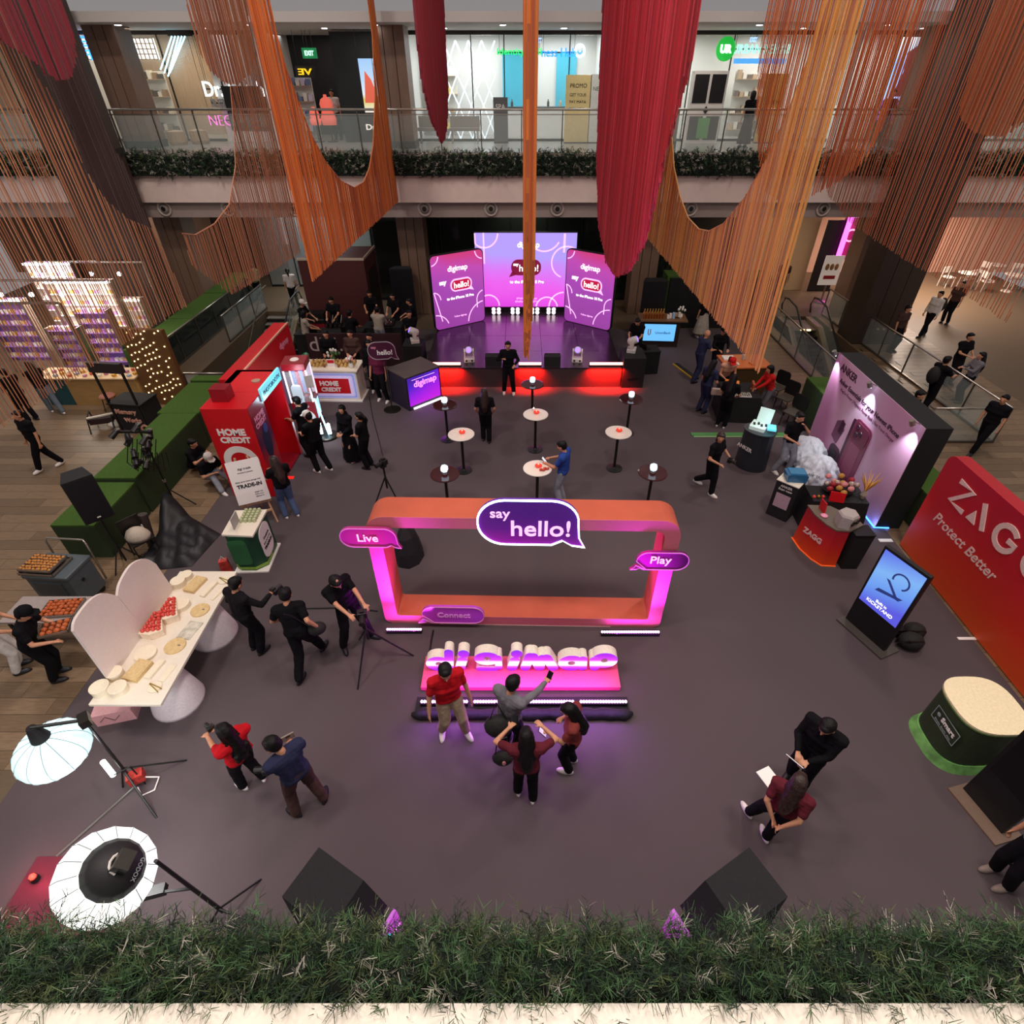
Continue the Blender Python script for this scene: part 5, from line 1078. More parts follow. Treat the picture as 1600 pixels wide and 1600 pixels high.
for i in range(8):
    for j in range(3): MB().cyl((-0.32 + .09 * i, -0.15 + .13 * j, .08 + .02 * j), (-0.32 + .09 * i, -0.15 + .13 * j, .11 + .02 * j), .012, n=6).build('knob', (M_steel, M_hcred, M_white)[(i + j) % 3], t)
t = thing('camera_rig', 'cluster of black cameras and cables on the operator desk', 'camera', (-6.75, 20.0, 0.76))
for k in range(5): MB().box((-0.3 + .16 * k, rnd.uniform(-.1, .1), .1), (.1, .16, .12), rnd.uniform(-.6, .6)).build('camera_body', M_black, t); MB().cyl((-0.3 + .16 * k, -.08, .1), (-0.3 + .16 * k, -.22, .13), .04).build('lens', M_dsteel, t); MB().tube([(-0.3 + .16 * k, 0, .16), (-.25 + .16 * k, .1, .4), (-.3 + .16 * k, .2, .2)], .012, 5).build('cable', M_steel if k % 2 else M_pvc, t)
# easel with poster
p = (at(408, 808) + at(445, 805)) / 2; A_, B_ = Vector((-6.55, 9.62, 0)), Vector((-5.7, 9.95, 0))
t = thing('poster_easel', 'wooden easel holding a white trade-in poster by the photo booth', 'easel', (-5.9, 9.75, 0), 0.42)
M_ew = mat('easel_wood', 'c79a72', 0.6, var=0.15, scale=4, stretch=(4, 4, .5)); Mx = Matrix.Rotation(R(-14), 3, 'X')
for s in (-1, 1): MB().bar((s * 0.3, -0.15, 0), (s * 0.12, 0.24, 1.6), 0.035).build('leg', M_ew, t)
MB().bar((0, 0.62, 0), (0, 0.22, 1.5), 0.03).build('rear_leg', M_ew, t); MB().bar((-0.27, -0.08, 0.32), (0.27, -0.08, 0.32), 0.04).build('crossbar', M_ew, t); MB().bar((-0.32, -0.05, 0.58), (0.32, -0.05, 0.58), 0.05).build('ledge', M_ew, t)
pb = MB().box((0, 0, 0), (0.66, 0.02, 0.98)).build('poster', M_print, t, loc=(0, 0.02, 1.1), rot=(R(-14), 0, 0))
for s, z, w, bo in (('digi trade', .3, .26, 0), ('powered by partners', .22, .3, 0), ('Enjoy up to more savings with', .02, .5, 0.001), ('TRADE-IN', -.08, .5, .004)): txt(s, .1, mat('ink_dark', '2a2528'), pb, (0, -0.013, z), width=w, bold=bo)
for s, z in (('scan to', -.26), ('know more', -.31), ('about it', -.36)): txt(s, .05, mat('ink_grey', '6a6468'), pb, (0.14, -0.013, z), width=.16)
# trade-in kiosk
t = thing('trade_in_kiosk', 'small white topped green kiosk with trade-in lettering', 'kiosk', (-5.55, 8.48, 0), 0.06)
M_kg = mat('kiosk_dark_green', '17452c', 0.4); fp = [(-0.28, -0.30), (0.28, -0.30), (0.28, 0.42), (-0.28, 0.42)]
MB().prism([(-0.3, 0.42), (-0.3, -0.25), (-0.2, -0.34), (0.1, -0.36), (0.3, -0.2), (0.3, 0.42)], 0.03, 0.93, 'xy').build('kiosk_body', M_kg, t); MB().prism([(-0.32, 0.46), (-0.32, -0.3), (0.30, -0.38), (0.33, 0.46)], 0.93, 0.97, 'xy').build('kiosk_top', M_cream, t)
MB().prism([(a, b) for a, b in ((-.31, .1), (-.31, -.26), (-.2, -.35), (.1, -.37), (.31, -.21), (.31, .1))], 0.06, 0.12, 'xy').build('lime_stripe', mat('lime_green', '7fa83a', .5), t)
fb = MB().prism(rrect(-0.02, 0.50, 0.16, 0.9, 0.2), -0.006, 0.006).build('white_panel', M_print, t, loc=(0.315, -0.2, 0), rot=(0, 0, PI / 2)); txt('TRADE-IN', .1, mat('ink_dark', ''), fb, (0.25, -0.01, .42), width=.42, bold=.003); txt('Compasia', .08, mat('ink_dark', ''), fb, (0.27, -0.01, .62), width=.3); txt('Enjoy up to with', .05, mat('ink_grey', ''), fb, (0.25, -0.01, .52), width=.36)
pf = MB().prism(rrect(-.28, .08, .2, .85, .1), -.004, .004).build('green_panel', mat('leaf_panel', '2f6a3f', .5), t, loc=(0.02, -.362, 0)); MB().bx(-.34, .35, -.4, .48, 0, .03).build('base', M_white, t)
MB().prism([(-.28, .05), (.0, .05), (.0, .3), (-.28, .3)], -.01, .01, 'yz').build('sign_card', mat('card_grey', 'a8a4a0', .5), t, loc=(-.08, .05, .97))
gm = MB().lathe([(.035, 0), (.04, .05), (.03, .08)], n=8).mesh('gift_jar'); gm.materials.append(mat('jar_sage', 'b7bd94', .5, var=.3))
for i in range(4):
    for j in range(5): o = bpy.data.objects.new('gift_jar', gm); C.objects.link(o); o.location = t.location + Matrix.Rotation(.06, 3, 'Z') @ Vector((-.05 + .085 * i, .07 + .08 * j, .97)); tag(o, 'small sage green jar on the trade-in kiosk', 'jar', 'sage jars on the trade-in kiosk')
t = thing('red_bag', 'small red patterned bag beside the trade-in kiosk', 'bag', (-6.05, 8.15, 0), .4); MB().prism([(-.1, 0), (.1, 0), (.08, .3), (-.08, .3)], -.06, .06).build('bag_body', mat('bag_red', 'b83a2f', .5, var=.4, scale=12), t); MB().tube([(-.05, 0, .3), (0, 0, .4), (.05, 0, .3)], .008, 5).build('handle', M_white, t)
# camera on tripod behind the frame
def tripod(loc, label, h=1.35, rz=0.0, spread=0.5, legs=((0, 1), (120, 1), (240, 1)), headz=0.0, cam_on=True):
    t = thing('camera_tripod', label, 'tripod', loc, rz)
    MB().cyl((0, 0, h * .55), (0, 0, h), 0.022).build('centre_column', M_black, t)
    for a, k in legs: MB().cyl((0, 0, h * .8), (spread * k * math.cos(R(a)), spread * k * math.sin(R(a)), 0.0), 0.02, 0.013, 8).build('leg', M_black, t)
    MB().box((0, 0, h + .03), (.09, .12, .06)).build('head', M_black, t)
    if cam_on: MB().box((0, 0.03, h + .13), (.16, .12, .12)).build('camera_body', M_black, t, bevel=.01); MB().cyl((0, -.03, h + .13), (0, -.2, h + .13), .045, .05).build('lens', M_black, t); MB().box((0, .03, h + .2), (.06, .08, .04)).build('viewfinder', M_dsteel, t)
    return t
p = at(612, 800); tripod((p.x, p.y, 0), 'black camera on tripod standing behind the left of the frame', 1.25, -.6)
# ================================================================== dessert table with two rounded back plates
t = thing('dessert_table', 'cream dessert table with two rounded back plates and cone legs', 'table', (0, 0, 0))
TX0, TX1, TY0, TY1, TZ = -6.23, -5.19, 4.50, 7.22, 0.9
MB().bx(TX0, TX1, TY0, TY1, TZ - 0.05, TZ).build('table_top', M_cream, t, bevel=0.006)
XP = -6.14
def lobe(pts):
    P = [(q.y, q.z) for q in (atx(a, b, XP) for a, b in pts)]; return P
Mlobe = mat('lobe_cream', 'e6d6d0', 0.5, var=0.03); Me = mat('lobe_edge', 'f4ead8', 0.5)
def smooth_poly(P, n=3):
    for _ in range(n):
        Q = []
        for i in range(len(P)):
            a, b = P[i], P[(i + 1) % len(P)]; Q += [(a[0] * .75 + b[0] * .25, a[1] * .75 + b[1] * .25), (a[0] * .25 + b[0] * .75, a[1] * .25 + b[1] * .75)]
        P = Q
    return P
def lobe_plate(y0, y1, ztop, yl):
    """plate with a round head that leans outwards, foot on the table edge"""
    c = (y0 + y1) / 2; r = (y1 - y0) / 2
    return [(y0 + .1, TZ), (y1 - .1, TZ)] + [(y1, ztop - r)] + [(c + r * math.cos(R(a)), ztop - r + r * math.sin(R(a))) for a in range(8, 176, 12)] + [(y0, ztop - r)]
pl = [lobe([(166, 1058), (113, 986), (116, 968), (137, 940), (159, 927), (181, 931), (222, 981)]), lobe([(222, 981), (182, 931), (186, 911), (203, 883), (225, 873), (242, 881), (270, 922)])]
for k, P in enumerate(pl):
    (ya, za), (yb, zb) = P[0], P[-1]
    head = smooth_poly([P[0]] + P[1:-1] + [P[-1]], 0)
    arcpts = P[1:-1]; Q = [arcpts[0]]
    for i in range(len(arcpts) - 1):
        p0 = arcpts[max(0, i - 1)]; p1, p2 = arcpts[i], arcpts[i + 1]; p3 = arcpts[min(len(arcpts) - 1, i + 2)]
        for s in (0.25, 0.5, 0.75, 1.0):
            Q.append(tuple(0.5 * (2 * p1[d] + (p2[d] - p0[d]) * s + (2 * p0[d] - 5 * p1[d] + 4 * p2[d] - p3[d]) * s * s + (3 * p1[d] - p0[d] - 3 * p2[d] + p3[d]) * s ** 3) for d in (0, 1)))
    full = [(max(TY0, ya), TZ)] + ([(ya, za)] if za > TZ + .05 else []) + Q + ([(yb, zb)] if zb > TZ + .05 else []) + [(min(TY1, yb), TZ)]
    MB().prism(full, XP - 0.02, XP + 0.02, 'yz').build('back_plate', Mlobe, t)
for y in (5.15, 6.5): MB().lathe([(0.40, 0.0), (0.39, 0.05), (0.22, TZ - 0.05)], (-5.58, y, 0), 28).build('cone_leg', mat('cone_white', 'dcd0d4', 0.5), t, True)
def on_table(px, py): q = at(px, py, TZ); return Vector((q.x, q.y, TZ))
M_cake = mat('cake_cream', 'efe2c8', 0.6, var=0.04); M_bis = mat('biscuit_tan', 'd8bb86', 0.7, var=0.12, scale=25); M_marb = mat('marble_grey', 'cfc8b8', 0.3, var=0.3, scale=10)
def cake(px, py, r, h, m, label, name='round_box', cat='cake box'):
    p = on_table(px, py); t = thing(name, label, cat, p); MB().lathe([(r, 0), (r, h * .7)], n=28).build('body', m, t); MB().lathe([(r * 1.04, h * .7), (r * 1.05, h), (r * .98, h * 1.03)], n=28).build('lid', m, t); return t
cake(293, 903, .10, .10, M_cake, 'small round cream box at the far corner of the dessert table'); cake(281, 914, .115, .12, M_cake, 'round cream box second from the far corner of the dessert table')
cake(284, 948, .14, .09, M_cake, 'shallow round cream box behind the strawberry slices'); cake(229, 1023, .15, .05, M_cake, 'flat round cream cake lid in the middle of the dessert table')
cake(183, 1057, .11, .12, M_cake, 'round cream box against the back plate, near end'); cake(160, 1080, .125, .12, M_cake, 'round cream box at the near corner of the dessert table'); cake(188, 1080, .12, .11, M_cake, 'round cream box beside the near corner of the dessert table')
def disc(px, py, r, m, label): p = on_table(px, py); t = thing('round_board', label, 'board', p); MB().lathe([(r, 0), (r, .02), (r - .01, .028)], n=28).build('disc', m, t); MB().bx(r * .3, r * .55, -.01, .01, .028, .032).build('stamp', mat('ink_grey', ''), t)
disc(313, 954, .15, M_bis, 'round tan board at the far front of the dessert table'); disc(274, 1010, .16, M_bis, 'round tan board at the middle front of the dessert table')
def slab(px, py, w, d, h, m, label, rz, name='flat_box'): p = on_table(px, py); t = thing(name, label, 'box', p, rz); MB().bx(-w / 2, w / 2, -d / 2, d / 2, 0, h).build('box_body', m, t, bevel=.006); MB().bx(-w / 2 + .02, w / 2 - .02, -d / 2 + .02, d / 2 - .02, h, h + .004).build('top_sheet', m, t)
slab(306, 915, .22, .36, .06, M_bis, 'tan flat box near the far end of the dessert table', -.25); slab(327, 922, .1, .36, .05, M_cake, 'narrow cream box beside the far tan flat box', -.25); slab(342, 927, .06, .34, .02, M_cake, 'thin cream tray by the far front edge', -.3); slab(297, 985, .24, .36, .015, M_marb, 'grey veined slab on the front of the dessert table', -.2)
slab(217, 1050, .24, .36, .07, M_bis, 'tan flat box near the near end of the dessert table', -.2); slab(243, 1047, .11, .34, .05, M_cake, 'narrow cream box beside the near tan flat box', -.2); slab(262, 1052, .1, .3, .015, M_cake, 'thin cream tray by the near front edge', -.2)
M_straw = mat('strawberry_red', 'd5493f', 0.35, var=0.25, scale=30); M_glaze = mat('slice_cream', 'f0d9c0', .5)
for k, (px, py, lab) in enumerate(((268, 962, 'strawberry topped cake slice, the farther of two'), (245, 985, 'strawberry topped cake slice, the nearer of two'))):
    p = on_table(px, py); t = thing('cake_slice', lab, 'cake', p, R(12)); MB().prism([(-.04, .26), (-.17, -.14), (.0, -.2), (.17, -.14), (.04, .26)], 0, .13, 'xy').build('sponge', M_glaze, t); MB().prism([(-.045, .27), (-.18, -.15), (.0, -.21), (.18, -.15), (.045, .27)], .13, .145, 'xy').build('cream_rim', M_cake, t)
    for j in range(6):
        n = 4 - j // 2 if j else 4
        for i in range(n): MB().ball((-.115 * (1 - j / 7) + .23 * (1 - j / 7) * i / max(1, n - 1), -.12 + .07 * j, .16), (.036, .036, .04), 8).build('strawberry', M_straw, t)
for k, (px, py, lab) in enumerate(((350, 907, 'small gold tongs on a plate at the far front corner'), (242, 1074, 'small gold tongs on a plate at the near front corner'))):
    p = on_table(px, py); t = thing('tongs_plate', lab, 'plate', p, -.5); MB().lathe([(.07, 0), (.10, .012), (.095, .015)], n=20).build('plate', M_cake, t)
    for s in (-1, 1): MB().bar((-.11, s * .005, .02), (.13, s * .03, .02), .012).build('tong_arm', mat('brass', 'b89a3a', .3, .9), t)
t = thing('pink_box', 'pink gift box with black scribble on the floor below the dessert table', 'box', (*at(190, 1112)[:2], 0), .25); MB().bx(-.28, .28, -.2, .2, 0, .26).build('box_body', mat('box_pink', 'd8a0a4', .6), t); MB().tube([(-.2, -.203, .1), (-.1, -.203, .2), (0, -.203, .08), (.1, -.203, .18)], .006, 5).build('scribble', M_black, t)
# ------------------------------------------------------------------ turf boxes, stall, trolley and lights at the left edge
def turf_box(x0, x1, y0, y1, h, label):
    t = thing('turf_box', label, 'planter box', ((x0 + x1) / 2, y0, 0)); w = (x1 - x0) / 2
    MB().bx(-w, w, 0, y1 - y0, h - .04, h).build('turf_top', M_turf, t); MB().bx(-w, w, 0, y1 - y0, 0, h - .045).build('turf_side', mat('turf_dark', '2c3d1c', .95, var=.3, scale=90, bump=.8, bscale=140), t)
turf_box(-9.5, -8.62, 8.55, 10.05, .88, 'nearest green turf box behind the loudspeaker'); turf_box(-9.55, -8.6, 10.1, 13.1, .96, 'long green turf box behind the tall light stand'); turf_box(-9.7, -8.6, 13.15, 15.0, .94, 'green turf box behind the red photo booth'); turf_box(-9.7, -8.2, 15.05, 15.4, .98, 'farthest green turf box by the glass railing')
# loudspeaker on a stand
def stand_legs(t, h, r=0.45, n=3, a0=20):
    MB().cyl((0, 0, .1), (0, 0, h), .02).build('pole', M_black, t)
    for k in range(n): a = R(a0 + 360 / n * k); MB().cyl((0, 0, .55), (r * math.cos(a), r * math.sin(a), 0), .014, n=6).build('leg', M_black, t)
t = thing('speaker_stand', 'black tripod stand under the loudspeaker by the turf boxes', 'stand', (-8.2, 8.35, 0)); stand_legs(t, 1.3, .35); loudspeaker((-8.2, 8.35, 1.3), 'black loudspeaker on a stand before the nearest turf box', .5, .95, .75)
# tall stand with a bundle of lamps
t = thing('lamp_tower', 'tall black stand carrying a bundle of spotlights and cables', 'light stand', (-8.1, 10.25, 0)); stand_legs(t, 2.15, .4); MB().bar((-.45, 0, 2.05), (.25, 0, 2.05), .05).build('crossbar', M_black, t)
for z in (.75, 1.6): MB().cyl((0, 0, z), (0, 0, z + .06), .035).build('clamp', M_steel, t)
for k in range(13):
    x, y, z = (-.46 + .055 * k, rnd.uniform(-.2, .2), rnd.uniform(1.35, 2.15)); sp = MB().cyl((x, y, z), (x + rnd.uniform(-.15, .15), y - .16, z - .1), .05, .062, 12).build('spotlight', M_black, t); MB().lathe([(.06, 0), (.055, .01)], (x, y + .0, z + .02), 8).build('rim', M_steel, sp)
for k in range(7): a = -.3 + .1 * k; MB().tube([(a, -.05, 1.9), (a - .15, -.2, 1.4), (a - .05 + .02 * k, -.15, 1.15), (a + .12, -.1, 1.6)], .011, 5).build('cable_loop', M_pvc, t)
# black cloth spread on the floor
t = thing('floor_cloth', 'crumpled black cloth spread on the floor below the lamp stand', 'cloth', (0, 0, 0)); m = MB(); nx, ny = 16, 12
c4 = [at(212, 895), at(300, 885), at(345, 835), at(270, 792)]
for j in range(ny + 1):
    for i in range(nx + 1):
        u, v = i / nx, j / ny; p = c4[0].lerp(c4[1], u).lerp(c4[3].lerp(c4[2], u), v); e = min(u, 1 - u, v, 1 - v)
        m.v.append((p.x, p.y, .012 + min(.1, e) * (1.2 * abs(math.sin(9 * u + 5 * v)) + .9 * abs(math.sin(13 * v - 4 * u))) + (.45 * max(0, 1 - ((u - .05) ** 2 + (v - .95) ** 2) * 9) if e > -1 else 0)))
for j in range(ny):
    for i in range(nx): a = j * (nx + 1) + i; m.f.append((a, a + 1, a + nx + 2, a + nx + 1)); m.mi.append(0)
m.build('cloth', mat('cloth_satin_black', '131016', .55, var=.2), t, True)
t = thing('folding_chair', 'grey folding chair with a pale coat on it behind the dessert table', 'chair', (*at(232, 866)[:2], 0), .9); MB().bx(-.22, .22, -.22, .22, .43, .46).build('seat', M_dsteel, t); MB().bx(-.2, .2, .2, .23, .5, .88).build('backrest', M_dsteel, t)
for sx in (-.2, .2):
    for sy in (-.2, .2): MB().bar((sx, sy, 0), (sx, sy * .6, .44), .025).build('leg', M_dsteel, t)
t = thing('pale_coat', 'pale grey coat heaped on the folding chair', 'coat', (*at(232, 866)[:2], .46)); MB().lathe([(.24, 0), (.25, .08), (.18, .2), (.08, .26)], n=12, sy=.8).build('folds', mat('coat_grey', 'b8ac9c', .8, bump=.8, bscale=7), t, True)
t = thing('paper_tube', 'dark tube case leaning by the pale coat', 'tube', (*at(238, 850)[:2], 0)); MB().cyl((0, 0, .05), (.05, .1, .75), .09).build('tube_body', mat('tube_brown', '3a2f2c', .5), t); MB().bx(-.02, .06, -.07, -.05, .45, .6).build('label_strip', M_print, t)
# catering trolley with trays
t = thing('catering_trolley', 'grey blue insulated catering box on wheels with steel handle', 'trolley', (-8.62, 7.4, 0), -.08); M_ct = mat('trolley_blue_grey', '4a5358', .5)
MB().bx(-.42, .42, -.3, .3, .12, .84).build('box_body', M_ct, t, bevel=.03); MB().bx(-.44, .44, -.32, .32, .80, .88).build('lid', M_ct, t, bevel=.02); MB().bx(-.3, .25, -.318, -.30, .22, .72).build('door_panel', mat('trolley_dark', '3a4247', .5), t); MB().cyl((.421, -.05, .6), (.44, -.05, .6), .03).build('latch', M_black, t)
MB().tube([(-.40, .36, .2), (-.40, .40, 1.1), (-.36, .42, 1.16), (.36, .42, 1.16), (.40, .40, 1.1), (.40, .36, .2)], .018, 8).build('handle', M_steel, t, True)
for sx in (-.34, .34):
    for sy in (-.22, .22): MB().cyl((sx - .02, sy, .06), (sx + .02, sy, .06), .06).build('wheel', M_black, t)
M_pastry = mat('pastry_gold', 'c8863f', .5, var=.35, scale=20); M_pastry2 = mat('fried_orange', 'b85a2a', .4, var=.4, scale=18); M_traym = mat('tray_steel', '9a8f86', .35, .8)
def tray(loc, rz, w, d, label, m, n, r, name='food_tray'):
    t = thing(name, label, 'food tray', loc, rz); MB().bx(-w / 2, w / 2, -d / 2, d / 2, 0, .012).build('tray_base', M_traym, t)
    for (a, b, c, e) in ((-w / 2, w / 2, -d / 2, -d / 2 + .012), (-w / 2, w / 2, d / 2 - .012, d / 2), (-w / 2, -w / 2 + .012, -d / 2, d / 2), (w / 2 - .012, w / 2, -d / 2, d / 2)): MB().bx(a, b, c, e, .0, .05).build('rim', M_traym, t)
    me = MB().ball((0, 0, 0), (r, r * .8, r * .8), 8).mesh('piece'); me.materials.append(m)
    for j in range(n[1]):
        for i in range(n[0]): o = bpy.data.objects.new('piece', me); C.objects.link(o); o.parent = t; o.location = (-w / 2 + (i + .7) * w / (n[0] + .4) + rnd.uniform(-.008, .008), -d / 2 + (j + .7) * d / (n[1] + .4) + rnd.uniform(-.008, .008), .035 + rnd.uniform(0, .02)); o.rotation_euler = (0, 0, rnd.uniform(0, 3))
tray((-8.78, 7.35, .95), -.08, .62, .44, 'topmost steel tray of golden pastries on the blue grey trolley', M_pastry, (10, 6), .03); tray((-8.76, 7.35, .885), -.08, .68, .5, 'lower steel tray under the pastry tray on the trolley', M_pastry, (2, 2), .02)
tr_t = thing('side_table', 'narrow cloth covered table under the tray of fried food', 'table', (-7.95, 6.45, 0)); MB().bx(-.9, .38, -.3, .3, .70, .74).build('table_top', mat('linen_grey', '9a8e8a', .8), tr_t)
for sx in (-.8, .3):
    for sy in (-.24, .24): MB().bx(sx - .02, sx + .02, sy - .02, sy + .02, 0, .7).build('leg', M_dsteel, tr_t)
tray((-7.95, 6.45, .74), .1, .6, .4, 'steel tray of orange fried food beside the dessert table', M_pastry2, (7, 5), .045)
# craft stall far left
t = thing('craft_stall_counter', 'timber stall counter with teal end covered with craft goods', 'counter', (-12.6, 15.4, 0)); MB().bx(-1.1, 1.0, 0, .7, 0, .86).build('counter_body', mat('stall_timber', 'a8824e', .6, var=.12, scale=3, stretch=(1, 1, 6)), t); MB().bx(-1.9, -1.1, 0.02, .68, 0, .86).build('teal_end', mat('stall_teal', '1c4a4f', .6), t); MB().bx(-2.0, 1.05, -.05, .75, .86, .9).build('counter_top', mat('stall_top', 'd8b88a', .5), t)
for k in range(26):
    tag(MB().box((-14.4 + .11 * k, 15.5 + .14 * (k % 4), .93), (.09, .1, .05 + .02 * (k % 3)), rnd.uniform(-.6, .6)).build('craft_item', mat('craft_%d' % (k % 5), ('d8a03a', 'e0d8cc', 'b87a9a', 'c85a3a', '8aa0b8')[k % 5], .6)), 'small colourful craft pack on the stall counter', 'craft pack', 'craft packs on the stall counter')
def rack(x, y, w, h, m, label, n=5, glow=None, rz=0.0):
    t = thing('display_rack', label, 'rack', (x, y, 0), rz); MB().bx(-w / 2, w / 2, .1, .14, .3, h).build('back_board', m, t)
    for s in (-w / 2, w / 2): MB().bx(s - .02, s + .02, -.15, .14, 0, h).build('upright', M_steel, t)
    for k in range(n):
        z = .5 + (h - .6) * k / (n - 1); MB().bx(-w / 2, w / 2, -.15, .12, z, z + .02).build('shelf', m, t)
        for i in range(int(w / .16)): MB().box((-w / 2 + .1 + .16 * i, -.02, z + .07), (.1, .1, .1)).build('goods', mat('goods_%d' % ((i + k) % 4), ('e8dcc0', 'd8a860', 'c890d0', 'f0e8e0')[(i + k) % 4], .5, emit=.1), t)
    if glow: MB().bx(-w / 2, w / 2, -.2, -.14, h - .06, h).build('light_strip', glow, t)
    return t
M_purp = mat('rack_purple', '8f6ab0', .5, emit=.1); M_wr = mat('rack_white', 'e8e0d8', .5, emit=.18)
rack(-13.9, 16.6, .9, 2.0, M_purp, 'purple goods rack at the front of the craft stall', 6); rack(-13.55, 17.6, 1.0, 2.2, M_purp, 'purple goods rack behind the timber stall counter', 6); rack(-14.6, 19.0, 2.2, 2.7, M_wr, 'tall white lit goods rack deep in the craft stall', 7, M_coolw); rack(-16.6, 18.0, 1.4, 2.4, M_purp, 'wide purple goods rack at the far left edge', 6, M_coolw); rack(-16.4, 20.4, 1.6, 2.9, M_wr, 'tall white lit goods rack at the far left back', 7, M_coolw); rack(-13.7, 19.7, .9, 1.9, M_wr, 'white goods rack beside the turf ledge', 5, M_warmw)
t = thing('stall_canopy', 'open metal canopy with warm lamps over the craft stall', 'canopy', (-14.6, 18.2, 0))
for sx in (-2.2, 1.45):
    for sy in (-2.2, 2.2): MB().bx(sx - .03, sx + .03, sy - .03, sy + .03, 0, 2.9).build('post', M_steel, t)
for sy in (-2.2, 0, 2.2): MB().bx(-2.2, 1.45, sy - .03, sy + .03, 2.87, 2.93).build('beam', M_steel, t)
for k in range(8): MB().ball((-2 + .46 * k, -1.1 + 2.2 * (k % 2), 2.8), .07, 8).build('bulb', M_coolw, t)
lamp('stall_light', 'AREA', (-14.6, 17.6, 2.8), 150, (1, .86, .7), 2.5); lamp('stall_light', 'AREA', (-16.5, 19.8, 2.8), 90, (1, .9, .95), 1.5)
# pegboard with light dots
loc, rz, w = face_line((-12.05, 15.55, 0), (-10.45, 14.85, 0))
t = thing('pegboard', 'tall brown board covered with small glowing bulbs behind the cart', 'board', (-11.48, 15.5, 0), -.12); MB().bx(0, 1.35, 0, .14, 0, 2.35).build('board', mat('peg_brown', '6a4520', .6, var=.1), t)
pm = MB().ball((0, 0, 0), (.02, .015, .02), 6).mesh('bulb'); pm.materials.append(emi('bulb_warm', 'ffe9a0', 7)); pr = random.Random(4)
for i in range(9):
    for j in range(11):
        if pr.random() < .8: o = bpy.data.objects.new('bulb', pm); C.objects.link(o); o.parent = t; o.location = (.1 + .145 * i, -.01, .2 + .2 * j + .07 * (i % 3) * .8 + pr.uniform(-.03, .03))
# memory cart
t = thing('photo_cart', 'black open frame cart with raised pink lettering', 'cart', (-11.0, 14.0, 0), -.12)
for x in (-.42, .42): MB().bx(x - .025, x + .025, -.2, -.15, 0, 2.0).build('post', M_black, t)
MB().bx(-.48, .48, -.23, -.1, 1.78, 2.05).build('header_board', mat('cart_header', '2a1f1f', .6), t); MB().bx(-.46, .5, -.18, .5, .05, .82).build('cart_body', M_blackm, t); MB().bx(-.48, .52, -.22, .52, .82, .86).build('cart_top', M_blackm, t)
M_sal = mat('letters_salmon', 'cf9a86', .5); txt('Memory', .2, M_sal, t, (-.02, -.2, .6), width=.62, bold=.006, ext=.015); txt('Works', .2, M_sal, t, (.08, -.2, .36), width=.5, bold=.006, ext=.015)
MB().ring(arc(.36, .1, .14, 0, 345, 20), arc(.36, .1, .09, 0, 345, 20), -.22, -.18).build('ring_ornament', M_sal, t)
t = thing('round_stool', 'dark stool with a pink cushion beside the black cart', 'stool', (*at(178, 640)[:2], 0)); MB().lathe([(.2, .42), (.22, .46), (.18, .5)], n=18).build('cushion', mat('cushion_pink', 'a86a5a', .7), t)
for k in range(4): a = PI / 4 + PI / 2 * k; MB().cyl((.15 * math.cos(a), .15 * math.sin(a), .42), (.22 * math.cos(a), .22 * math.sin(a), 0), .014, n=6).build('leg', M_black, t)
t = thing('wheeled_frame', 'black wheeled metal frame with a cream bar by the cart', 'frame', (*at(165, 672)[:2], 0), .3)
for s in (-.3, .3): MB().tube([(s, -.2, .02), (s, 0, .4), (s, .3, .5), (s, .4, .02)], .02, 6).build('side_tube', M_black, t)
MB().bar((-.3, 0, .42), (.5, .1, .45), .04).build('cream_bar', M_cream, t); MB().bx(-.3, .3, 0, .3, .2, .36).build('dark_bag', mat('bag_maroon', '2c1214', .8), t)
tag(MB().ball((*at(182, 668)[:2], .12), (.2, .16, .12), 10).build('white_cloth', mat('cloth_offwhite', 'cfc4b4', .9, bump=.9, bscale=9), smooth=True), 'small crumpled off-white cloth by the wheeled frame', 'cloth')
# ================================================================== softbox lamps at lower left
M_soft = emi('softbox_skin', 'c4ecf0', 1.05); M_seamw = mat('softbox_rib', '9aa4a8', .5)
def lantern(loc, label, r=.42, flat=.72):
    t = thing('lantern_softbox', label, 'studio lamp', loc); 
    prof = [(r * math.cos(a) , r * flat * math.sin(a)) for a in [R(-78 + 156 * k / 12) for k in range(13)]]; MB().lathe(prof, n=24).build('skin', M_soft, t, True)
    for k in range(12): a = 2 * PI * k / 12; MB().tube([((q + .004) * math.cos(a), (q + .004) * math.sin(a), z) for q, z in prof], .004, 4).build('rib', M_seamw, t)
    MB().lathe([(r * .26, r * flat * .97), (r * .16, r * flat * .97 + .16), (r * .12, r * flat + .2)], n=14).build('mount_cone', M_blackm, t)
    return t
p = at(210, 1222); LB = Vector((p.x, p.y, 0)); LH = at(132, 1125, 2.35)
t = thing('lamp_stand', 'black light stand with red cable at its foot, carrying the left lantern', 'light stand', LB)
hv = LH - LB; MB().cyl((0, 0, .25), hv, .022, .016, 8).build('pole', M_black, t)
for px, py in ((292, 1188), (192, 1230), (245, 1278)): q = at(px, py) - LB; MB().cyl((0, 0, .4), (q.x, q.y, 0), .014, n=6).build('leg', M_black, t)
MB().box((.12, -.02, .2), (.2, .14, .16), .5).build('ballast', mat('ballast_red', 'a8322a', .4, var=.5, scale=20), t); MB().tube([(.2, 0, .15), (.35, .05, .05), (.36, -.12, .02), (.22, -.2, .02), (.15, -.12, .1)], .012, 6).build('white_cable', M_white, t)
lc = at(83, 1172, 2.0); lantern((lc.x, lc.y, 2.0), 'glowing white lantern softbox at the left edge', .37)
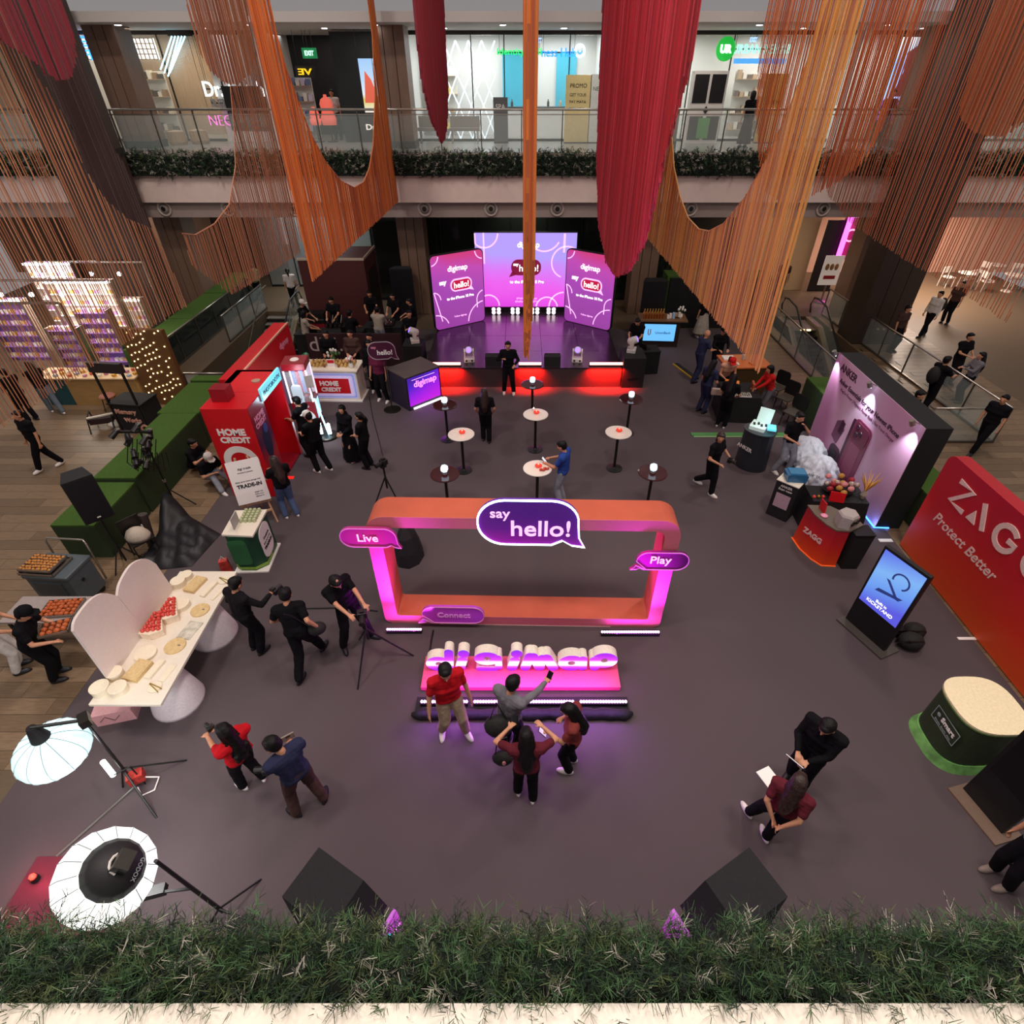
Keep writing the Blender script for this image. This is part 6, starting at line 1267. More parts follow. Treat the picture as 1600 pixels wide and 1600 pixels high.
MB().cyl(LH - LB, Vector((lc.x, lc.y, 2.0 + .37 * .72 + .2)) - LB, .02, n=8).build('boom', M_black, t); MB().box(LH - LB, (.1, .16, .1), .7).build('boom_head', M_dsteel, t)
lamp('lantern_light', 'POINT', (lc.x, lc.y, 1.62), 40, (.92, .97, 1), .3)
p = at(168, 1200, .5); t = thing('light_tube', 'glowing white LED tube on an arm beside the left lamp stand', 'light tube', (p.x, p.y, .5)); MB().cyl((-.12, .09, 0), (.14, -.1, 0), .035).build('tube', emi('tube_white', 'e8fff4', 6), t); MB().cyl((.14, -.1, 0), (.3, .02, 0), .01).build('arm', M_black, t); MB().cyl((.3, .02, 0), (.3, .02, -.5), .01).build('support_rod', M_black, t)
tag(MB().cyl(at(88, 1338, .02), at(212, 1228, .02), .014, n=6).build('steel_pole', M_steel), 'long thin steel pole lying on the carpet at lower left', 'pole')
# second one: deep parabolic softbox seen from behind
p = at(352, 1428); SB = Vector((p.x, p.y, 0)); SH = at(243, 1345, 2.35)
t = thing('lamp_stand', 'black light stand with cross arm carrying the near softbox', 'light stand', SB); hv = SH - SB; MB().cyl((0, 0, .1), hv, .025, .018, 8).build('pole', M_black, t)
for px, py in ((408, 1374), (330, 1440), (420, 1450)): q = at(px, py) - SB; MB().cyl(hv * .12, (q.x, q.y, 0), .014, n=6).build('leg', M_black, t)
q0 = hv * .55; MB().bar(q0, q0 + Vector((-.35, -.02, -.05)), .025).build('cross_arm', M_black, t); MB().box(q0 + Vector((-.45, -.02, -.06)), (.3, .1, .09), .25).build('battery_pack', M_black, t)
t = thing('deep_softbox', 'large glowing softbox with black back and brand lettering in the lower left', 'studio lamp', at(182, 1355, 2.2)); ax = Vector((-.55, .0, -.62)).normalized(); Q = ax.to_track_quat('Z', 'Y').to_matrix()
MB().lathe([(.10, -.10), (.22, .0), (.27, .08)], n=16, M=Q).build('black_back', mat('softbox_black', '1f1d1f', .6), t, True); MB().lathe([(.275, .08), (.40, .18), (.43, .30), (.42, .36)], n=16, M=Q).build('white_sides', emi('softbox_white', 'f8fbf4', 1.2), t)
for k in range(16): a = 2 * PI * k / 16; MB().tube([Q @ Vector((r_ * math.cos(a), r_ * math.sin(a), z_)) for r_, z_ in ((.277, .08), (.403, .18), (.433, .30))], .005, 4).build('rib', M_seamw, t)
MB().box(Q @ Vector((0, 0, -.18)), (.16, .13, .16), M=Q).build('lamp_head', M_dsteel, t); MB().tube([Q @ Vector((.09 * math.cos(a), .09 * math.sin(a), -.12)) for a in (0, .5, 1, 1.5, 2, 2.5)], .012, 6).build('white_cable', M_white, t)
txt('GODOX', .08, M_seamw, t, Q @ Vector((.0, -.17, -.075)), (Q @ Matrix.Rotation(PI, 3, 'X')).to_euler(), width=.2, ext=.004)
lamp('softbox_light', 'AREA', at(182, 1355, 2.2) + ax * .5, 45, (1, .98, .95), .6, at(182, 1355, 2.2) + ax * 3)
# red lit floor corner and covered monitors at the front
tag(MB().bx(-6.3, -4.95, 2.0, 2.85, 0.0, .02).build('red_floor_panel', mat('panel_wine', '5a1c2e', .5)), 'dark wine floor panel in the lower left corner', 'floor panel')
t = thing('red_floor_light', 'small red floor light in the lower left corner', 'floor light', (*at(58, 1375)[:2], .02)); MB().cyl((0, 0, 0), (0, 0, .08), .05).build('body', M_black, t); MB().ball((0, 0, .09), .04, 8).build('lens', emi('red_lens', 'ff2a1f', 8), t); lamp('red_corner', 'POINT', (t.location.x, t.location.y, .3), 6, (1, .05, .12), .05)
# ------------------------------------------------------------------ covered floor monitors at the front
def covered_monitor(px_top, label, rz, scr=None, x=0, y=0):
    t = thing('covered_monitor', label, 'monitor', (x, y, 0), rz); M_cov = mat('cover_black', '1d1a1e', .9, var=.15, bump=.25, bscale=6)
    m = MB(); zt = 1.45; a = [(-.30, -.46, .70), (.30, -.46, .70), (.31, .34, .30), (-.31, .34, .30)]; b = [(-.26, -.30, zt - .10), (.26, -.30, zt - .10), (.26, .30, zt), (-.26, .30, zt)]
    m.add(a + b, [(0, 1, 5, 4), (1, 2, 6, 5), (2, 3, 7, 6), (3, 0, 4, 7), (4, 5, 6, 7), (3, 2, 1, 0)]); m.build('cloth_cover', M_cov, t)
    MB().bx(-.28, .28, -.36, .28, .05, .72).build('cabinet', M_box, t); MB().bx(-.30, .30, -.60, -.56, .08, .78).build('screen', gmat('monitor_picture', [(0, 'b81fb8'), (1, 'd048d8')], 2, 0, .7, emit=.9), t); MB().bx(-.1, .1, -.56, -.36, .2, .3).build('bracket', M_black, t)
    if scr: MB().ball((.02, -.605, .48), (.12, .01, .2), 12).build('cyan_badge', emi('badge_cyan', '3ad0e8', 1.0), t); txt('NOW', .1, mat('ink_navy', '16405a'), t, (.02, -.618, .48), width=.14); txt('with us', .1, L_pale, t, (.2, -.603, .42), width=.16)
    for s in (-.22, .22): MB().bx(s - .04, s + .04, -.35, .27, 0, .05).build('foot', M_black, t)
    return t
covered_monitor(0, 'black cloth covered floor monitor at the lower left', R(62), True, -2.05, 2.06); covered_monitor(0, 'black cloth covered floor monitor with pink screen at the lower right', R(-62), True, 2.32, 2.06)
# ================================================================== right side of the event
# big print wall
loc, rz, w = face_line((7.95, 13.3, 0), (7.93, 9.5, 0)); t = thing('brand_wall_pink', 'large pink gradient print wall with phone pictures', 'display wall', loc, rz); hW = 2.55; M_an = gmat('pink_print', [(0, 'd8a0c8'), (.3, 'c07aa4'), (.5, 'e8bcd8'), (.75, 'e6c6e6'), (1, 'd8a4c8')], 0, 0, 3.8, rough=.5, axis2=(2, .35), swirl=.5)
MB().bx(0, w, .002, .55, 0, hW).build('wall_body', M_blackm, t); MB().bx(0, w, -.01, .002, 0.02, hW).build('print_face', M_an, t)
M_ink = mat('ink_plum', '3a2038', .5)
txt('ANKER', .3, M_ink, t, (.72, -.014, 2.33), width=.82, bold=.006); txt('Anker Essentials for your Newest iPhone', .2, M_ink, t, (1.85, -.014, 2.02), width=2.75, bold=.002); txt('MagGo Power | Magnetic Power Bank | Fast Travel Charger', .1, mat('ink_mauve', '8a5a7a'), t, (1.9, -.014, 1.86), width=2.5)
Mph = mat('phone_plum', '8a3f5f', .4, var=.06); Mph2 = mat('phone_dark', '4a2440', .4)
ph = MB().prism(rrect(1.72, 2.45, .12, 1.68, .14), -.03, -.01).build('phone_picture', Mph, t); MB().prism(rrect(1.78, 2.39, 1.2, 1.62, .12), -.04, -.03).build('camera_plate', mat('phone_plate', '7a3552', .4), ph)
for a, b in ((1.92, 1.5), (1.92, 1.32), (2.08, 1.41)): MB().lathe([(.075, 0), (.07, .012)], (a, -.04, b), 14, M=M_n).build('lens_picture', Mph2, ph)
MB().prism(rrect(1.62, 1.74, .2, 1.6, .05), -.028, -.01).build('phone_side', Mph2, ph); MB().prism(rrect(1.86, 2.3, .3, 1.1, .05), -.036, -.03).build('magnet_plate', mat('phone_magnet', '9a4f70', .4), ph)
MB().prism([(1.0, .78), (1.3, .7), (1.42, 1.15), (1.28, 1.35), (1.02, 1.2)], -.028, -.01).build('charger_picture', mat('charger_plum', '7a4a6a', .4), t); MB().prism([(1.2, 1.0), (1.38, .98), (1.4, 1.3), (1.24, 1.34)], -.034, -.028).build('charger_face', Mph2, t); MB().prism(rrect(1.12, 1.6, .12, .66, .14), -.028, -.01).build('earbuds_case_picture', Mph2, t)
MB().prism(rrect(1.2, 1.52, .3, .55, .1), -.034, -.028).build('earbuds_picture', mat('buds_dark', '2a1428', .4), t)
for x in (.12, 1.9, 3.62):
    MB().bar((x, 0, hW), (x, -.22, hW + .08), .02).build('lamp_arm', M_steel, t); MB().cyl((x, -.22, hW + .09), (x, -.16, hW - .02), .05, .055).build('arm_lamp', M_steel, t); MB().ball((x, -.16, hW - .03), (.04, .04, .015), 8).build('lamp_lens', emi('arm_lens', 'e0f4ff', 8), t)
    d = Matrix.Rotation(rz, 3, 'Z') @ Vector((x, -.18, 0)) + Vector(loc); e = Matrix.Rotation(rz, 3, 'Z') @ Vector((x, .0, 0)) + Vector(loc); lamp('wall_washer', 'SPOT', (d.x, d.y, hW - .09), 60, (.85, .95, 1), .03, (e.x, e.y, 1.7), cone=80, blend=.7)
MB().tube([(2.9, -.02, .03), (3.8, -.02, .03), (3.82, .3, .03)], .018, 6).build('blue_glow_strip', emi('blue_glow', '3a7aff', 5), t); lamp('blue_strip', 'POINT', (7.8, 9.5, .12), 2.5, (.2, .4, 1), .05)
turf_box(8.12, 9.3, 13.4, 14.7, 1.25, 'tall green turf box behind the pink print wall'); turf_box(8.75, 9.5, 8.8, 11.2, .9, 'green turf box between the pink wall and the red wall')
# red wall
loc, rz, w = face_line((8.2, 8.95, 0), (8.22, 5.1, 0)); t = thing('brand_wall_red', 'large red to orange wall with white brand lettering at right', 'display wall', loc, rz); hR = 2.35
MB().prism(rrect(0, w, 0.02, hR, (.02, .18, .18, .02)), 0, .25).build('wall_body', mat('wall_side_red', 'a81420', .5), t); MB().prism(rrect(0, w, 0.02, hR, (.02, .18, .18, .02)), -.01, 0).build('print_face', gmat('red_orange_print', [(0, 'e0521f'), (.3, 'd8341c'), (.6, 'c8202a'), (1, 'b81430')], 2, 0, hR, rough=.45), t); M_wl = mat('letters_rose_white', 'f0cfc8', .5)
m = MB(); z0, z1 = 1.62, 2.06
band(m, [(.52, z1), (.92, z1), (.52, z0), (.92, z0)], .10, -.025, -.01)
m.build('letter_z', M_wl, t); m = MB(); band(m, [(1.22, z1), (1.45, z0)], .1, -.025, -.01); m.prism([(1.02, z0 - .02), (1.26, z0 - .02), (1.14, z0 + .22)], -.025, -.01); m.build('letter_a', M_wl, t)
for cx in (1.9, 2.6): m = MB(); band(m, arc(cx, (z0 + z1) / 2, .22, 40, 330, 18) + [(cx + .22, (z0 + z1) / 2), (cx + .05, (z0 + z1) / 2)], .1, -.025, -.01); m.build('letter_g', M_wl, t)
txt('Protect Better', .3, M_wl, t, (1.3, -.014, 1.16), width=1.75, shear=.25, bold=.003)
# slim display totem with screen
loc, rz, w = face_line((6.1, 6.88, 0), (6.42, 6.12, 0)); t = thing('display_totem', 'tall black digital totem showing a blue stand picture', 'totem', loc, rz); hT = 1.85
MB().bx(-.05, w + .1, -.22, .22, 0, .035).build('base_plate', mat('totem_base', '4a4440', .4), t); MB().bx(0, w, -.05, .03, .035, hT).build('casing', M_black, t); sc = MB().bx(.04, w - .04, -.056, -.05, .62, hT - .05).build('screen', gmat('totem_picture', [(0, '5a5ae0'), (.3, '6a9af0'), (.6, '7fb4f4'), (1, '5a6ae8')], 2, .6, 1.8, emit=1.0, axis2=(0, -.4)), t)
sh = MB(); band(sh, arc(.5, 1.45, .14, -60, 200, 14), .03, -.064, -.058); sh.prism([(.2, 1.0), (.62, 1.12), (.66, 1.18), (.24, 1.08)], -.064, -.058); sh.prism([(.28, 1.35), (.34, 1.35), (.62, 1.1), (.55, 1.1)], -.064, -.058); sh.build('stand_picture', emi('picture_navy', '2a3a7a', .6), sc); txt('KICKSTAND', .1, L_white, sc, (w / 2, -.06, .74), width=.5); txt('Built in', .06, L_white, sc, (w / 2, -.06, .83), width=.2)
t = thing('backpack_heap', 'heap of black bags and straps behind the totem', 'bag', (*at(1418, 1010)[:2], 0)); M_bag = mat('bag_black', '1a1817', .8, var=.3, bump=.6, bscale=12)
for k, (x, y, r) in enumerate(((0, 0, .22), (.2, .25, .2), (-.1, .3, .16))): MB().ball((x, y, r * .7), (r, r * .8, r * .7), 12).build('bag_lump', M_bag, t, True); MB().tube([(x - r, y, .1), (x - r * .6, y - .12, r * 1.3), (x + r * .5, y - .1, r * 1.2), (x + r, y, .1)], .015, 5).build('strap', M_dsteel, t)
tag(MB().bx(*(lambda a, b: (a.x, b.x, a.y, a.y + .1))(at(1375, 847), at(1396, 847)), 0.0, .01).build('floor_tape', M_print), 'short white tape strip on the carpet by the red wall', 'tape', 'white tape strips on the carpet'); tag(MB().bx(*(lambda a, b: (a.x, b.x, a.y, a.y + .06))(at(1498, 1000), at(1545, 1000)), 0.0, .01).build('floor_tape', M_print), 'long white tape strip at the near end of the red wall', 'tape', 'white tape strips on the carpet')
# red orange counter
t = thing('counter_red', 'red to orange curved counter with white lettering', 'counter', (6.33, 8.6, 0)); M_zc = gmat('counter_red_print', [(0, 'f0501a'), (.4, 'd82a1c'), (.7, 'c01c2a'), (1, 'a81428')], 2, 0, 1.0, rough=.4)
fpz = [(-.34, .52), (-.32, .2), (-.22, -.1), (-.1, -.28), (.15, -.30), (.16, .0)]; fp2 = [(a * 1.1, b * 1.08) for a, b in fpz]
def flare(m, lo, hi, z0, z1):
    n = len(lo); m.add([(a, b, z0) for a, b in lo] + [(a, b, z1) for a, b in hi], [tuple(reversed(range(n))), tuple(range(n, 2 * n))] + [(i, (i + 1) % n, n + (i + 1) % n, n + i) for i in range(n)]); return m
flare(MB(), fp2, fpz, .02, .92).build('counter_body', M_zc, t); MB().prism([(a * 1.04, b * 1.04) for a, b in fpz[:-1]] + [(.5, -.12), (.46, .1), (.1, .5)], .92, .95, 'xy').build('counter_top', mat('top_grey_olive', '6a5f52', .5), t); MB().prism([(a * 1.16, b * 1.13) for a, b in fpz], 0, .02, 'xy').build('foot_edge', mat('foot_orange', 'ff6a2a', .4, emit=.3), t)
fz = txt('ZAGG', .2, M_wl, t, (-.315, .06, .52), (PI / 2, 0, R(-68)), width=.48, bold=.008)
bx = thing('hex_box', 'grey white hexagonal box with round windows on the red counter', 'box', (6.45, 8.5, .95), .5); MB().lathe([(.2, 0), (.2, .26), (.17, .3)], n=6).build('box_body', mat('box_pale', 'b0a6a2', .5), bx)
for s in (-.07, .07): MB().ring(arc(s, .16, .055, 0, 340, 16), arc(s, .16, .035, 0, 340, 16), -.19, -.175).build('round_window', M_dsteel, bx)
t = thing('black_tray', 'black bin at the back corner of the red counter', 'bin', (6.75, 8.35, 0)); MB().prism([(-.16, 0), (.16, 0), (.2, .9), (-.2, .9)], -.15, .15).build('bin_body', M_blackm, t); MB().bx(-.2, .2, -.17, .17, .9, .92).build('rim', M_black, t)
tag(MB().prism([(-.14, 0), (.1, 0), (.12, .22), (-.1, .24)], -.01, .01, 'yz').build('red_card', M_hcred, loc=(6.18, 8.95, .95)), 'standing red card at the back of the red counter', 'card'); tag(MB().lathe([(.06, 0), (.07, .03), (.03, .05)], (6.15, 8.75, .95), 12).build('red_puck', M_pinkp), 'small pink puck on the red counter', 'puck')
t = thing('cardboard_box', 'orange brown cardboard box on the floor beside the red counter', 'box', (6.95, 8.75, 0), .05); MB().bx(-.26, .26, -.15, .15, 0, .3).build('box_body', mat('cardboard', 'c0852f', .7, var=.15), t); MB().bx(-.26, .26, -.15, .15, .3, .305).build('flaps', mat('cardboard_top', 'e0a02f', .7, var=.15), t); MB().bx(-.1, .16, -.02, .02, .305, .308).build('tape', mat('cardboard', ''), t)
# black cloth table with gifts
t = thing('gift_table', 'black cloth covered table with gifts before the pink wall', 'table', (6.88, 9.75, 0), -.08); M_tc = mat('table_cloth_black', '141214', .8, bump=.5, bscale=6, stretch=(3, 3, .4)); MB().bx(-.55, .62, -.3, .3, .74, .77).build('table_top', M_tc, t)
m = MB(); flare(m, [(-.62, -.36), (.70, -.36), (.70, .36), (-.62, .36)], [(-.55, -.3), (.62, -.3), (.62, .3), (-.55, .3)], .0, .74).build('table_cloth', M_tc, t)
bq = thing('gift_bouquet', 'bouquet of red and white gifts heaped on the black cloth table', 'bouquet', (6.95, 9.8, .77)); MB().lathe([(.1, 0), (.2, .05), (.24, .12)], n=14, sx=1.5).build('basket', M_dsteel, bq)
for k in range(16): a = 2.4 * k; q = .28 * math.sqrt(k / 16); MB().ball((q * 1.3 * math.cos(a), q * math.sin(a), .2 + .05 * (k % 3)), (.075, .06, .06), 8).build('gift', (mat('gift_red', '9a1f28', .4), mat('foil', 'd8c8bc', .25, .7), M_petp, mat('gift_gold', 'b8863a', .4))[k % 4], bq)
tag(MB().prism(rrect(-.15, .15, 0, .22, .02), -.02, .02).build('red_sign_card', M_hcred, loc=(6.78, 9.48, .77), rot=(R(-12), 0, -.3)), 'tilted red brand card in front of the gift bouquet', 'card')
for k in range(3): tag(MB().ball((6.36 + .1 * k, 9.62, .80), .04, 8).build('ornament', (M_straw, mat('brass', ''), M_straw)[k]), 'small shiny ornament at the left of the gift table', 'ornament', 'shiny ornaments on the gift table')
t = thing('dry_plant', 'vase of dry golden stems at the right of the gift table', 'plant', (7.42, 9.62, .77)); MB().lathe([(.05, 0), (.07, .08), (.04, .18)], n=12).build('vase', mat('vase_clear', 'a89a8a', .2), t)
for k in range(12): a = 2.4 * k; MB().tube([(0, 0, .15), (.08 * math.cos(a), .08 * math.sin(a), .35), (.2 * math.cos(a), .2 * math.sin(a), .52 + .05 * (k % 3))], [.005, .014, .004], 5).build('stem', mat('straw_gold', 'c8933f', .7), t)
# black sign box with crate
t = thing('sign_box', 'black sign box with white print and cream top by the bean bags', 'sign box', (5.98, 10.02, 0), 1.15 - PI / 2 - .35); MB().bx(-.24, .24, -.2, .22, 0, .95).build('box_body', M_blackm, t); MB().bx(-.25, .25, -.21, .23, .95, .97).build('box_top', M_cream, t)
for s, z, w_ in (('ANKER', .86, .26), ('Scan now', .78, .3)): txt(s, .08, M_print, t, (0, -.206, z), width=w_)
MB().bx(-.16, .16, -.208, -.2, .3, .66).build('print_panel', mat('panel_grey_pink', 'b89aa8', .5), t)
ft = [o for o in t.children][0]
t = thing('blue_crate', 'glossy blue plastic crate on the black sign box', 'crate', (6.05, 10.05, .97), -.1); MB().prism([(-.2, 0), (.2, 0), (.22, .16), (.16, .2), (-.16, .2), (-.22, .16)], -.15, .15).build('crate_body', mat('crate_blue', '2f6a94', .25), t); MB().bx(-.17, .17, -.12, .12, .2, .215).build('lid', mat('crate_blue_light', '4a86ae', .25), t)
# bean bags
def bean(px, py, r, label, rz=0.0):
    p = at(px, py); t = thing('bean_bag', label, 'bean bag', (p.x, p.y, 0), rz); m = MB(); prof = [(.2, 0), (r * .9, .03), (r, .18), (r * .93, .38), (r * .72, .56), (r * .4, .68), (.06, .72)]
    m.lathe(prof, n=36)
    rb = random.Random(int(px))
    for i, v in enumerate(m.v):
        a = math.atan2(v[1], v[0]); k = 1 + .03 * math.sin(7 * a + v[2] * 9) + .02 * math.sin(17 * a - v[2] * 13); m.v[i] = (v[0] * k * 1.05, v[1] * k, v[2])
    o = m.build('bag_body', mat('bean_white', 'c9ccd6', .8, var=.06, bump=.9, bscale=5), t, True); o.modifiers.new('sub', 'SUBSURF').levels = 2; o.modifiers['sub'].render_levels = 2; tx = bpy.data.textures.new('creases', 'MARBLE'); tx.noise_scale = .16; tx.turbulence = 9; d = o.modifiers.new('creases', 'DISPLACE'); d.texture = tx; d.strength = .07; d.mid_level = .6; d.texture_coords = 'LOCAL'; return t
bean(1252, 722, .52, 'white bean bag, the farther one by the pink wall'); tb = bean(1270, 752, .50, 'white bean bag, the nearer one by the sign box'); txt('ANKER', .1, M_ink, tb, (-.26, -.37, .42), (R(62), 0, R(-35)), width=.28)
# black oval counter with phone display
t = thing('display_counter', 'black oval counter with white lettering and lit phone display', 'counter', (5.95, 12.05, 0), -.62); MB().lathe([(.40, .0), (.40, .04), (.37, 1.02), (.37, 1.04)], n=28, sx=1.0, sy=.8).build('counter_body', mat('counter_black', '101012', .4), t); MB().lathe([(.40, 1.04), (.40, 1.07)], n=28, sy=.8).build('counter_top', mat('counter_top_grey', '3a3c40', .3), t); txt('ANKER', .2, M_print, t, (-.20, -.285, .62), (PI / 2, 0, R(-24)), width=.46, bold=.004)
ds = thing('phone_display', 'white lit tray display with tilted card on the oval counter', 'display', (5.98, 12.1, 1.07), -.62); L_ds = mat('display_lit', 'd8ece6', .4, emit=.2); MB().prism(rrect(-.26, .12, -.2, .22, .04), 0, .09, 'xy').build('tray', L_ds, ds); MB().box((-.02, .2, .26), (.34, .015, .38), M=Matrix.Rotation(R(-20), 3, 'X')).build('tilted_card', L_ds, ds); MB().box((.24, -.05, .12), (.2, .26, .05), .3).build('cyan_card', mat('card_cyan_lit', '6ae0f4', .4, emit=.8), ds)
for k in range(4): MB().box((-.18 + .09 * k, -.05 + .06 * (k % 2), .11), (.05, .09, .03), .3).build('phone', M_black, ds)
lamp('display_glow', 'POINT', (5.95, 11.9, 1.45), 3, (.6, 1, 1), .05)
# green floor slider
t = thing('floor_track', 'long green strip with pale edge lying on the carpet', 'floor track', at(1080, 680)); q = at(1245, 680) - at(1080, 680); MB().bx(0, q.x, -.06, .10, 0, .03).build('green_strip', mat('track_green', '4f8a4a', .6), t); MB().bx(.05, q.x, -.11, -.07, 0, .02).build('pale_edge', mat('track_edge', '9ac48a', .6), t)
# tables at the right: boxy cafe counter, black cloth table, goods
t = thing('brown_counter', 'olive brown boxy counter with pale top items behind the red capped woman', 'counter', (6.75, 16.2, 0), .05); MB().bx(-.55, .75, -.45, .45, 0, 1.05).build('counter_body', mat('counter_olive', '4a3517', .5), t); MB().bx(-.6, .8, -.5, .5, 1.05, 1.09).build('counter_top', mat('counter_orange', 'c8682f', .5), t); MB().bx(-.58, -.55, -.45, .45, .02, 1.0).build('side_panel', mat('panel_grey_white', '9a948e', .5), t)
for k, (x, y, w_, d_, h_, c, lab) in enumerate(((-.35, .15, .36, .3, .06, 'e8e0d4', 'white tray on the olive brown counter'), (-.3, -.25, .3, .16, .03, 'f0e8dc', 'flat white card on the olive brown counter'), (.1, .1, .1, .1, .16, 'b8b0a8', 'grey cup shaped box on the olive brown counter'), (.35, -.2, .3, .2, .04, 'd8722f', 'orange folder on the olive brown counter'))): tag(MB().box((6.75 + x, 16.2 + y, 1.09 + h_ / 2), (w_, d_, h_), .1 * k).build('counter_item', mat('citem_%d' % k, c, .5), bevel=.01), lab, 'box')
t = thing('activity_table', 'black cloth table with orange box and tray at the right', 'table', (6.35, 14.75, 0), -.1); MB().bx(-.52, .52, -.42, .6, .76, .79).build('table_top', M_tc, t); m = MB(); flare(m, [(-.56, -.46), (.56, -.46), (.56, .64), (-.56, .64)], [(-.52, -.42), (.52, -.42), (.52, .6), (-.52, .6)], 0, .76).build('table_cloth', M_tc, t)
tag(MB().box((6.15, 15.0, .88), (.4, .26, .18), -.35).build('orange_box', mat('box_orange', 'e07a1a', .4, emit=.1), bevel=.012), 'bright orange box on the black activity table', 'box'); tag(MB().box((6.72, 14.85, .90), (.06, .3, .22), -.2).build('brown_card', mat('card_rust', 'a8502f', .5)), 'upright rust card on the black activity table', 'card')
t = thing('charm_tray', 'white tray of small charms on the black activity table', 'tray', (6.3, 14.5, .79), -.08); MB().bx(-.26, .26, -.14, .14, 0, .02).build('tray_base', M_print, t)
for i in range(8):
    for j in range(4): MB().box((-.22 + .062 * i, -.1 + .065 * j, .028), (.04, .04, .02), rnd.random()).build('charm', mat('charm_%d' % ((i + j) % 3), ('3a342c', '8a7a5a', '5a6a5a')[(i + j) % 3], .4), t)
for k in range(5): tag(MB().box((6.15 + rnd.uniform(-.15, .15), 15.0 + rnd.uniform(-.08, .08), .985), (.05, .04, .03), rnd.random() * 3).build('small_charm', (M_hcred, M_black, mat('brass', ''))[k % 3]), 'small charm on top of the bright orange box', 'charm', 'small charms on the orange box')
def tub_chair(px, py, rz, label):
    p = at(px, py); t = thing('tub_chair', label, 'chair', (p.x, p.y, 0), rz, 'dark moulded chairs in a row'); Mc = mat('chair_dark', '161315', .5); MB().prism(rrect(-.22, .22, -.24, .2, .08), .43, .46, 'xy').build('seat', mat('chair_seat_brown', '4a4038', .7), t); MB().prism(rrect(-.22, .22, .48, .92, .1), .18, .21).build('backrest', Mc, t)
    for sx in (-.18, .18):
        for sy in (-.2, .18): MB().cyl((sx, sy, .43), (sx * 1.1, sy * 1.1, 0), .014, n=6).build('leg', Mc, t)
for k, (px, py) in enumerate(((1208, 625), (1222, 642), (1233, 665))): tub_chair(px, py, -.95, ('farthest', 'middle', 'nearest')[k] + ' dark moulded chair in the row behind the woman in red')
t = thing('cable_ramp', 'yellow edged black cable ramp on the carpet by the counter', 'cable ramp', (5.6, 17.9, 0), -1.25); MB().bx(-.6, .6, -.1, .1, 0, .04).build('ramp', M_black, t); MB().bx(-.6, .6, -.11, -.08, .0, .045).build('yellow_edge', mat('ramp_yellow', 'd8b02a', .5), t)
# bottle counter with blue screen
t = thing('bar_counter', 'dark brown bar counter with blue bank screen and bottles', 'counter', (5.08, 20.05, 0), -.06); MB().bx(-.7, .72, 0, .7, 0, .95).build('counter_body', mat('bar_brown', '2c1d1a', .5), t); MB().bx(-.78, .95, -.06, .76, .95, 1.0).build('counter_top', mat('bar_top', '7a5a40', .4), t); MB().bx(-.62, .60, -.03, 0, .2, .90).build('screen_frame', M_black, t); s = MB().bx(-.58, .56, -.035, -.03, .24, .86).build('screen', emi('bank_blue', '6ab8f4', .95), t); txt('UnionBank', .12, mat('bank_ink', '1a4a7a', .5), s, (.12, -.04, .55), width=.56); b = MB(); band(b, [(-.42, .68), (-.42, .5), (-.38, .46), (-.34, .5), (-.34, .68)], .03, -.045, -.036); b.build('logo', mat('bank_orange', 'c86a4a', .5), s)
M_b1 = mat('bottle_amber', '8a4a1f', .15, var=.2); M_b2 = mat('bottle_gold', 'c8a04a', .2); bt = [MB().lathe([(.045, 0), (.048, .16), (.02, .22), (.018, .29), (.02, .30)], n=10).mesh('bottle') for _ in range(2)]; bt[0].materials.append(M_b1); bt[1].materials.append(M_b2)
for k in range(16): o = bpy.data.objects.new('bottle', bt[k % 16 >= 8]); C.objects.link(o); o.location = (4.48 + (k % 8) * .1 + (.75 - .3 if k >= 8 else 0) * .0 + (0.0 if k < 8 else .02), 20.22 + .16 * (k // 8), 1.0); tag(o, ('amber bottle in the front row on the bar counter', 'golden bottle in the back row on the bar counter')[k // 8], 'bottle', ('amber bottles on the bar counter', 'golden bottles on the bar counter')[k // 8])
for k in range(5): tag(MB().box((5.35 + .1 * k, 20.25 + .05 * (k % 2), 1.06 + .02 * k), (.08, .1, .12 + .04 * (k % 3))).build('bar_box', (M_cream, M_print, mat('acrylic_blue', 'a8c8e8', .2), M_beige, M_cream)[k]), ('cream carton', 'white carton', 'clear blue acrylic stand', 'tan carton', 'small cream carton')[k] + ' among the bottles on the bar counter', 'box')
flowers((5.82, 20.3, 1.0), 'white pot of pale blooms at the right end of the bar counter', M_print, M_leaf, 7, .4, .14, [M_petal])
# smart counter at the right edge and second totem
t = thing('counter_green', 'dark green oval counter with cream top at the right edge', 'counter', (6.55, 4.42, 0), .0); M_sg = mat('counter_deep_green', '2c3a22', .6, var=.1)
ov = [(.52 * math.copysign(abs(math.cos(a)) ** .7, math.cos(a)), .48 * math.copysign(abs(math.sin(a)) ** .7, math.sin(a))) for a in [2 * PI * k / 36 for k in range(36)]]
MB().prism([(a * .86, b * .92) for a, b in ov], .04, 1.0, 'xy').build('counter_body', M_sg, t); MB().prism([(a * .9, b * .96) for a, b in ov], 1.0, 1.035, 'xy').build('counter_top', mat('smart_top', 'f0dfb8', .4), t); MB().prism([(a * .895, b * .955) for a, b in ov], .97, 1.0, 'xy').build('green_edge', mat('edge_green', '6a9a4a', .5), t); flare(MB(), [(a, b * 1.05) for a, b in ov], [(a * .9, b * .95) for a, b in ov], 0, .16).build('leaf_base', mat('base_leaf_green', '6fa85a', .5, var=.4, scale=6), t)
pf = thing('dummy', None, None); C.objects.unlink(pf); bpy.data.objects.remove(pf)
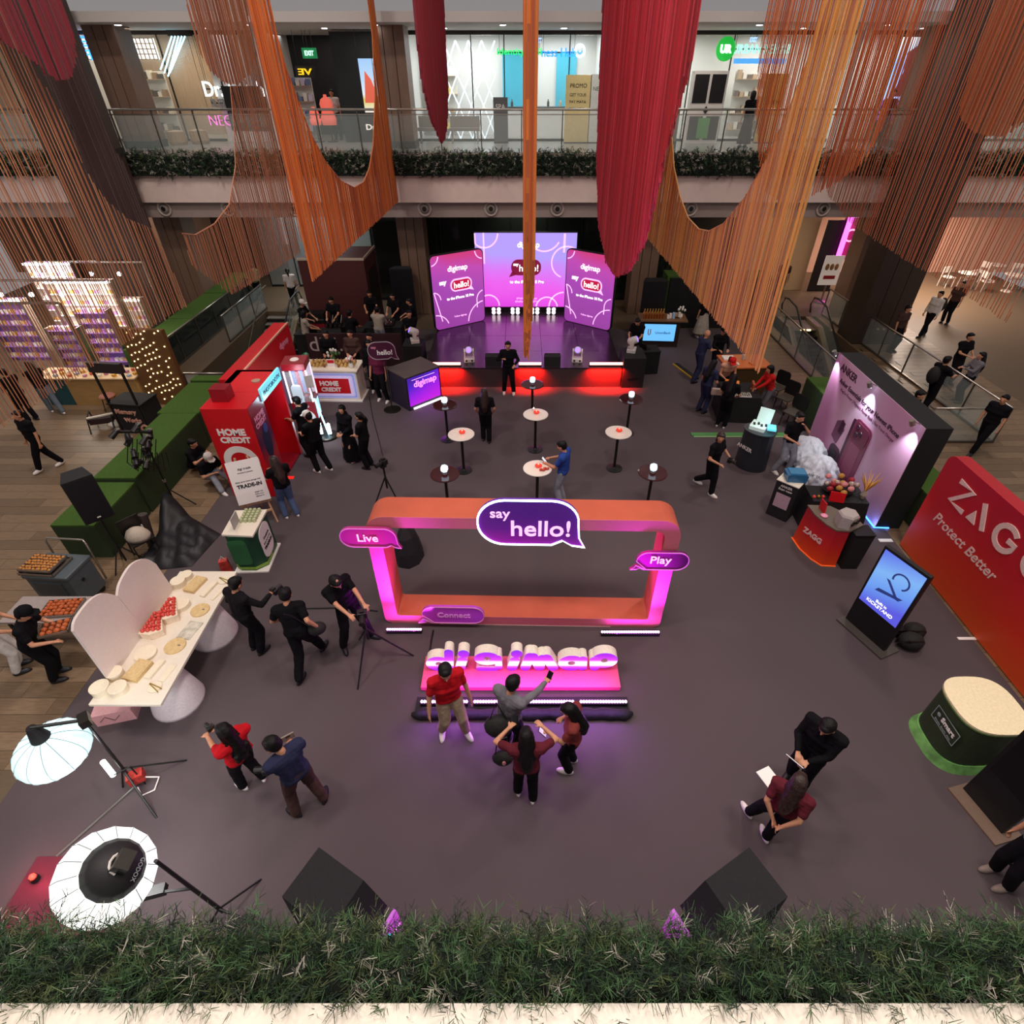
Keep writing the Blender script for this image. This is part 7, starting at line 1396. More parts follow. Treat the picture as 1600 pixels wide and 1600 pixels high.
cc = Vector((-.435, -.13, .66)); lp = MB().prism(rrect(-.25, .25, -.13, .13, .01), -.004, .004).build('label_plate', mat('plate_green', '26321e', .5), t, loc=(-.452, -.10, .66), rot=(0, 0, -PI / 2)); txt('Smart', .1, M_print, lp, (.05, -.006, .02), width=.28, bold=.003); MB().ring(rrect(-.25, .25, -.13, .13, .01, 2), rrect(-.24, .24, -.12, .12, .01, 2), -.007, -.003).build('plate_rim', M_seamw, lp); MB().ball((-.16, -.006, .02), (.035, .004, .035), 8).build('emblem', M_seamw, lp); txt('Simple. Smart. Ako.', .05, M_seamw, lp, (0, -.006, -.09), width=.36)
loc, rz, w = face_line((6.28, 3.72, 0), (6.42, 3.12, 0)); t = thing('display_totem', 'black totem with brown base plate at the right edge', 'totem', loc, rz); MB().bx(-.05, w + .1, -.2, .25, 0, .035).build('base_plate', mat('totem_base_brown', '7a6455', .4), t); MB().bx(0, w, -.0, .08, .035, 1.8).build('casing', M_black, t); MB().bx(.05, w - .05, -.005, 0, .7, 1.75).build('screen', mat('screen_off', '0a0a0c', .1), t)
# upright loose items behind the smart counter
tag(MB().box((6.9, 3.75, .2), (.2, .2, .4), .3).build('floral_box', mat('floral_print', '6a5a52', .6, var=.7, scale=25)), 'small floral patterned box behind the green counter', 'box')
# stage desk at the right with laptop
op_desk(4.15, 17.9, .9, .6, 'black desk beside the right stage corner', 0, .1, .8); laptop((4.15, 17.9, .8), 2.2, 'open laptop beside the right stage corner', L_lap)
# cable on the carpet from the counter toward the frame
tag(MB().tube([at(x, y, .012) for x, y in ((577, 620), (580, 640), (583, 655), (590, 680), (598, 712))], .012, 5).build('floor_cable', M_pvc), 'long black cable running along the carpet by the goods counter', 'cable')
# ================================================================== people
SKIN = mat('skin_tan', 'c48a6a', 0.55, var=0.06, scale=15); SKIN2 = mat('skin_brown', 'a26d4f', 0.55, var=0.06, scale=15)
HAIR = mat('hair_black', '0a0707', 0.5, var=0.3, scale=60, stretch=(1, 1, .2), bump=.4, bscale=90, spec=.25); HAIRB = mat('hair_dark_brown', '2e1c16', 0.4, var=0.3, scale=60, stretch=(1, 1, .2), bump=.4, bscale=90)
def cl(name, col, rough=.85): return mat('cloth_' + name, col, rough, var=.14, scale=9, bump=.45, bscale=14, spec=.15)
BLK = cl('black', '0d0b10'); BLK2 = cl('black_soft', '151217'); NAVY = cl('navy', '2a2d48'); RED = cl('red', 'b8141f'); MAR = cl('maroon', '5e1f2a'); WINE = cl('wine', '6a2340'); GREY = cl('grey', '6f6b72'); KHA = cl('khaki', 'a8917a'); BLUE = cl('blue', '2a4590'); JEAN = cl('jeans', '4f5f80'); LGR = cl('light_grey', '8e929c'); BRN = cl('brown', '4a3430'); WHT = cl('white', 'cfc8c2'); CRIM = cl('scarlet', 'c0201f'); ORG = cl('orange_top', 'c89a80'); SHOEW = mat('shoe_white', 'e0d8d2', .6); SHOEB = mat('shoe_black', '17141a', .5); TAUPE = cl('taupe', '9a8d80'); EYEM = mat('eye_dark', '120c0a', .2); LIP = mat('lip_rose', '8f4a42', .5)

def cap(m, p0, p1, r0, r1, n=8):
    """closed tapered capsule"""
    p0, p1 = Vector(p0), Vector(p1); d = p1 - p0
    if d.length < 1e-4: p1 = p0 + Vector((0, 0, 1e-3)); d = p1 - p0
    q = d.to_track_quat('Z', 'Y').to_matrix(); L = d.length; prof = [(0.5 * r0, -.87 * r0), (.87 * r0, -.5 * r0), (r0, 0), (r1, L), (.87 * r1, L + .5 * r1), (.5 * r1, L + .87 * r1)]
    m.lathe(prof, p0, n, M=q)
def ik(a, b, l1, l2, hint):
    a, b = Vector(a), Vector(b); d = b - a; L = min(d.length, (l1 + l2) * .995); dn = d.normalized(); b = a + dn * L
    k = (l1 * l1 - l2 * l2 + L * L) / (2 * L); h = math.sqrt(max(0, l1 * l1 - k * k)); hp = Vector(hint) - dn * Vector(hint).dot(dn)
    hp = hp.normalized() if hp.length > 1e-5 else Vector((0, 0, 1))
    return a + dn * k + hp * h, b
def voxel(o, size, smooth=4, disp=0.0):
    r = o.modifiers.new('remesh', 'REMESH'); r.mode = 'VOXEL'; r.voxel_size = size; r.use_smooth_shade = True
    s = o.modifiers.new('smooth', 'SMOOTH'); s.iterations = smooth; s.factor = .5
    if disp:
        if 'folds' not in bpy.data.textures: tx = bpy.data.textures.new('folds', 'CLOUDS'); tx.noise_scale = .11
        d = o.modifiers.new('folds', 'DISPLACE'); d.texture = bpy.data.textures['folds']; d.strength = disp; d.mid_level = .5; d.texture_coords = 'LOCAL'
PEOPLE = 0
def person(px, py, heading, label, h=1.68, top=BLK, bottom=BLK, shoe=SHOEB, skin=SKIN, hair=HAIR, hairstyle='short', sleeve='short', feet=((-.11, 0.0), (.11, 0.0)), hands=((-.26, .06, .82), (.26, .06, .82)), lean=0.0, side=0.0, drop=0.0, hyaw=0.0, hpitch=0.0, vox=.013, z=0.0, loc=None, pelvis=(0, 0), toes=(0, 0), skirt=None, extra=None, group=None, ehint=None, twist=0.0, grip=.6, fat=1.0, overall=None, sit=False, hemz=None):
    """heading in degrees: 0 looks away from the camera, 180 looks at it; feet, hands in body space (x right, y ahead, z up)"""
    global PEOPLE; PEOPLE += 1
    k = h / 1.72; p = Vector(loc) if loc is not None else at(px, py, z); t = thing('person', label, 'person', (p.x, p.y, z), R(heading), group); t.scale = (k, k, k)
    V = Vector; pel = V((pelvis[0], pelvis[1], .93 - drop)); Rm = Matrix.Rotation(twist, 3, 'Z') @ Matrix.Rotation(-lean, 3, 'X') @ Matrix.Rotation(side, 3, 'Y')
    T = lambda x, y, zz: pel + Rm @ V((x, y, zz)); f = fat
    hipL, hipR = pel + V((-.085, 0, -.03)), pel + V((.085, 0, -.03)); sh = [T(-.185 * f, -.01, .445), T(.185 * f, -.01, .445)]; neck = T(0, 0, .505)
    Hm = Matrix.Rotation(R(hyaw), 3, 'Z') @ Matrix.Rotation(R(-hpitch), 3, 'X'); hb = Rm if abs(lean) < .3 else Matrix.Rotation(twist, 3, 'Z') @ Matrix.Rotation(-lean * .6, 3, 'X')
    HM = hb @ Hm; hc = neck + HM @ V((0, .02, .15)); Hd = lambda x, y, zz: hc + HM @ V((x, y, zz))
    b, s, tr = MB(), MB(), MB()
    # torso (body and shirt share the layout)
    for m, e in ((b, 0.0), (s, .026)):
        if m is s and top is None: continue
        cap(m, T(-.105 * f, 0, .40), T(.105 * f, 0, .40), .085 + e, .085 + e); cap(m, T(-.08 * f, .02, .30), T(.08 * f, .02, .30), .10 + e, .10 + e); cap(m, T(-.065 * f, .01, .16), T(.065 * f, .01, .16), .095 * f + e, .095 * f + e); cap(m, T(-.075 * f, 0, .03), T(.075 * f, 0, .03), .10 * f + e, .10 * f + e)
        for q in sh: cap(m, T(0, 0, .44), q, .075 + e, .065 + e)
        cap(m, T(-.05, 0, .1), T(-.05, 0, .4), .1 + e, .1 + e); cap(m, T(.05, 0, .1), T(.05, 0, .4), .1 + e, .1 + e)
    if top is not None and hemz: cap(s, T(-.09 * f, 0, .02), T(-.1 * f, 0, hemz), .125 * f, .14 * f); cap(s, T(.09 * f, 0, .02), T(.1 * f, 0, hemz), .125 * f, .14 * f)
    cap(b, T(0, -.01, .44), neck + V((0, 0, .03)), .06, .052); cap(b, neck, Hd(0, -.01, -.04), .055, .06)
    # head with nose, ears, chin
    b.ball(hc + HM @ V((0, -.005, .02)), (.084, .104, .112), 14, HM); b.ball(Hd(0, .03, -.055), (.055, .06, .06), 10, HM); b.ball(Hd(0, .108, -.015), (.014, .022, .026), 8, HM)
    for e in (-1, 1): b.ball(Hd(e * .086, -.005, -.005), (.014, .024, .034), 8, HM)
    # arms and hands
    eh = ehint or ((-.7, -.6, -.5), (.7, -.6, -.5)); wr_ = []
    for i in (0, 1):
        sx = (-1, 1)[i]; hand = V(hands[i]); el, w = ik(sh[i], hand, .285, .25, eh[i]); wr_.append(w)
        cap(b, sh[i], el, .05 * f, .04); cap(b, el, w, .041, .028); d = (w - el).normalized(); up = V((0, 0, 1)); sd = d.cross(up); sd = sd.normalized() if sd.length > .05 else V((sx, 0, 0)); nrm = sd.cross(d)
        if d.z < -.6: sd = V((0, 1, 0)) - d * d.y; sd.normalize(); nrm = d.cross(sd) * sx
        pm = w + d * .05; 
        for o in (-.028, 0, .028): cap(b, w + sd * o * .5, w + d * .085 + sd * o, .016, .014)
        cur = -nrm if nrm.z > 0 else nrm
        for j, (o, ln) in enumerate(((-.033, .058), (-.011, .072), (.011, .068), (.033, .055))):
            a0 = w + d * .085 + sd * o; a1 = a0 + (d * (1 - grip * .5) + cur * grip * .5).normalized() * ln * .55; a2 = a1 + (d * (1 - grip) + cur * grip).normalized() * ln * .5; fr = max(.0085, vox * .72); cap(b, a0, a1, fr, fr, 6); cap(b, a1, a2, fr, fr * .9, 6)
        ti = sd * (1 if V((0, 0, 0)) is None else -sx * (1 if sd.x * sx >= 0 else -1)); th0 = w + d * .03 + ti * .02; th1 = th0 + (d * .6 + ti * .8).normalized() * .045; th2 = th1 + (d + ti * .3).normalized() * .03; fr = max(.010, vox * .75); cap(b, th0, th1, fr, fr, 6); cap(b, th1, th2, fr, fr * .9, 6)
        if top is not None:
            if sleeve == 'short': cap(s, sh[i], sh[i].lerp(el, .62), .072 * f, .066)
            elif sleeve == 'elbow': cap(s, sh[i], el, .072 * f, .058)
            elif sleeve == 'long': cap(s, sh[i], el, .07 * f, .054); cap(s, el, el.lerp(w, .93), .054, .042)
            else: cap(s, sh[i], sh[i].lerp(el, .1), .07, .066)
    # legs
    hip = (hipL, hipR); foot_pts = []
    for i in (0, 1):
        fz = feet[i][2] if len(feet[i]) > 2 else 0.0; ft = V((feet[i][0], feet[i][1], .085 + fz)); kn, an = ik(hip[i], ft, .43, .42, (0, 1, .15) if not sit else (0, 1, .8)); foot_pts.append((an, kn))
        cap(b, hip[i], kn, .08 * f, .056); cap(b, kn, an, .055, .036); fd = Matrix.Rotation(R(toes[i]), 3, 'Z') @ V((0, 1, 0)); cap(b, an + V((0, 0, -.035)), an + fd * .13 + V((0, 0, -.055)), .04, .03)
        cap(tr, hip[i] + V((0, 0, .04)), kn, .112 * f, .088); cap(tr, kn, an + V((0, 0, .015)), .086, .074)
        so = MB(); so.lathe([(.6, 0), (1.0, .02), (1.02, .35), (.9, .7), (.55, .95)], (0, 0, 0), 14)
        so.v = [tuple(Matrix.Rotation(R(toes[i]), 3, 'Z') @ V((x * .047, y * .135 + .055, zz * (.075 if y > .1 else .1)))) for x, y, zz in so.v]
        o = so.build('shoe', shoe, t, True, loc=(an.x, an.y, an.z - .085))
    cap(tr, hipL + V((0, 0, .06)), hipR + V((0, 0, .06)), .115 * f, .115 * f); cap(tr, pel + V((-.05, 0, .08)), pel + V((.05, 0, .08)), .112 * f, .112 * f)
    body = b.build('body', skin, t); voxel(body, vox, 3)
    if top is not None: o = s.build('shirt', top, t); voxel(o, vox * 1.25, 4, .02 if vox < .014 else 0)
    if skirt is None:
        if bottom is not None: o = tr.build('trousers', bottom, t); voxel(o, vox * 1.25, 4, .02 if vox < .014 else 0)
    else:
        zl = skirt[1]; c = V(((foot_pts[0][0].x + foot_pts[1][0].x) / 2, (foot_pts[0][0].y + foot_pts[1][0].y) / 2, 0)); m = MB(); rows = 8
        for j in range(rows + 1):
            u = j / rows; cc = (pel + V((0, 0, .12))).lerp(V((c.x, c.y, zl)), u)
            for i in range(28): a = 2 * PI * i / 28; rr = (.125 + (skirt[2] - .125) * u ** .8) * (1 + .06 * u * math.cos(9 * a)); m.v.append((cc.x + rr * 1.1 * math.cos(a), cc.y + rr * .9 * math.sin(a), cc.z))
        for j in range(rows):
            for i in range(28): m.f.append((j * 28 + i, j * 28 + (i + 1) % 28, (j + 1) * 28 + (i + 1) % 28, (j + 1) * 28 + i)); m.mi.append(0)
        m.build('skirt', skirt[0], t, True)
    if overall is not None:
        ov = MB(); cap(ov, T(-.06, .025, .02), T(-.06, .025, .28), .125, .118); cap(ov, T(.06, .025, .02), T(.06, .025, .28), .125, .118)
        for e in (-1, 1): cap(ov, T(e * .09, -.06, .25), T(e * .1, -.03, .49), .06, .045)
        o = ov.build('overall_bib', overall, t); voxel(o, vox * 1.25, 3)
    # hair or headwear
    hm = MB()
    if hairstyle != 'bald':
        hm.ball(Hd(0, -.025, .045), (.100, .110, .094), 14, HM); hm.ball(Hd(0, -.05, .0), (.094, .078, .09), 12, HM); hm.ball(Hd(0, .045, .085), (.07, .055, .04), 10, HM)
    if hairstyle == 'top': hm.ball(Hd(0, .05, .105), (.07, .06, .045), 10, HM)
    if hairstyle in ('long', 'longwavy'):
        b0, b1 = Hd(0, -.06, .0), T(0, -.13, .30); cap(hm, b0, b1, .095, .10); cap(hm, b1, T(0, -.13, .16), .10, .07)
        for e in (-1, 1): cap(hm, Hd(e * .06, -.03, .0), T(e * .09, -.08, .36), .05, .05); 
        if hairstyle == 'longwavy':
            for j in range(8): hm.ball(T(.1 * math.sin(j * 2.1), -.15, .1 + .035 * j), (.055, .05, .05), 8)
    if hairstyle == 'bob': cap(hm, Hd(0, -.05, .0), Hd(0, -.06, -.1), .095, .075); [cap(hm, Hd(e * .07, -.01, .02), Hd(e * .075, 0, -.09), .035, .03) for e in (-1, 1)]
    if hairstyle == 'pony': cap(hm, Hd(0, -.10, .05), Hd(0, -.17, -.02), .04, .05); cap(hm, Hd(0, -.17, -.02), Hd(0, -.17, -.2), .05, .025)
    if hm.v: o = hm.build('hair', hair, t); voxel(o, max(vox, .012) * 1.1, 3, .022 if vox < .014 else 0)
    if hairstyle == 'cap' or (extra and 'cap' in extra):
        cm = extra['cap'] if extra and 'cap' in extra else WHT; c = MB(); c.lathe([(.105, .03), (.108, .06), (.095, .12), (.06, .15), (.01, .16)], hc, 18, M=HM); o = c.build('cap', cm, t, True); br = MB(); br.prism([(x, y) for x, y in ((-.09, .07), (-.08, .16), (0, .20), (.08, .16), (.09, .07))], .035, .05, 'xy'); br.v = [tuple(hc + HM @ V(v)) for v in br.v]; br.build('peak', cm, o)
    if extra and 'scarf' in extra: sc = MB(); sc.ball(Hd(0, -.02, .03), (.105, .11, .12), 12, HM); cap(sc, Hd(0, -.03, -.05), T(0, -.02, .40), .09, .15); o = sc.build('headscarf', extra['scarf'], t); voxel(o, vox * 1.2, 3)
    if vox < .016:
        for e in (-1, 1): MB().ball(Hd(e * .032, 0.093, .012), (.011, .006, .007), 8, HM).build('eye', EYEM, t)
        MB().ball(Hd(0, .092, -.062), (.022, .007, .007), 8, HM).build('mouth', LIP, t)
    t['wr'] = [list(w) for w in wr_]
    return t
def held(t, i, fn, off=(0, 0, 0)):
    """build a held thing at a person's hand, in world space and top level"""
    w = Vector(t['wr'][i]) + Vector(off); k = t.scale[0]; return Matrix.Translation(t.location) @ Matrix.Rotation(t.rotation_euler.z, 4, 'Z') @ (w * k)
def phone(t, i, label, off=(0, .09, .0), scr=None, tilt=-40):
    p = held(t, i, None, off); o = thing('phone', label, 'phone', p, t.rotation_euler.z); Mx = Matrix.Rotation(R(tilt), 3, 'X'); MB().box((0, 0, 0), (.078, .012, .158), M=Mx).build('phone_body', M_black, o); MB().box(Mx @ Vector((0, -.007, 0)), (.07, .002, .148), M=Mx).build('phone_screen', scr or mat('phone_glass', '10131a', .1), o); return o
def camera(t, i, label, off=(0, .09, .02), rz=0.0, size=1.0):
    p = held(t, i, None, off); o = thing('camera', label, 'camera', p, t.rotation_euler.z + rz); s = size; MB().box((0, 0, 0), (.14 * s, .08 * s, .1 * s)).build('camera_body', M_black, o, bevel=.008); MB().cyl((0, .03 * s, 0), (0, .15 * s, 0), .04 * s, .045 * s).build('lens', M_black, o); MB().box((0, 0, .06 * s), (.06 * s, .06 * s, .03 * s)).build('viewfinder', M_black, o); return o
NEAR = .0105; MID = .016; FAR = .021
# --- front group around the letters
a = person(708, 1142, 205, 'man in red polo shirt and khaki trousers before the giant letters', 1.74, RED, KHA, SHOEW, hairstyle='top', feet=((-.17, .12), (.15, -.05)), toes=(12, -22), hands=((-.30, .14, .80), (.33, .12, .86)), hyaw=-10, hpitch=12, vox=NEAR, lean=.03, grip=.4)
a = person(798, 1190, 325, 'man in grey checked shirt holding out a phone', 1.72, GREY, BLK, SHOEB, hairstyle='short', sleeve='long', feet=((-.12, .05), (.12, -.02)), hands=((-.1, .25, .95), (.25, .58, 1.28)), vox=NEAR, hpitch=18, lean=.08, loc=(-.18, 4.3, 0)); phone(a, 1, 'phone held out by the man in grey checked shirt', (0, .10, .02))
a = person(822, 1246, 2, 'woman in maroon top with long black hair seen from behind', 1.62, MAR, BLK, SHOEW, hairstyle='long', feet=((-.12, .08), (.1, -.04)), toes=(10, -8), hands=((-.24, .34, 1.34), (.24, .34, 1.36)), ehint=((-1, -.1, -.2), (1, -.1, -.2)), vox=NEAR, hpitch=14, lean=.05, hair=HAIR); phone(a, 0, 'phone raised by the woman seen from behind', (.1, .1, .0))
a = person(872, 1226, 78, 'woman in brown red shirt with long hair at the right of the group', 1.6, cl('brick', '7a3330'), BLK, SHOEW, hairstyle='long', feet=((-.1, .02), (.1, -.02)), hands=((-.14, .36, 1.10), (.22, .20, .98)), vox=NEAR, hpitch=22, lean=.06, loc=(.72, 4.05, 0), hyaw=5); phone(a, 0, 'phone held by the woman in brown red shirt', (0, .09, .0), emi('phone_lit', 'e8d0ff', .6))
t = thing('handbag', 'black handbag hanging beside the group of four', 'bag', (-.26, 3.86, .62)); MB().ball((0, 0, 0), (.15, .1, .14), 12).build('bag_body', M_bag, t, True); MB().ball((.02, -.09, .02), (.03, .02, .05), 8).build('charm', M_petp, t); MB().tube([(-.1, 0, .1), (-.06, .05, .38), (.06, .08, .40), (.1, 0, .1)], .01, 5).build('strap', M_black, t)
t = thing('tote_bag', 'dark rounded bag carried by the man in grey checked shirt', 'bag', (-.32, 4.12, .98)); MB().ball((0, 0, 0), (.2, .14, .2), 12).build('bag_body', M_bag, t, True); MB().tube([(-.12, 0, .14), (-.02, .1, .42), (.12, 0, .14)], .012, 5).build('strap', M_black, t)
# --- lower left pair
a = person(396, 1222, 62, 'woman in red tee and black overalls photographing to the left', 1.58, RED, BLK, SHOEW, hairstyle='longwavy', feet=((-.13, .05), (.12, -.1)), toes=(5, -35), hands=((-.06, .46, 1.16), (.04, .46, 1.13)), vox=NEAR, hpitch=32, lean=-.13, pelvis=(0, -.1), overall=BLK, fat=1.08); camera(a, 1, 'small camera in the hands of the woman in overalls', (-.05, .09, .02), 0, .7)
a = person(489, 1260, 48, 'man in navy shirt and brown trousers holding two cameras', 1.74, NAVY, BRN, SHOEB, hairstyle='short', feet=((-.2, .06), (.16, -.04)), toes=(20, -40), hands=((-.22, .32, .88), (.18, .36, 1.02)), vox=NEAR, hyaw=25, hpitch=25, lean=.08, side=-.04); camera(a, 0, 'black camera hanging from the left hand of the man in navy', (0, .08, -.06), .8); t = thing('clipboard', 'grey board in the right hand of the man in navy', 'board', held(a, 1, None, (0, .1, 0)), .6); MB().box((0, 0, 0), (.16, .02, .1)).build('board', mat('board_grey2', '8a7f74', .5), t); MB().box((.0, -.01, .03), (.06, .02, .03)).build('clip', M_black, t)
# --- photographers by the dessert table
a = person(405, 1016, -28, 'man in black jacket with backpack strap seen from behind', 1.72, BLK2, BLK, SHOEB, sleeve='long', hairstyle='short', feet=((-.1, 0), (.1, -.02)), hands=((-.3, .16, .9), (.28, .42, 1.18)), vox=NEAR, lean=.1, hpitch=12); camera(a, 1, 'camera gimbal held by the man in black jacket', (0, .08, .0), 0)
a = person(484, 1040, -12, 'photographer in black tee striding with a shoulder strap', 1.74, BLK, BLK, SHOEB, hairstyle='short', feet=((.02, -.34, .02), (.06, .36)), hands=((-.28, .2, .92), (.34, .1, .98)), vox=NEAR, lean=.34, side=-.12, drop=.04, hpitch=15, twist=.35); t = thing('waist_bag', 'brown black camera bag at the hip of the striding photographer', 'bag', a.location + Vector((.32, .05, .92)), .4); MB().ball((0, 0, 0), (.15, .11, .12), 12).build('bag_body', M_bag, t, True); MB().tube([(-.1, 0, .1), (-.3, .05, .4), (-.38, .02, .5)], .012, 5).build('strap', M_black, t)
a = person(556, 1003, 228, 'photographer in black tee bending over a camera tripod', 1.74, BLK, BLK, SHOEB, hairstyle='short', feet=((-.26, .12), (.22, -.02)), toes=(25, -20), hands=((-.14, .44, 1.12), (.16, .46, 1.16)), vox=NEAR, lean=.02, side=.16, pelvis=(-.06, -.1), hpitch=32); p = (held(a, 0, None, (0, .16, 0)) + held(a, 1, None, (0, .16, 0))) / 2; tripod((p.x, p.y, 0), 'black tripod with camera used by the bending photographer', p.z - .16, .2, .62, ((-5, 1.1), (118, .9), (245, 1.0)))
# --- lower right pair
a = person(1207, 1212, 128, 'man in black suit clasping a dark folder at lower right', 1.74, BLK, BLK, SHOEB, sleeve='long', hairstyle='short', feet=((-.12, .06), (.1, -.02)), hands=((-.06, .36, 1.04), (.10, .34, 1.05)), vox=NEAR, hpitch=25, lean=.1, loc=(3.95, 3.85, 0), fat=1.06); t = thing('folder', 'dark violet folder held by the man in black suit', 'folder', held(a, 1, None, (-.05, .10, -.08)), a.rotation_euler.z); MB().box((0, 0, 0), (.26, .02, .34), M=Matrix.Rotation(R(-35), 3, 'X')).build('cover', cl('folder', '2a2440', .4), t); MB().box((0, .008, .01), (.24, .01, .32), M=Matrix.Rotation(R(-35), 3, 'X')).build('pages', M_print, t)
a = person(1168, 1302, -40, 'woman in maroon top with long hair beside the man in black suit', 1.6, MAR, BLK, SHOEW, hairstyle='long', hair=HAIRB, feet=((-.3, .14), (.02, -.02)), toes=(55, 40), hands=((-.06, -.24, .95), (.08, -.26, .94)), ehint=((-1, -.4, 0), (1, -.4, 0)), vox=NEAR, hpitch=10, loc=(3.25, 3.1, 0), fat=1.06, lean=-.02); t = thing('paper_sheet', 'white paper sheet under the arm of the woman in maroon', 'paper', held(a, 0, None, (-.22, .38, .16)), .4); MB().box((0, 0, 0), (.2, .28, .01)).build('sheet', M_print, t)
# --- middle ground
a = person(875, 785, 68, 'man in blue tee and grey trousers at the white table', 1.72, BLUE, LGR, SHOEW, hairstyle='short', hands=((-.12, .36, 1.12), (.14, .36, 1.12)), vox=.014, hpitch=20, loc=(.95, 10.42, 0)); phone(a, 0, 'phone held by the man in blue', (.08, .1, .02), emi('phone_white', 'dfe8f0', .6))
person(795, 614, 180, 'person in dark hoodie standing at the stage front', 1.7, BLK, BLK, SHOEW, hairstyle='short', sleeve='long', hands=((-.2, .22, 1.05), (.18, .24, 1.25)), vox=MID, feet=((-.16, .05), (.15, 0)))
person(760, 690, 0, 'woman with long dark hair walking toward the stage', 1.6, BLK2, BLK, SHOEB, hairstyle='long', hair=HAIRB, vox=MID, feet=((-.09, .08), (.09, -.06)), hands=((-.2, .08, .9), (.2, .08, .9)))
a = person(1102, 768, 222, 'photographer in black walking with a camera near the right', 1.68, BLK, BLK, SHOEW, hairstyle='bob', hair=HAIRB, feet=((.05, .18), (-.02, -.32, .12)), hands=((-.2, .30, 1.06), (.24, .28, 1.06)), vox=MID, hyaw=-55, lean=.06); camera(a, 0, 'camera in the hands of the walking photographer', (.1, .06, 0))
person(1194, 735, 200, 'man in black shirt and grey trousers at the oval counter', 1.74, BLK, LGR, SHOEW, hairstyle='short', hands=((-.05, .22, 1.42), (.15, .26, 1.06)), vox=MID, loc=(6.62, 11.75, 0), feet=((-.16, .08), (.16, -.05)), hpitch=10)
person(1190, 655, 95, 'woman in bright red top reaching over the activity table', 1.62, CRIM, GREY, SHOEW, hairstyle='bob', sleeve='long', hands=((-.1, .52, .98), (.12, .46, .96)), lean=.3, vox=MID, loc=(7.2, 14.75, 0))
person(1150, 640, 185, 'woman with red cap and pale top bending over the orange box', 1.6, ORG, BLK, SHOEB, hairstyle='pony', sleeve='none', hands=((-.12, .42, .95), (.12, .42, .95)), lean=.5, vox=MID, loc=(6.15, 15.75, 0), extra={'cap': CRIM}, hpitch=10)
a = person(1118, 645, -55, 'woman in navy dress with long black hair and a cream bag', 1.64, NAVY, NAVY, SHOEB, hairstyle='long', hands=((-.2, .12, .85), (.2, .25, 1.0)), lean=.18, vox=MID, loc=(5.4, 14.95, 0)); t = thing('shoulder_bag', 'cream shoulder bag on the woman in navy dress', 'bag', (5.62, 14.62, .75), -.2); MB().bx(-.15, .15, -.05, .05, 0, .18).build('bag_body', cl('cream_bag', 'b8a090'), t); MB().tube([(-.13, 0, .18), (-.2, .1, .65), (.13, 0, .18)], .008, 5).build('strap', M_black, t)
person(1135, 655, -35, 'woman in black trousers next to the woman in navy dress', 1.6, BLK, BLK, SHOEW, hairstyle='long', hands=((-.15, .25, .95), (.2, .3, .98)), lean=.22, vox=MID, loc=(5.75, 14.05, 0))
person(1090, 592, -70, 'balding man in navy shirt at the olive counter', 1.72, NAVY, NAVY, SHOEB, hairstyle='bald', hands=((-.1, .42, 1.05), (.16, .4, 1.08)), lean=.15, vox=MID, loc=(5.75, 17.1, 0), feet=((-.1, .05), (.12, -.15)))
person(1120, 560, 190, 'man in black with black cap behind the olive counter', 1.7, BLK, BLK, SHOEB, hairstyle='short', sleeve='long', hands=((-.15, .35, 1.05), (.15, .35, 1.05)), lean=.12, vox=MID, loc=(6.45, 17.55, 0), extra={'cap': BLK})
person(1093, 527, 20, 'woman in pale pleated skirt near the bar counter', 1.62, BLK, None, SHOEW, hairstyle='long', vox=FAR, skirt=(cl('pleat', 'a89e90'), .22, .3))
person(967, 560, 150, 'man in black tee working at the laptop right of the stage', 1.7, BLK, BLK, SHOEB, hairstyle='short', hands=((-.12, .4, 1.0), (.14, .4, 1.02)), lean=.2, vox=FAR, loc=(3.95, 18.5, 0), hpitch=15)
person(657, 545, 195, 'man with crossed arms in black left of the stage', 1.72, BLK, BLK, SHOEB, hairstyle='short', hands=((.1, .22, 1.15), (-.1, .24, 1.12)), vox=FAR, loc=(-3.85, 19.0, 0))
# --- around the photo booth and the goods counter
person(470, 735, 75, 'man in black at the photo booth opening', 1.72, BLK, BLK, SHOEB, hairstyle='short', hands=((-.1, .36, 1.1), (.15, .3, 1.0)), vox=MID, loc=(-5.6, 12.55, 0), hpitch=10)
person(490, 742, 60, 'man in black with a white cap at the photo booth', 1.7, BLK, BLK, SHOEW, hairstyle='short', hands=((-.1, .36, 1.08), (.2, .2, .9)), vox=MID, loc=(-5.1, 11.8, 0), extra={'cap': WHT}, feet=((-.12, .05), (.12, -.14)), hpitch=12)
person(552, 718, 150, 'woman in black headscarf and long black dress', 1.6, BLK, None, SHOEW, hairstyle='short', sleeve='long', hands=((-.08, .22, .98), (.1, .22, .96)), vox=MID, skirt=(BLK, .06, .25), extra={'scarf': BLK}, hyaw=25)
person(578, 730, 75, 'woman with ponytail in black tee facing the headscarf woman', 1.6, BLK, BLK, SHOEB, hairstyle='pony', hands=((-.08, .26, 1.02), (.1, .26, 1.0)), vox=MID)
person(457, 806, 42, 'woman with brown hair in black top and blue jeans at the booth', 1.62, BLK, JEAN, SHOEW, hairstyle='long', hair=HAIRB, hands=((-.1, .34, 1.2), (.12, .30, 1.12)), vox=.014, hpitch=10, feet=((-.14, .02), (.1, -.08)))
person(320, 770, -95, 'man in black sitting on the floor beside the red booth, left one', 1.7, BLK, BLK, SHOEB, hairstyle='short', drop=.74, feet=((-.2, .55), (.16, .6)), hands=((-.1, .45, .5), (.12, .45, .48)), lean=.35, vox=MID, loc=(-8.4, 11.85, 0), sit=True)
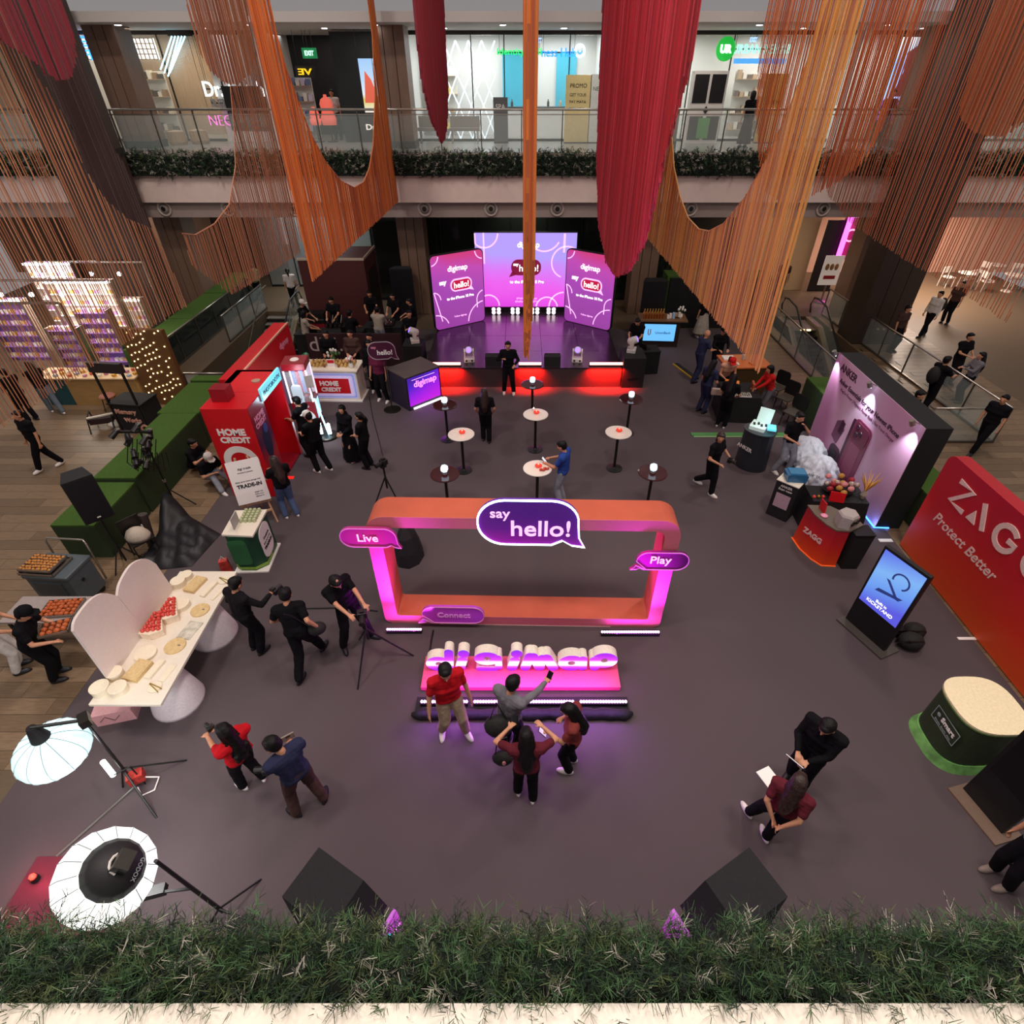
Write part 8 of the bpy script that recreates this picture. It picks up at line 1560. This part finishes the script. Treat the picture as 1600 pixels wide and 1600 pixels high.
person(340, 775, -120, 'man in white cap and grey jeans sitting beside the red booth', 1.7, BLK, LGR, SHOEW, hairstyle='short', drop=.70, feet=((-.2, .62), (.2, .7)), hands=((-.15, .4, .5), (.12, .45, .48)), lean=.4, vox=MID, loc=(-7.75, 11.3, 0), sit=True, extra={'cap': WHT}, hpitch=15)
person(600, 626, 170, 'man in wine red shirt and glasses by the bubble sign', 1.72, WINE, BLK, SHOEW, hairstyle='short', hands=((-.25, .1, .85), (.25, .12, .85)), vox=MID, feet=((-.16, .05), (.14, -.05)))
person(590, 616, 185, 'man in black with a badge behind the man in wine red', 1.7, BLK, BLK, SHOEW, hairstyle='short', vox=FAR, sleeve='long', loc=(-4.65, 16.35, 0)); person(578, 612, 160, 'man in black with dark hair at the end of the goods counter', 1.72, BLK, BLK, SHOEB, hairstyle='top', vox=FAR, loc=(-4.75, 16.9, 0))
for k, (x, y, hd, tp, lab, hst) in enumerate(((-6.2, 17.2, 182, BLK, 'staff in black behind the goods counter, left one', 'short'), (-5.45, 17.25, 176, BRN, 'staff in brown black behind the goods counter, right one', 'short'))): person(0, 0, hd, lab, 1.68, tp, BLK, SHOEB, hairstyle=hst, hands=((-.15, .2, 1.0), (.15, .2, 1.0)), vox=FAR, loc=(x, y, 0), sleeve='long')
# operators behind the barrier
ops = [(-7.55, 19.0, -60, TAUPE, 'operator in pale top at the left end of the operator desk', 'bob', 'short'), (-8.0, 20.2, -100, BLK, 'operator in black with white cap behind the pale topped one', 'short', 'short'), (-6.9, 20.6, 170, BLK, 'operator in black behind the camera cluster', 'short', 'short'), (-5.95, 19.0, -20, BLK, 'operator in black leaning on the operator desk', 'short', 'short'), (-5.05, 19.35, -10, TAUPE, 'man in taupe jacket standing at the mixing desk', 'short', 'long'), (-4.75, 21.1, 160, BLK, 'operator in black tee behind the mixing desk', 'short', 'short'), (-3.95, 20.4, 100, BLK, 'operator in black leaning in from the stage side', 'short', 'short'), (-5.7, 21.4, 180, BLK, 'operator in black before the maroon cabin', 'short', 'short')]
for x, y, hd, tp, lab, hs, sl in ops: person(0, 0, hd, lab, 1.7, tp, BLK if tp is not TAUPE or sl == 'short' else LGR, SHOEB, hairstyle=hs, sleeve=sl, hands=((-.15, .42, 1.02), (.15, .42, 1.04)), lean=.16, vox=FAR, loc=(x, y, 0), extra={'cap': WHT} if 'white cap' in lab else None)
# --- mall visitors
wk = ((.12, .22), (-.06, -.26))
person(448, 488, 20, 'woman in white top at the head of the left stairs', 1.6, WHT, BLK, SHOEB, hairstyle='pony', vox=FAR, loc=(-9.9, 24.6, 0)); person(400, 458, 60, 'woman in olive top walking beyond the left stairs', 1.62, cl('olive', '6a6a4a'), BLK, SHOEB, hairstyle='pony', vox=FAR, loc=(-11.7, 25.3, 0), feet=wk)
person(102, 632, 55, 'woman in black top and grey jeans at the craft stall', 1.62, BLK, cl('jeans_grey', '5f6a74'), SHOEW, hairstyle='long', hands=((-.1, .42, .98), (.14, .4, 1.0)), vox=MID, feet=((-.05, .2), (.1, -.3)), lean=.12, sleeve='none', loc=(-14.0, 14.9, 0)); person(70, 625, 70, 'person in black with a cream cord at the left edge', 1.65, BLK, BLK, SHOEB, hairstyle='short', sleeve='long', hands=((-.1, .35, 1.0), (.14, .35, 1.0)), vox=MID, loc=(-14.35, 14.4, 0)); person(120, 560, 190, 'seller in yellow top inside the craft stall', 1.6, cl('yellow', 'c8b04a'), BLK, SHOEB, hairstyle='bob', vox=FAR, loc=(-13.6, 18.2, 0))
person(1440, 525, 110, 'man in white shirt with black backpack walking at right', 1.72, WHT, BLK, SHOEB, hairstyle='short', vox=FAR, feet=((-.1, .25), (.1, -.25)), sleeve='long'); t = thing('backpack', 'black backpack on the man in white shirt', 'backpack', at(1440, 525) + Vector((.26, .02, 1.0)), 0); MB().ball((0, 0, .2), (.13, .16, .26), 12).build('pack_body', M_bag, t, True); MB().bx(-.12, -.1, -.12, .12, .05, .42).build('strap', M_black, t)
person(1466, 522, 120, 'person in dark top walking beside the man in white shirt', 1.68, BRN, BLK, SHOEB, hairstyle='short', vox=FAR, loc=at(1475, 505)); person(1490, 590, 190, 'man in black tee reading a phone at right', 1.72, BLK, BLK, SHOEB, hairstyle='short', vox=FAR, hands=((-.08, .34, 1.1), (.1, .34, 1.1)), loc=at(1478, 600))
person(1440, 642, -75, 'man in black with a black backpack at the right railing', 1.74, BLK, BLK, SHOEB, hairstyle='short', vox=MID, feet=((-.1, .15), (.1, -.15)), hands=((-.12, .4, 1.15), (.16, .4, 1.15))); t = thing('backpack', 'large black backpack on the man at the right railing', 'backpack', at(1440, 642) + Vector((-.22, -.05, .98)), .2); MB().ball((0, 0, .2), (.15, .18, .26), 12).build('pack_body', M_bag, t, True); MB().bx(.09, .11, -.12, .12, .05, .42).build('strap', M_black, t)
person(1455, 642, 80, 'woman in grey top facing the man with the backpack', 1.62, GREY, BLK, SHOEB, hairstyle='long', vox=MID, sleeve='long', hands=((-.1, .36, 1.2), (.12, .34, 1.15)), loc=at(1496, 628))
person(1380, 620, 215, 'man in black vest and lanyard behind the pink wall', 1.7, BLK, BLK, SHOEB, hairstyle='short', vox=MID, loc=(10.15, 13.0, 0), hands=((-.3, .25, 1.05), (.3, .3, 1.0)), lean=.1)
person(1340, 510, 40, 'man in black tee and khaki shorts by the right column', 1.7, BLK, KHA, SHOEB, hairstyle='short', vox=FAR, loc=(13.5, 22.4, 0)); person(1400, 540, 200, 'person in dark clothes leaning at the right railing', 1.68, BRN, BLK, SHOEB, hairstyle='short', vox=FAR, loc=(13.55, 19.6, 0)); person(1247, 470, -20, 'person in dark coat standing beyond the amber strings', 1.7, BRN, BLK, SHOEB, hairstyle='long', vox=FAR, loc=(11.6, 25.7, 0))
person(1027, 440, 170, 'woman in white top and denim above the black drape', 1.65, WHT, JEAN, SHOEB, hairstyle='long', vox=FAR, loc=(6.6, 24.2, .45)); person(1165, 222, 15, 'woman in dark dress walking on the upper gallery', 1.66, BLK, None, SHOEB, hairstyle='bob', vox=FAR, loc=(*aty(1163, 217, YF + 1.6)[:2], Z2), z=Z2, skirt=(BRN, .12, .24)); person(527, 200, 180, 'person in pale top inside the dark gallery shop', 1.65, WHT, BLK, SHOEB, hairstyle='short', vox=FAR, loc=(*aty(527, 200, YS + .6)[:2], Z2), z=Z2); person(1478, 200, 180, 'person in dark top in the shop at the right end of the gallery', 1.68, BLK, BLK, SHOEB, hairstyle='short', vox=FAR, loc=(*aty(1485, 215, YF + 2.0)[:2], Z2), z=Z2); person(1382, 210, 180, 'person in red top on the gallery before the billboard', 1.7, MAR, BLK, SHOEB, hairstyle='short', vox=FAR, loc=(*aty(1372, 218, YF + 1.5)[:2], Z2), z=Z2)
person(1560, 660, 120, 'person in dark trousers stepping in at the right edge', 1.7, BLK, BLK, SHOEB, hairstyle='short', vox=MID, loc=(12.2, 13.6 - .9, 0), feet=((-.05, .25), (.08, -.35))); person(1575, 1365, 95, 'person in grey sneakers standing at the right edge of the carpet', 1.7, GREY, BLK, mat('shoe_grey', '8a7a70', .6), hairstyle='short', vox=MID, loc=(6.04, 2.6, 0))
person(45, 690, 160, 'person walking at the left edge of the mall floor', 1.68, BLK, BLK, SHOEW, hairstyle='short', vox=MID, loc=(-12.15, 11.9, 0), feet=wk)
a = person(75, 1080, -70, 'caterer in black with white gloves carrying a food tray at the left edge', 1.68, BLK, BLK, SHOEB, hairstyle='short', sleeve='short', hands=((-.2, .42, 1.0), (.2, .42, 1.0)), vox=.014, loc=(-7.85, 5.6, 0), lean=.3, hpitch=15, extra={'cap': BLK}); tray(a.location + Vector((.38, .18, 1.02)), .35, .42, .3, 'white tray of fried food carried by the caterer', M_pastry2, (4, 3), .05)
person(40, 1000, -60, 'second caterer in black behind the side table', 1.68, BLK, WHT, SHOEB, hairstyle='short', vox=MID, loc=(-8.6, 5.75, 0), lean=.25, hands=((-.15, .4, .95), (.15, .4, .95)))
